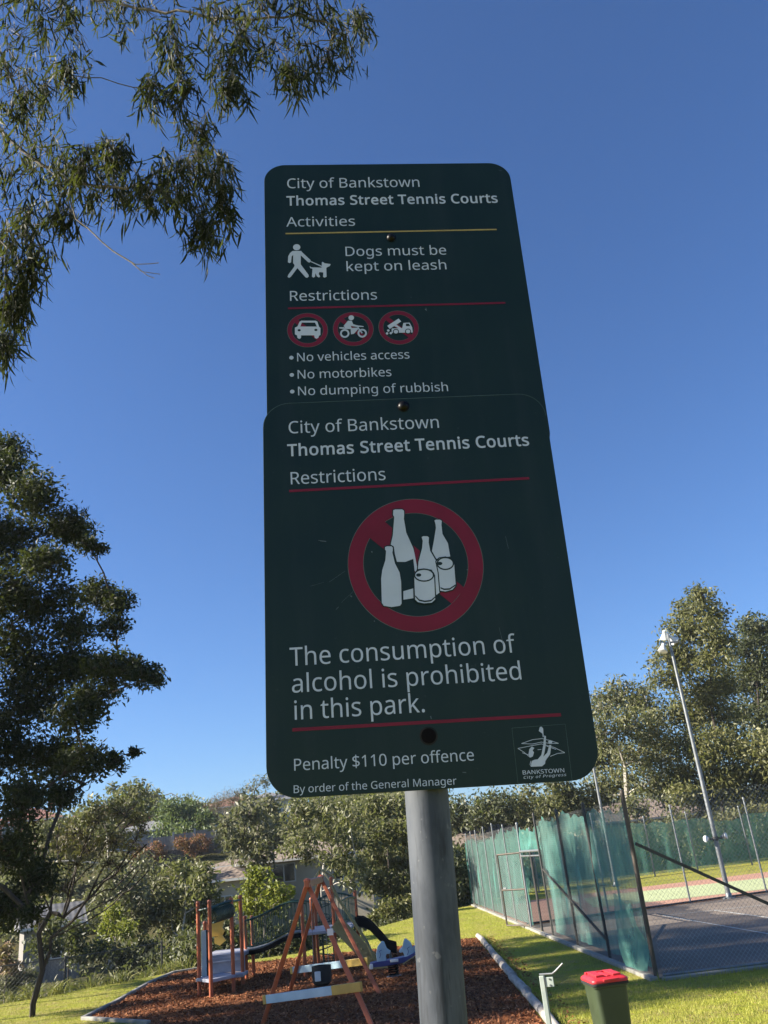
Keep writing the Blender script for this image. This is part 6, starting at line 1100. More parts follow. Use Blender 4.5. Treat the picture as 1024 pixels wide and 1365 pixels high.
# ------------------------------------------------------------------ houses on the far slope
def house(name, label, c, w, d, eave, ridge, rz, wall, roof, wins=(), over=.45, hip=True, base=-1.2, chim=False):
    root = empty(name, (c[0], c[1], c[2]), R(rz)); tag(root, label, 'house')
    m = MB(); h = eave; x, y = w/2, d/2
    m.add([(-x, -y, base), (x, -y, base), (x, y, base), (-x, y, base), (-x, -y, h), (x, -y, h), (x, y, h), (-x, y, h)], [(0, 1, 5, 4), (1, 2, 6, 5), (2, 3, 7, 6), (3, 0, 4, 7), (4, 5, 6, 7)])
    if not hip:
        m.add([(-x, -y, h+.001), (-x, y, h+.001), (-x, 0, ridge-.12)], [(0, 1, 2)]); m.add([(x, -y, h+.001), (x, y, h+.001), (x, 0, ridge-.12)], [(0, 2, 1)])
    m.build('wall', M[wall], root)
    m = MB(); X, Y = x+over, y+over; hx = max(.3, X-(Y if hip else 0)); t = .14; e = h-.05
    if not hip: hx = X
    bot = [(-X, -Y, e), (X, -Y, e), (X, Y, e), (-X, Y, e)]; top = [(p[0], p[1], e+t) for p in bot]; rd = [(-hx, 0, ridge), (hx, 0, ridge)]
    m.add(bot+top+rd, [(0, 3, 2, 1), (0, 1, 5, 4), (1, 2, 6, 5), (2, 3, 7, 6), (3, 0, 4, 7), (4, 5, 9, 8), (5, 6, 9), (6, 7, 8, 9), (7, 4, 8)])
    rf = m.build('roof', M[roof], root)
    m = MB(); m.bar((-X, -Y-.05, e+.06), (X, -Y-.05, e+.06), .1, .12); m.build('gutter', M['offwhite'], root)
    if chim:
        m = MB(); m.box((w*.25, 0, ridge+.2), (.6, .5, 1.2)); m.box((w*.25, 0, ridge+.83), (.7, .6, .08)); m.build('chimney', M['brick'], rf)
    for (wx, wz, ww, wh) in wins:
        m = MB(); yy = -y-.03
        for dx in (-ww/2, 0, ww/2): m.box((wx+dx, yy, wz), (.06, .07, wh+.06))
        for dz in (-wh/2, wh/2): m.box((wx, yy-.003, wz+dz), (ww+.06, .07, .06))
        f = m.build('window', M['offwhite'], root)
        m = MB(); m.box((wx, -y-.012, wz), (ww-.02, .02, wh-.02)); m.build('pane', M['glass'], f)
    return root
house('cream_house', 'cream rendered house with a tiled roof across the gully, behind the lime-green young tree', (-7.3, 56.2, 0), 9.2, 8, 2.7, 3.75, -3, 'cream', 'tile_tan', [(-.4, 2.05, 1.3, .95), (-3.1, 1.6, 1.0, 1.1), (3.0, 1.9, 1.2, 1.0)])
house('cream_house', 'pale cream block of a house seen over the posts of the climbing frame', (-10.9, 50.6, -.9), 3.2, 4.2, 2.9, 3.6, -3, 'cream', 'tile_tan', [(.5, 1.6, .8, 1.1)])
house('grey_house', 'pale grey house with a low metal roof at the left, behind the leaning tree', (-18.7, 46, -1.2), 2.6, 2.6, 2.0, 3.0, 28, 'paling', 'tile_grey', [(.4, 1.0, .9, .8)], hip=False, over=.25)
house('brick_house', 'red brick house with a dark tiled roof high at the left', (-42.2, 98, 6.8), 7, 7, 3.0, 4.6, 12, 'brick', 'tile_red', [(1.9, 2.1, 1.6, 1.0), (-1.6, 2.1, 1.6, 1.0)], chim=True)
house('tiled_house', 'house with a red-brown tiled roof next to the red brick house', (-36.5, 106, 7.2), 8, 7, 2.8, 4.4, 0, 'brick', 'tile_red', [(0, 1.8, 1.6, 1.0)])
house('veranda_house', 'pale blue-grey house half hidden behind the rounded mid-green tree', (-26.0, 88, 4.6), 7, 6, 2.3, 3.4, 5, 'greyblue', 'tile_grey', [(-1.5, 1.3, 1.4, .9), (1.4, 1.3, 1.4, .9)])
house('hilltop_house', 'white-walled house behind the leafless tree at the hill top', (-20.2, 101, 6.6), 8, 7, 2.6, 3.9, 0, 'offwhite', 'tile_red', [(-2, 1.6, 1.2, 1.0), (1.5, 1.6, 1.2, 1.0)])
house('hilltop_house', 'white house glimpsed between gum trees just left of the sign corner', (-15.2, 92, 6.0), 5, 5, 2.8, 3.8, 0, 'offwhite', 'tile_grey', [(.6, 1.9, 1.6, .9)])
house('roadside_house', 'low house with a tan tiled roof beyond the far end of the court fence', (5.2, 67, 0), 9.5, 7, 2.25, 3.75, 6, 'cream', 'tile_tan', [(-2.4, 1.2, 1.3, 1.0), (1.8, 1.2, 1.3, 1.0)])
house('roadside_house', 'low house with a pale tan roof behind the broad white-limbed gum tree', (17.5, 74, 0), 10, 7, 3.0, 4.6, 4, 'cream', 'tile_tan', [(-2, 1.6, 1.3, 1.0)])

def hill_walls():
    a, b = Vector((-24.2, 75.6, 0)), Vector((-13.6, 76.6, 0)); n = 14
    m = MB()
    for i in range(n):
        p = a+(b-a)*(i+.5)/n; m.box((p.x, p.y, 3.2+.11*i*.5), ((b-a).length/n*.99, .5, 2.6+.06*(i % 3)), rz=math.atan2(b.y-a.y, b.x-a.x))
    tag(m.build('retaining_wall', M['stone'], None, bevel=.03), 'dark grey stone retaining wall on the hillside below the paling fence', 'retaining wall')
    root = empty('paling_fence', (a.x, a.y, 4.5)); tag(root, 'weathered grey paling fence with pale posts along the top of the retaining wall', 'fence')
    d = b-a; ang = math.atan2(d.y, d.x); n = 6
    for i in range(n):
        m = MB(); L = d.length/n
        for k in range(12):
            q = d*((i+(k+.5)/12)/n)
            m.box((q.x, q.y, .62+.10*i+(.02 if k % 2 else 0)), (L/12*.94, .03, 1.25), rz=ang)
        m.build('paling_panel', M['paling'], root)
    for i in range(n+1):
        q = d*i/n; m = MB(); m.box((q.x, q.y-.09, .68+.1*i), (.16, .12, 1.5), rz=ang); m.build('post', M['paling_post'], root)
    rng = np.random.default_rng(3)
    for i, (x, lb) in enumerate(((-22.4, 'orange flowering shrub at the left end of the hillside paling fence'), (-18.6, 'orange flowering shrub at the middle of the hillside paling fence'))):
        TREE['fl%d' % i] = ([(x+rng.uniform(-1.3, 1.3), 75.0, 4.0+.2*i+rng.uniform(0, 1.2), .6, .45) for _ in range(9)], [(x, 74.9, 3.4), (x, 74.9, 4.2), (x, 74.9, 4.7)])
        tree('fl%d' % i, 'flowering_shrub', lb, 'leaf_orange', 'bark_grey', .16, .08, 1.3, 10, .02, .05, -.2, cat='shrub', seed=50+i)
hill_walls()

def low_fence():
    root = empty('wire_fence', (-13, 22.9, -.2)); tag(root, 'low dark wire fence along the gully behind the strappy grasses', 'fence')
    pts = [Vector((x, yb(x)+1.6, height(x, yb(x)+1.6)))-Vector((-13, 22.9, -.2)) for x in np.arange(-15, -5.5, 1.9)]
    for p in pts:
        m = MB(); m.tube([p-Vector((0, 0, .2)), p+Vector((0, 0, 1.15))], .03, 8); m.build('post', M['pipe_dark'], root)
    m = MB()
    for a, b in zip(pts[:-1], pts[1:]):
        chain_link(m, a, b, 1.05, .05, .1, .002)
        m.tube([a+Vector((0, 0, 1.1)), b+Vector((0, 0, 1.1))], .012, 6)
    m.build('wire_mesh', M['wire_dark'], root, fix=False)

def chain_link(m, p0, p1, h, z0, sp, r):
    """crossing diagonal wires between p0 and p1, clipped to the panel"""
    p0, p1 = Vector(p0), Vector(p1); d = p1-p0; L = math.hypot(d.x, d.y); ux = d/L
    nrm = Vector((-ux.y, ux.x, 0)).normalized()
    for sgn in (1, -1):
        t = -h
        while t < L:
            s0, s1 = max(0, t), min(L, t+h)
            if s1-s0 > .02:
                za, zb = (s0-t, s1-t) if sgn > 0 else (h-(s0-t), h-(s1-t))
                a = p0+ux*s0+Vector((0, 0, z0+za))+nrm*r*sgn; b = p0+ux*s1+Vector((0, 0, z0+zb))+nrm*r*sgn
                up = Vector((0, 0, r)); sd = nrm*r
                vs = [a+up, a+sd-up*.5, a-sd-up*.5, b+up, b+sd-up*.5, b-sd-up*.5]
                m.add(vs, [(0, 1, 4, 3), (1, 2, 5, 4), (2, 0, 3, 5)])
            t += sp
low_fence()

# ------------------------------------------------------------------ the tennis courts' fences, gate and lamps
def cloth_sheet(pts, z0, zt, n, mat, parent, name='shade_cloth', seed=1, off=.06, nz=14, fold=.05):
    rng = np.random.default_rng(seed); P = [Vector(p) for p in pts]; m = MB(); V = []
    segs = [(P[i+1]-P[i]).length for i in range(len(P)-1)]; tot = sum(segs)
    ph = rng.uniform(0, 6, 6)
    for i in range(n+1):
        s = tot*i/n; k = 0; q = s
        while k < len(segs)-1 and q > segs[k]: q -= segs[k]; k += 1
        d = (P[k+1]-P[k]).normalized(); nr = Vector((-d.y, d.x, 0)); c = P[k]+d*q
        ztop = zt(s)+.05*math.sin(s*2.3+ph[0])+.04*math.sin(s*5.1+ph[1])+.03*math.sin(s*11+ph[5])
        for j in range(nz+1):
            t = j/nz; z = z0(s)+(ztop-z0(s))*t
            o = off+fold*(math.sin(s*4.3+ph[2]+t*1.4)+.6*math.sin(s*9.7+ph[3]-t*2.2)+.4*math.sin(t*7+s*1.3+ph[4]))*(.35+.65*math.sin(math.pi*min(1, t*1.1)))
            V.append(c+nr*o+Vector((0, 0, z)))
    m.v = [tuple(v) for v in V]
    m.f = [(i*(nz+1)+j, (i+1)*(nz+1)+j, (i+1)*(nz+1)+j+1, i*(nz+1)+j+1) for i in range(n) for j in range(nz)]; m.m = [0]*len(m.f)
    return m.build(name, mat, parent, smooth=True, fix=False)

FA, FB = Vector((3.44, 15.17, 0)), Vector((1.97, 39.53, 0)); FD = (FB-FA).normalized()
FH = 2.75
def post_at(root, p, h, r, mat, lean=0.0, cap=True, tone=None):
    m = MB(); q = p-root.location
    m.tube([q+Vector((0, 0, -.1)), q+Vector((lean, 0, h))], r, 10)
    if cap: m.lathe([(r*1.12, 0), (r*1.12, .03), (r*.6, .06), (.001, .07)], q+Vector((lean, 0, h-.01)), 10)
    return m.build('post', mat, root, smooth=True)

def left_fence():
    root = empty('court_fence', FA); tag(root, 'tall wire fence with torn green shade cloth along the left side of the courts', 'fence')
    post_at(root, FA, 2.78, .038, M['pipe_warm'], .03)
    ys = [2.72, 5.3, 7.9, 10.9, 13.4, 15.9, 18.3, 20.6, 22.6, 24.36]
    rng = random.Random(3)
    for i, s in enumerate(ys):
        post_at(root, FA+FD*s, FH+rng.uniform(-.04, .14), (.029 if s < 12 else .022), M['pipe_dark'] if s < 9 else M['galv'], rng.uniform(-.03, .03))
    m = MB()
    for a, b in ((0, 7.95), (11.0, 24.36)):
        chain_link(m, FD*a, FD*b, FH-.12, .06, .085, .0017)
        for z in (.1, 1.3, FH-.1): m.tube([FD*a+Vector((0, 0, z)), FD*b+Vector((0, 0, z))], .0025, 4)
    m.build('wire_mesh', M['wire_dark'], root, fix=False)
    cloth_sheet([FD*10.9, FD*24.4], lambda s: .08, lambda s: 2.50+.12*math.sin(s*.55), 150, M['cloth'], root, seed=4, off=-.07)
    cloth_sheet([FD*.08, FD*7.95], lambda s: .12, lambda s: 2.62-.05*math.sin(s*.8), 110, M['cloth_thin'], root, seed=6, off=-.07)
    cloth_sheet([FD*7.95, FD*10.9], lambda s: 1.98, lambda s: 2.52, 30, M['cloth'], root, seed=8, off=-.06)
    # the loose end of the cloth lapped round the corner post
    cloth_sheet([FD*1.1, FD*.15], lambda s: .1, lambda s: 1.25-.25*s, 40, M['cloth'], root, seed=9, off=-.12, fold=.08)
    m = MB(); m.bar(FD*2.72+Vector((0, 0, .35)), FD*7.9+Vector((0, 0, 1.55)), .04, .04); m.build('brace', M['pipe_dark'], root)
    m = MB()                                                    # gate head over the opening
    m.tube([FD*7.9+Vector((0, 0, 1.98)), FD*10.9+Vector((0, 0, 1.98))], .03, 8); m.tube([FD*7.9+Vector((0, 0, 1.86)), FD*10.9+Vector((0, 0, 1.86))], .02, 8)
    m.build('gate_head', M['galv'], root, smooth=True)
    m = MB(); m.tube([FD*9.3+Vector((0, 0, -.05)), FD*9.3+Vector((0, 0, 1.96))], .032, 8); m.build('post', M['pipe_dark'], root, smooth=True)
left_fence()

def gate():
    g = FA+FD*11.0; root = empty('court_gate', g); tag(root, 'narrow wire gate with a pipe frame standing open at the court entrance', 'gate')
    d = Vector((-.42, .55, 0)).normalized()*.95
    m = MB()
    for a, b in (((0, 0, .08), (0, 0, 1.95)), (tuple(d+Vector((0, 0, .08))), tuple(d+Vector((0, 0, 1.95)))), ((0, 0, 1.95), tuple(d+Vector((0, 0, 1.95)))), ((0, 0, .08), tuple(d+Vector((0, 0, .08)))), ((0, 0, 1.0), tuple(d+Vector((0, 0, 1.0))))):
        m.tube([a, b], .025, 8)
    m.build('gate_frame', M['pipe_warm'], root, smooth=True)
    m = MB(); chain_link(m, (0, 0, 0), d, 1.85, .09, .07, .0018); m.build('wire_mesh', M['wire'], root, fix=False)
    m = MB(); m.bar(d*.93+Vector((0, 0, 1.05)), d*.8+Vector((0, 0, 1.05)), .03, .04); m.build('latch', M['galv'], root)
gate()

def front_fence():
    a = Vector((3.5, 15.19, 0)); b = Vector((14, 15.9, 0)); d = (b-a).normalized(); L = (b-a).length
    root = empty('court_fence', a); tag(root, 'bare chain wire fence with a diagonal brace across the near end of the courts', 'fence')
    for s in (3.4, 6.8, L): post_at(root, a+d*s, FH, .03, M['pipe_dark'])
    m = MB(); chain_link(m, d*.05, d*L, FH-.12, .06, .075, .0019); m.build('wire_mesh', M['wire'], root, fix=False)
    m = MB(); m.bar(d*.03+Vector((0, 0, 1.98)), d*3.32+Vector((0, 0, .12)), .045, .045); m.build('brace', M['pipe_dark'], root)
    m = MB(); m.tube([Vector((.05, 0, .05)), d*L+Vector((0, 0, .05))], .022, 8); m.build('bottom_rail', M['galv'], root, smooth=True)
front_fence()

def mid_fence():
    a = Vector((2.78, divy(2.78), 0)); b = Vector((20, divy(20), 0)); d = (b-a).normalized(); L = (b-a).length
    root = empty('court_fence', a); tag(root, 'see-through wire fence on thin posts dividing the grey court from the red and green one', 'fence')
    for s in (2.6, 5.35, 8.05, 10.7, 13.4, 16.0): post_at(root, a+d*s, 2.8, .028, M['galv'])
    m = MB(); chain_link(m, d*0, d*L, 2.6, .06, .09, .0016); m.build('wire_mesh', M['wire_dark'], root, fix=False)
    m = MB(); m.tube([Vector((0, 0, .05)), d*L+Vector((0, 0, .05))], .03, 8); m.build('bottom_rail', M['pipe_dark'], root, smooth=True)
mid_fence()

def far_fence():
    P = [Vector((1.97, 39.53, 0)), Vector((7, 46.4, 0)), Vector((14, 47.8, 0)), Vector((40, 50.2, 0))]
    root = empty('court_fence', P[0]); tag(root, 'far court fence hung with green shade cloth below the trees', 'fence')
    Q = [p-P[0] for p in P]; h = 2.8
    for k in range(3):
        d = Q[k+1]-Q[k]; n = max(1, round(d.length/2.8))
        for i in range(1, n+1): post_at(root, P[0]+Q[k]+d*i/n, 2.85, .038, M['galv'])
    m = MB()
    for k in range(3): chain_link(m, Q[k], Q[k+1], 3.15 if k == 2 else 2.7, .06, .13, .0028)
    m.build('wire_mesh', M['wire_dark'], root, fix=False)
    cloth_sheet(Q, lambda s: .1, lambda s: 2.45+.12*math.sin(s*.6)+.08*math.sin(s*1.7), 240, M['cloth_far'], root, seed=12, off=.06)
far_fence()

def flood_head(m, c, aim, s=1.0):
    d, u, v = frame_of(aim); Mx = Matrix((u, v, d)).transposed()
    m.lathe([(.03*s, -.22*s), (.07*s, -.2*s), (.10*s, -.05*s), (.19*s, .12*s), (.21*s, .17*s), (.205*s, .18*s)], c, 18, Mx)
def lens_of(m, c, aim, s=1.0):
    d, u, v = frame_of(aim); Mx = Matrix((u, v, d)).transposed(); m.lathe([(.198*s, .172*s), (.15*s, .2*s), (.05*s, .215*s), (.001, .217*s)], c, 18, Mx)
def light_pole(p, label, low):
    root = empty('light_pole', p); tag(root, label, 'light pole')
    m = MB(); m.tube([(0, 0, -.1), (0, 0, 2.5), (0, 0, 8.0)], [.075, .068, .045], 16); m.build('pole', M['galv'], root, smooth=True)
    m = MB(); m.lathe([(.2, 0), (.2, .03), (.1, .04), (.09, .14), (.076, .16)], (0, 0, .01), 16); m.build('base_plate', M['galv'], root, smooth=True)
    m = MB(); m.bar((-.28, 0, 7.98), (.28, 0, 7.98), .06, .06); m.tube([(0, 0, 7.9), (0, 0, 8.3)], .03, 8); m.build('cross_arm', M['galv'], root)
    for c, aim in (((-.27, -.02, 7.82), (-.35, -.2, -1)), ((.14, .1, 8.12), (.75, .35, -.75)), ((-.05, .16, 8.3), (.1, .6, -.8))):
        m = MB(); flood_head(m, c, aim, .78); f = m.build('floodlight', M['white'], root, smooth=True)
        m = MB(); lens_of(m, c, aim, .78); m.build('lens', M['lens'], f, smooth=True)
    if low:
        m = MB(); m.lathe([(.07, -.06), (.09, -.06), (.09, .06), (.07, .06)], (0, 0, 1.72), 16); m.bar((-.22, 0, 1.72), (.22, 0, 1.72), .05, .05); m.build('bracket', M['pipe_dark'], root, smooth=True)
        for c, aim in (((-.26, -.04, 1.74), (-.8, -.6, .1)), ((.26, -.02, 1.76), (.75, -.55, .15))):
            m = MB(); flood_head(m, c, aim, .5); f = m.build('floodlight', M['galv'], root, smooth=True)
            m = MB(); lens_of(m, c, aim, .5); m.build('lens', M['lens'], f, smooth=True)
light_pole(Vector((9.18, 28.78, 0)), 'tall slender grey light pole with white floodlights at the top and a lower pair halfway', True)
light_pole(Vector((8.6, 42.4, 0)), 'grey light pole behind the red and green court, its head hidden by the sign', False)

def kerb():
    m = MB(); m.bar(FA+Vector((-.06, -.1, .02)), FB+Vector((-.06, .1, .02)), .12, .07); o = m.build('kerb', M['concrete'], None, bevel=.01); o['kind'] = 'structure'
    m = MB(); m.bar((3.5, 15.02, .015), (14, 15.73, .015), .14, .06); o = m.build('kerb', M['concrete'], None, bevel=.01); o['kind'] = 'structure'
    m = MB()
    L = [(-4.9, 16.36), (-6.55, 17.78), (-6.6, 19.8), (-6.8, 22.8), (-6.72, 24.6), (-5.65, 25.15)]
    for a, b in zip(L[:-1], L[1:]): m.bar((a[0], a[1], .02), (b[0], b[1], .02), .09, .07)
    o = m.build('kerb', M['concrete'], None, bevel=.015); o['kind'] = 'structure'
kerb()
def logs():
    a, b = Vector((1.27, 25.15, 0)), Vector((1.44, 8.5, 0)); d = b-a; L = d.length; u = d/L; s = 0; i = 0
    rng = random.Random(8); names = ['farthest', 'second', 'third', 'fourth', 'fifth', 'sixth', 'seventh', 'eighth', 'ninth', 'tenth', 'eleventh']
    while s < L-1 and i < 11:
        l = rng.uniform(1.4, 2.0); p = a+u*(s+l/2)
        m = MB(); j = Vector((rng.uniform(-.02, .02), 0, 0)); r = rng.uniform(.062, .074); k = 6
        m.tube([Vector((0, 0, 0))+u*(t/k-.5)*(l-.03)+j*(t-3)/3 for t in range(k+1)], [r*rng.uniform(.94, 1.05) for t in range(k+1)], 14)
        o = m.build('timber_log', M['log'], None, smooth=True); o.location = (p.x, p.y, .05)
        tag(o, '%s weathered timber log edging the mulch, %s' % (names[i], 'at the lawn end beside the court fence' if i == 0 else 'counted from the far end of the row'), 'log', 'timber logs edging the mulch')
        s += l; i += 1
logs()

# ------------------------------------------------------------------ playground
def swing():
    nl, nr, fl, fr = Vector((-2.77, 15.03, 0)), Vector((-.9, 13.7, 0)), Vector((-2.86, 18.6, 0)), Vector((-.94, 16.77, 0))
    na, fa = Vector((-1.82, 14.36, 1.93)), Vector((-1.98, 17.75, 1.93))
    root = empty('swing_set', ((nl+fr)/2)); root.location.z = 0; o = root.location.copy()
    tag(root, 'orange A-frame swing with pale blue and yellow cross bars standing on the mulch', 'swing')
    ax = (fa-na).normalized()
    for f, a, s in ((nl, na, -1), (nr, na, 1), (fl, fa, -1), (fr, fa, 1)):
        m = MB(); top = a+(a-f)*.035+ax*(.05*s); m.bar(f-o-Vector((0, 0, .1)), top-o, .07, .07, up=ax); m.build('leg', M['orange'], root, bevel=.012)
    m = MB(); m.bar(na-ax*.15-o, fa+ax*.15-o, .075, .11); m.build('top_beam', M['orange'], root, bevel=.01)
    for l, r, a in ((nl, nr, na), (fl, fr, fa)):
        p, q = l+(a-l)*.185, r+(a-r)*.265; d = (q-p).normalized(); p = p-d*.1; q = q+d*.1; e = ax*(-.07 if a is na else .07)
        p = p+e-o; q = q+e-o; L = (q-p).length
        m = MB(); m.bar(p+d*.07, p+d*(L*.72), .05, .12); bb = m.build('cross_bar', M['skyblue'], root, bevel=.008)
        for e0, e1 in ((p, p+d*.07), (p+d*(L*.72), q)): m = MB(); m.bar(e0, e1, .056, .126); m.build('bar_end', M['yellow'], bb, bevel=.008)
    for f, a in ((nr, na),):
        m = MB(); c = f+(a-f)*.64-o; m.bar(c-Vector((0, 0, .04))-ax*.05, c+Vector((0, 0, .05))-ax*.05, .09, .02); m.build('sticker', M['white'], root)
    # the seat hangs from the beam: a thing of its own
    hp = na+(fa-na)*.56; s = empty('bucket_swing', (hp.x, hp.y, 0)); tag(s, 'black bucket swing seat with a white front hanging on two chains', 'swing seat')
    for dx in (-.13, .13):
        m = MB(); n = 46
        for i in range(n):
            z0 = .62+(1.87-.62)*i/n; z1 = z0+(1.25/n)*1.15
            m.bar((dx*(1-.3*i/n), 0, z0), (dx*(1-.3*i/n), 0, z1), .012 if i % 2 else .004, .004 if i % 2 else .012, up=(0, 1, 0))
        m.build('chain', M['galv'], s)
    m = MB(); prof = [(.001, .3), (.10, .3), (.15, .34), (.17, .45), (.165, .6), (.15, .6), (.15, .46), (.13, .37), (.09, .34), (.001, .335)]
    m.lathe(prof, (0, 0, 0), 20); m.build('bucket', M['rubber'], s, smooth=True)
    m = MB(); m.box((-.05, -.172, .46), (.10, .03, .15)); m.build('front_guard', M['white'], s, bevel=.012)
swing()

def play_structure():
    root = empty('play_structure', (-3.6, 21, 0)); o = root.location.copy()
    tag(root, 'orange-posted climbing frame with a green arched bridge, lilac decks and a black slide', 'play equipment')
    W = lambda x, y, z: Vector((x, y, z))-o
    posts = [(-4.76, 19.32, 1.71), (-4.39, 18.76, 1.72), (-4.05, 19.26, 1.71), (-4.09, 20.42, 1.72), (-4.2, 21.41, 1.25), (-4.14, 21.95, 1.22), (-5.2, 22.0, 1.2), (-5.0, 20.9, 1.25), (-2.77, 20.62, 1.5), (-2.10, 20.84, 1.88), (-1.72, 22.6, 1.5), (-2.72, 22.7, 1.5), (-2.66, 21.5, 1.48)]
    for x, y, h in posts:
        m = MB(); m.tube([W(x, y, -.1), W(x, y, h)], .04, 12); m.lathe([(.048, 0), (.048, .02), (.03, .045), (.001, .05)], W(x, y, h-.005), 12); m.build('post', M['orange'], root, smooth=True)
    # step, main deck and its riser
    m = MB(); m.prism([(-4.8, 19.3), (-4.39, 18.72), (-4.0, 19.26), (-4.42, 19.9)], lambda x, y, d: W(x, y, d), .27, .33); m.build('step', M['lilac'], root, bevel=.01)
    m = MB(); m.box(W(-4.55, 21.3, .57), (.95, 1.3, .07)); m.build('deck', M['lilac'], root, bevel=.01)
    m = MB(); m.box(W(-4.55, 20.63, .40), (.95, .04, .30)); m.box(W(-4.55, 20.6, .47), (.9, .05, .03)); m.build('riser', M['lilac'], root, bevel=.008)
    m = MB(); m.box(W(-4.5, 20.3, .22), (1.0, .6, .06)); m.build('step', M['lilac'], root, bevel=.01)
    m = MB(); m.box(W(-4.72, 19.9, .72), (.04, .55, .88)); m.build('side_panel', M['black'], root, bevel=.01)
    m = MB(); m.box(W(-4.72, 19.6, .72), (.10, .05, .9)); m.build('panel_edge', M['skyblue'], root, bevel=.01)
    m = MB(); m.prism([(-.16, .9), (.1, .9), (.16, 1.0), (.1, 1.08), (.15, 1.2), (.15, 1.32), (-.16, 1.32)], lambda x, z, d: W(-4.95+x, 21.95+d, z), 0, .04); m.prism([(-.12, .76), (0, .7), (.14, .8), (.06, .92), (-.12, .88)], lambda x, z, d: W(-4.9+x, 21.9+d, z), 0, .04); m.build('play_panel', M['yellow'], root)
    # overhead rails with the coil
    m = MB(); m.tube([W(-4.76, 19.32, 1.57), W(-4.5, 19.1, 1.60), W(-4.05, 19.26, 1.67), W(-4.09, 20.42, 1.66)], .022, 8)
    m.tube([W(-4.39, 18.8, 1.58), W(-4.25, 18.95, 1.64), W(-4.05, 19.24, 1.69)], .03, 8); m.build('overhead_rail', M['playgreen'], root, smooth=True)
    m = MB(); pts = []
    for i in range(200):
        t = i/199; a = t*2*math.pi*13; c = Vector((-4.36+.3*t, 18.85+.4*t, 1.45+.06*t)); e = Vector((.6, .8, 0)).normalized(); n1 = Vector((-e.y, e.x, 0))
        pts.append(c-o+n1*.13*math.cos(a)+Vector((0, 0, .13*math.sin(a))))
    m.tube(pts, .013, 6); m.build('coil_climber', M['playgreen'], root, smooth=True)
    # arched bridge with two railings
    def br(t, y): return Vector((-4.14+1.4*t, y, .60+.22*t+.02*math.sin(math.pi*t)-.05*math.sin(2*math.pi*t)))
    m = MB(); n = 14
    for i in range(n):
        a, b = br(i/n, 21.5), br((i+1)/n-.006, 21.5); m.bar(a-o, b-o, .72, .05)
    m.build('bridge_deck', M['galv'], root)
    for y in (21.12, 21.88):
        m = MB()
        for i in range(n):
            a, b = br(i/n, y)-Vector((0, 0, .05)), br((i+1)/n, y)-Vector((0, 0, .05)); m.bar(a-o, b-o, .04, .09)
        m.build('bridge_beam', M['black'], root)
    for y in (21.12, 21.88):
        m = MB(); m.tube([br(i/16, y)-o+Vector((0, 0, .60+.07*math.sin(math.pi*i/16))) for i in range(17)], .022, 8)
        m.tube([br(i/16, y)-o+Vector((0, 0, .07)) for i in range(17)], .016, 6)
        for i in range(17):
            t = i/16; q = br(t, y)-o; m.tube([q+Vector((0, 0, .06)), q+Vector((0, 0, .60+.07*math.sin(math.pi*t)))], .011, 6)
        m.build('bridge_railing', M['playgreen'], root, smooth=True)
    # tower
    m = MB(); m.box(W(-2.25, 21.65, .82), (1.0, 1.9, .06)); m.build('deck', M['lilac'], root, bevel=.01)
    for (a, b, arch) in (((-2.72, 22.7), (-1.72, 22.6), .14), ((-2.1, 20.9), (-1.72, 22.55), .04)):
        m = MB(); A, B = Vector((a[0], a[1], 0)), Vector((b[0], b[1], 0)); n = 12
        if arch < .1: A = A+(B-A)*.4
        m.tube([A+(B-A)*i/n-o+Vector((0, 0, 1.38+arch*math.sin(math.pi*i/n))) for i in range(n+1)], .022, 8)
        m.tube([A-o+Vector((0, 0, .92)), B-o+Vector((0, 0, .92))], .016, 6)
        for i in range(1, n): q = A+(B-A)*i/n-o; m.tube([q+Vector((0, 0, .91)), q+Vector((0, 0, 1.37+arch*math.sin(math.pi*i/n)))], .011, 6)
        m.build('tower_railing', M['playgreen'], root, smooth=True)
    # spiral climber
    m = MB(); c = Vector((-2.62, 22.95, 0))-o
    m.tube([c+Vector((0, 0, -.1)), c+Vector((0, 0, 1.85))], .025, 10); m.tube([c+Vector((.24, .1, -.1)), c+Vector((.24, .1, 1.0))], .016, 8)
    m.tube([c+Vector((.26*math.cos(a), .26*math.sin(a), .1+a*.048)) for a in np.linspace(0, 2*math.pi*4.5, 140)], .015, 6)
    for k in range(5): z = .1+k*.3; m.tube([c+Vector((0, 0, z)), c+Vector((.26, 0, z))], .01, 6)
    m.build('spiral_climber', M['playgreen'], root, smooth=True)
    # yellow ramp with hand rails
    a, b = W(-2.05, 20.72, 1.0), W(-1.18, 20.6, .02); d = (b-a).normalized()
    m = MB(); m.bar(a, b, .3, .035, up=(0, 1, 0)); m.build('ramp', M['yellow_dull'], root, bevel=.006)
    m = MB()
    for k in range(9): q = a+(b-a)*(k+.5)/9; m.bar(q+Vector((0, -.16, .02)), q+Vector((0, .16, .02)), .03, .03)
    m.build('ramp_cleat', M['yellow_dull'], root)
    for y in (-.17, .17):
        m = MB(); m.tube([W(-2.08, 20.72+y, 1.75), W(-1.95, 20.72+y, 1.45), W(-1.4, 20.66+y, .55), W(-1.22, 20.62+y, .1)], .018, 8); m.build('hand_rail', M['yellow_dull'], root, smooth=True)
    m = MB(); ap = W(-2.4, 21.5, 2.12)
    for x, y, z in ((-2.77, 20.62, 1.5), (-2.1, 20.84, 1.8), (-1.72, 22.6, 1.5), (-2.72, 22.7, 1.5)): m.tube([W(x, y, z), ap], .018, 8)
    m.build('roof_frame', M['yellow_dull'], root, smooth=True)
    # black slide falling away to the right behind the tower
    P = [(-1.72, .83), (-1.55, .81), (-1.4, .72), (-1.15, .44), (-1.0, .24), (-.82, .18)]
    m = MB(); y0, y1 = 22.0, 22.5
    sec = []
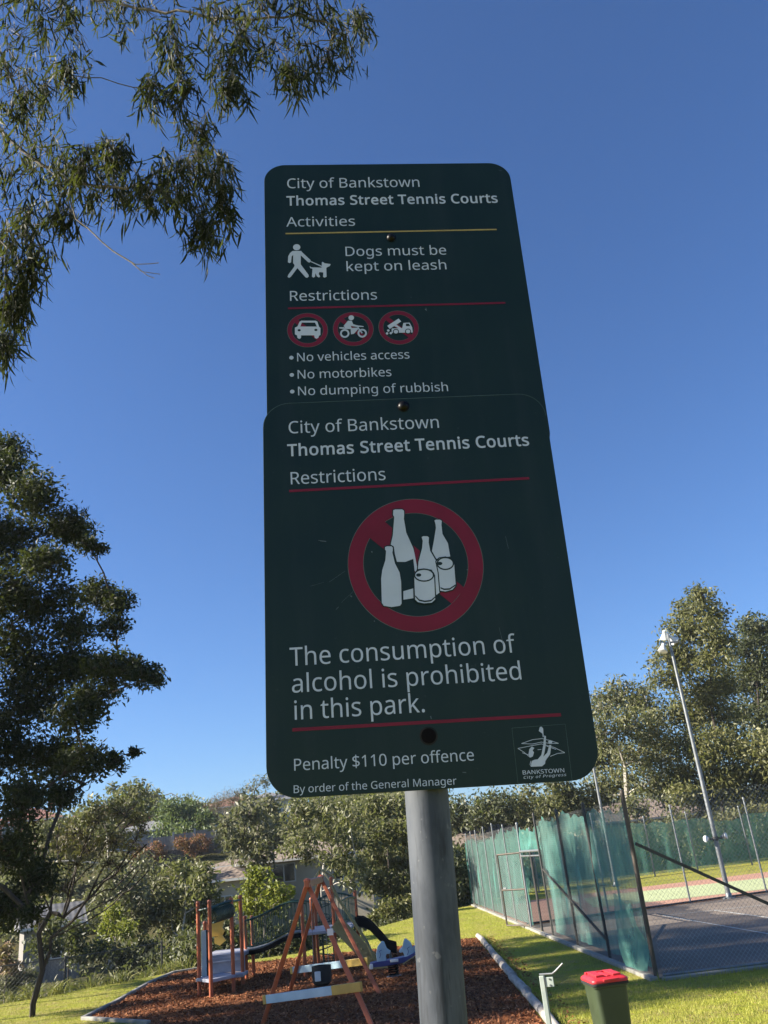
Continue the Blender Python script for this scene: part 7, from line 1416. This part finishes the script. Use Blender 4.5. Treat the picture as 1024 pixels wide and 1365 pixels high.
    for x, z in P:
        sec.append([W(x, y0, z+.16), W(x, y0+.03, z+.16), W(x, y0+.05, z), W(x, y1-.05, z), W(x, y1-.03, z+.16), W(x, y1, z+.16), W(x, y1, z-.05), W(x, y0, z-.05)])
    vs = [q for s in sec for q in s]; k = 8
    fs = [(i*k+j, i*k+(j+1) % k, (i+1)*k+(j+1) % k, (i+1)*k+j) for i in range(len(sec)-1) for j in range(k)]+[tuple(range(k)), tuple((len(sec)-1)*k+j for j in range(k))[::-1]]
    m.add(vs, fs); m.build('slide', M['black'], root, smooth=True)
    m = MB(); m.tube([W(-.98, 22.25, -.1), W(-.98, 22.25, .2)], .03, 8); m.build('slide_leg', M['galv'], root, smooth=True)
play_structure()

def rider():
    root = empty('spring_rider', (-.80, 18.9, 0)); tag(root, 'double spring rider with two pale blue seat backs on a navy hull', 'spring rider')
    m = MB(); m.tube([Vector((.09*math.cos(a), .09*math.sin(a), .04+a*.0065)) for a in np.linspace(0, 2*math.pi*5, 120)], .015, 8); m.build('spring', M['black'], root, smooth=True)
    m = MB(); m.lathe([(.15, 0), (.15, .03), (.05, .05), (.001, .05)], (0, 0, 0), 16); m.build('foot', M['galv'], root, smooth=True)
    m = MB(); m.prism([(-.46, .24), (-.3, .22), (.2, .25), (.42, .33), (.56, .42), (.5, .43), (.3, .36), (.0, .33), (-.3, .32), (-.46, .3)], lambda x, z, d: Vector((x, d, z)), -.16, .16); m.build('hull', M['navy'], root, bevel=.012)
    m = MB(); m.prism([(-.46, .205), (-.1, .2), (-.1, .222), (-.46, .238)], lambda x, z, d: Vector((x, d, z)), -.17, -.13); m.prism([(.2, .22), (.52, .38), (.54, .4), (.2, .248)], lambda x, z, d: Vector((x, d, z)), -.17, -.13); m.build('trim', M['yellow_dull'], root)
    A = [(-.3, .31), (-.31, .45), (-.27, .58), (-.18, .66), (-.14, .64), (-.10, .52), (-.02, .46), (-.05, .43), (-.1, .44), (-.13, .38), (-.12, .31)]
    for mir in (1, -1):
        pts = [(x if mir > 0 else .12-x, z) for x, z in A]
        m = MB(); m.prism(pts, lambda x, z, d: Vector((x, d, z)), -.14, -.105); b1 = m.build('seat_back', M['skyblue'], root, bevel=.008)
        m = MB(); m.prism(pts, lambda x, z, d: Vector((x, d, z)), .105, .14); m.build('seat_back', M['skyblue'], root, bevel=.008)
        m = MB(); c = sum(p[0] for p in A)/len(A); cx = c-.06 if mir > 0 else .12-c+.06
        m.tube([Vector((cx-.03, -.143, .38)), Vector((cx, -.143, .44)), Vector((cx-.02, -.143, .5)), Vector((cx+.03, -.143, .52))], .006, 6); m.build('scroll_mark', M['navy'], b1)
    m = MB(); m.prism([(.5+.085*math.cos(a), .455+.075*math.sin(a)) for a in np.linspace(0, 2*math.pi, 20, endpoint=False)], lambda x, z, d: Vector((x, d, z)), -.06, .06); m.build('tail', M['skyblue'], root, bevel=.008)
    m = MB(); m.box((.04, -.17, .31), (.16, .05, .05)); m.box((-.42, -.165, .25), (.07, .05, .09)); m.build('foot_rest', M['white'], root, bevel=.01)
rider()

def bin_():
    root = empty('wheelie_bin', (1.74, 10.05, 0), R(7)); tag(root, 'dark green wheelie bin with a red lid standing on the grass', 'bin')
    w, d, H = .36, .42, .9
    def ring(z, k, r=.05, n=4):
        out = []; ww, dd = w*k, d*k
        for cx, cy, a0 in ((ww/2-r, dd/2-r, 0), (-ww/2+r, dd/2-r, 90), (-ww/2+r, -dd/2+r, 180), (ww/2-r, -dd/2+r, 270)):
            for i in range(n+1): a = R(a0+90*i/n); out.append((cx+r*math.cos(a), cy+r*math.sin(a), z))
        return out
    def loft(m, rings):
        k = len(rings[0]); vs = [p for r in rings for p in r]
        m.add(vs, [(i*k+j, i*k+(j+1) % k, (i+1)*k+(j+1) % k, (i+1)*k+j) for i in range(len(rings)-1) for j in range(k)]+[tuple(range(k))[::-1], tuple((len(rings)-1)*k+j for j in range(k))])
    m = MB(); loft(m, [ring(.03, .74), ring(.06, .77), ring(.40, .87), ring(.73, .965), ring(.735, 1.03), ring(.765, 1.04), ring(.78, 1.04)]); m.build('body', M['bin_green'], root, smooth=True)
    m = MB(); loft(m, [ring(.776, 1.07), ring(.795, 1.075), ring(.808, 1.05), ring(.822, .93), ring(.826, .9)])
    m.box((0, -.02, .832), (.04, .3, .012))
    for x in (-.12, .12): m.box((x*.75, .0, .835), (.085, .34, .024))
    m.box((0, .15, .83), (.3, .045, .03)); m.box((0, -.225, .805), (.16, .05, .02))
    m.build('lid', M['bin_red'], root, smooth=True, bevel=.006)
    m = MB(); m.box((0, -.188, .62), (.20, .012, .10)); m.box((0, -.168, .25), (.22, .012, .012)); m.box((0, -.178, .42), (.24, .012, .012)); m.build('front_rib', M['bin_green'], root, bevel=.004)
    m = MB(); loft(m, [ring(.752, 1.075), ring(.757, 1.085), ring(.772, 1.085), ring(.774, 1.07)]); m.build('rim', M['rubber'], root, smooth=True)
    m = MB(); m.tube([(-.16, .25, .77), (.16, .25, .77)], .016, 10); m.bar((-.14, .2, .76), (-.14, .25, .77), .03, .03); m.bar((.14, .2, .76), (.14, .25, .77), .03, .03); m.build('handle', M['bin_green'], root, smooth=True)
    for x in (-.16, .16):
        m = MB(); m.lathe([(.03, -.025), (.09, -.025), (.1, -.015), (.1, .015), (.09, .025), (.03, .025)], (x, .2, .1), 20, Matrix.Rotation(R(90), 3, 'Y')); m.build('wheel', M['rubber'], root, smooth=True)
bin_()

def tap_post():
    root = empty('steel_post', (.99, 9.0, 0), R(-20)); tag(root, 'short pale steel post with a bent arm on top standing at the mulch edge', 'post')
    m = MB(); m.box((0, 0, .48), (.045, .045, 1.06)); m.build('upright', M['galv_pale'], root, bevel=.005)
    m = MB(); m.box((.065, -.005, .955), (.08, .012, .08)); m.build('bracket_plate', M['galv_pale'], root, bevel=.003)
    m = MB(); m.tube([(-.02, 0, 1.02), (.10, 0, 1.02), (.135, 0, 1.04), (.215, 0, 1.10)], .009, 8); m.build('bent_arm', M['galv'], root, smooth=True)
    for z in (.93, .98):
        m = MB(); m.lathe([(.008, 0), (.008, .006), (.001, .007)], (.07, -.012, z), 8, Matrix.Rotation(R(90), 3, 'X')); m.build('bolt', M['galv'], root)
tap_post()

def air():
    m = bpy.data.materials.new('thin_haze'); m.use_nodes = True; nt = m.node_tree
    nt.nodes.remove(nt.nodes['Principled BSDF'])
    v = nt.nodes.new('ShaderNodeVolumePrincipled'); v.inputs['Color'].default_value = (.86, .93, 1.0, 1); v.inputs['Density'].default_value = .00025; v.inputs['Anisotropy'].default_value = .2
    nt.links.new(v.outputs[0], nt.nodes['Material Output'].inputs['Volume'])
    b = MB(); b.box((0, 300, 14.5), (1830, 1230, 36)); o = b.build('haze', m); o['kind'] = 'stuff'
    o['label'] = 'thin pale air over the park and hillside'; o['category'] = 'haze'
air()

bpy.context.view_layer.update()
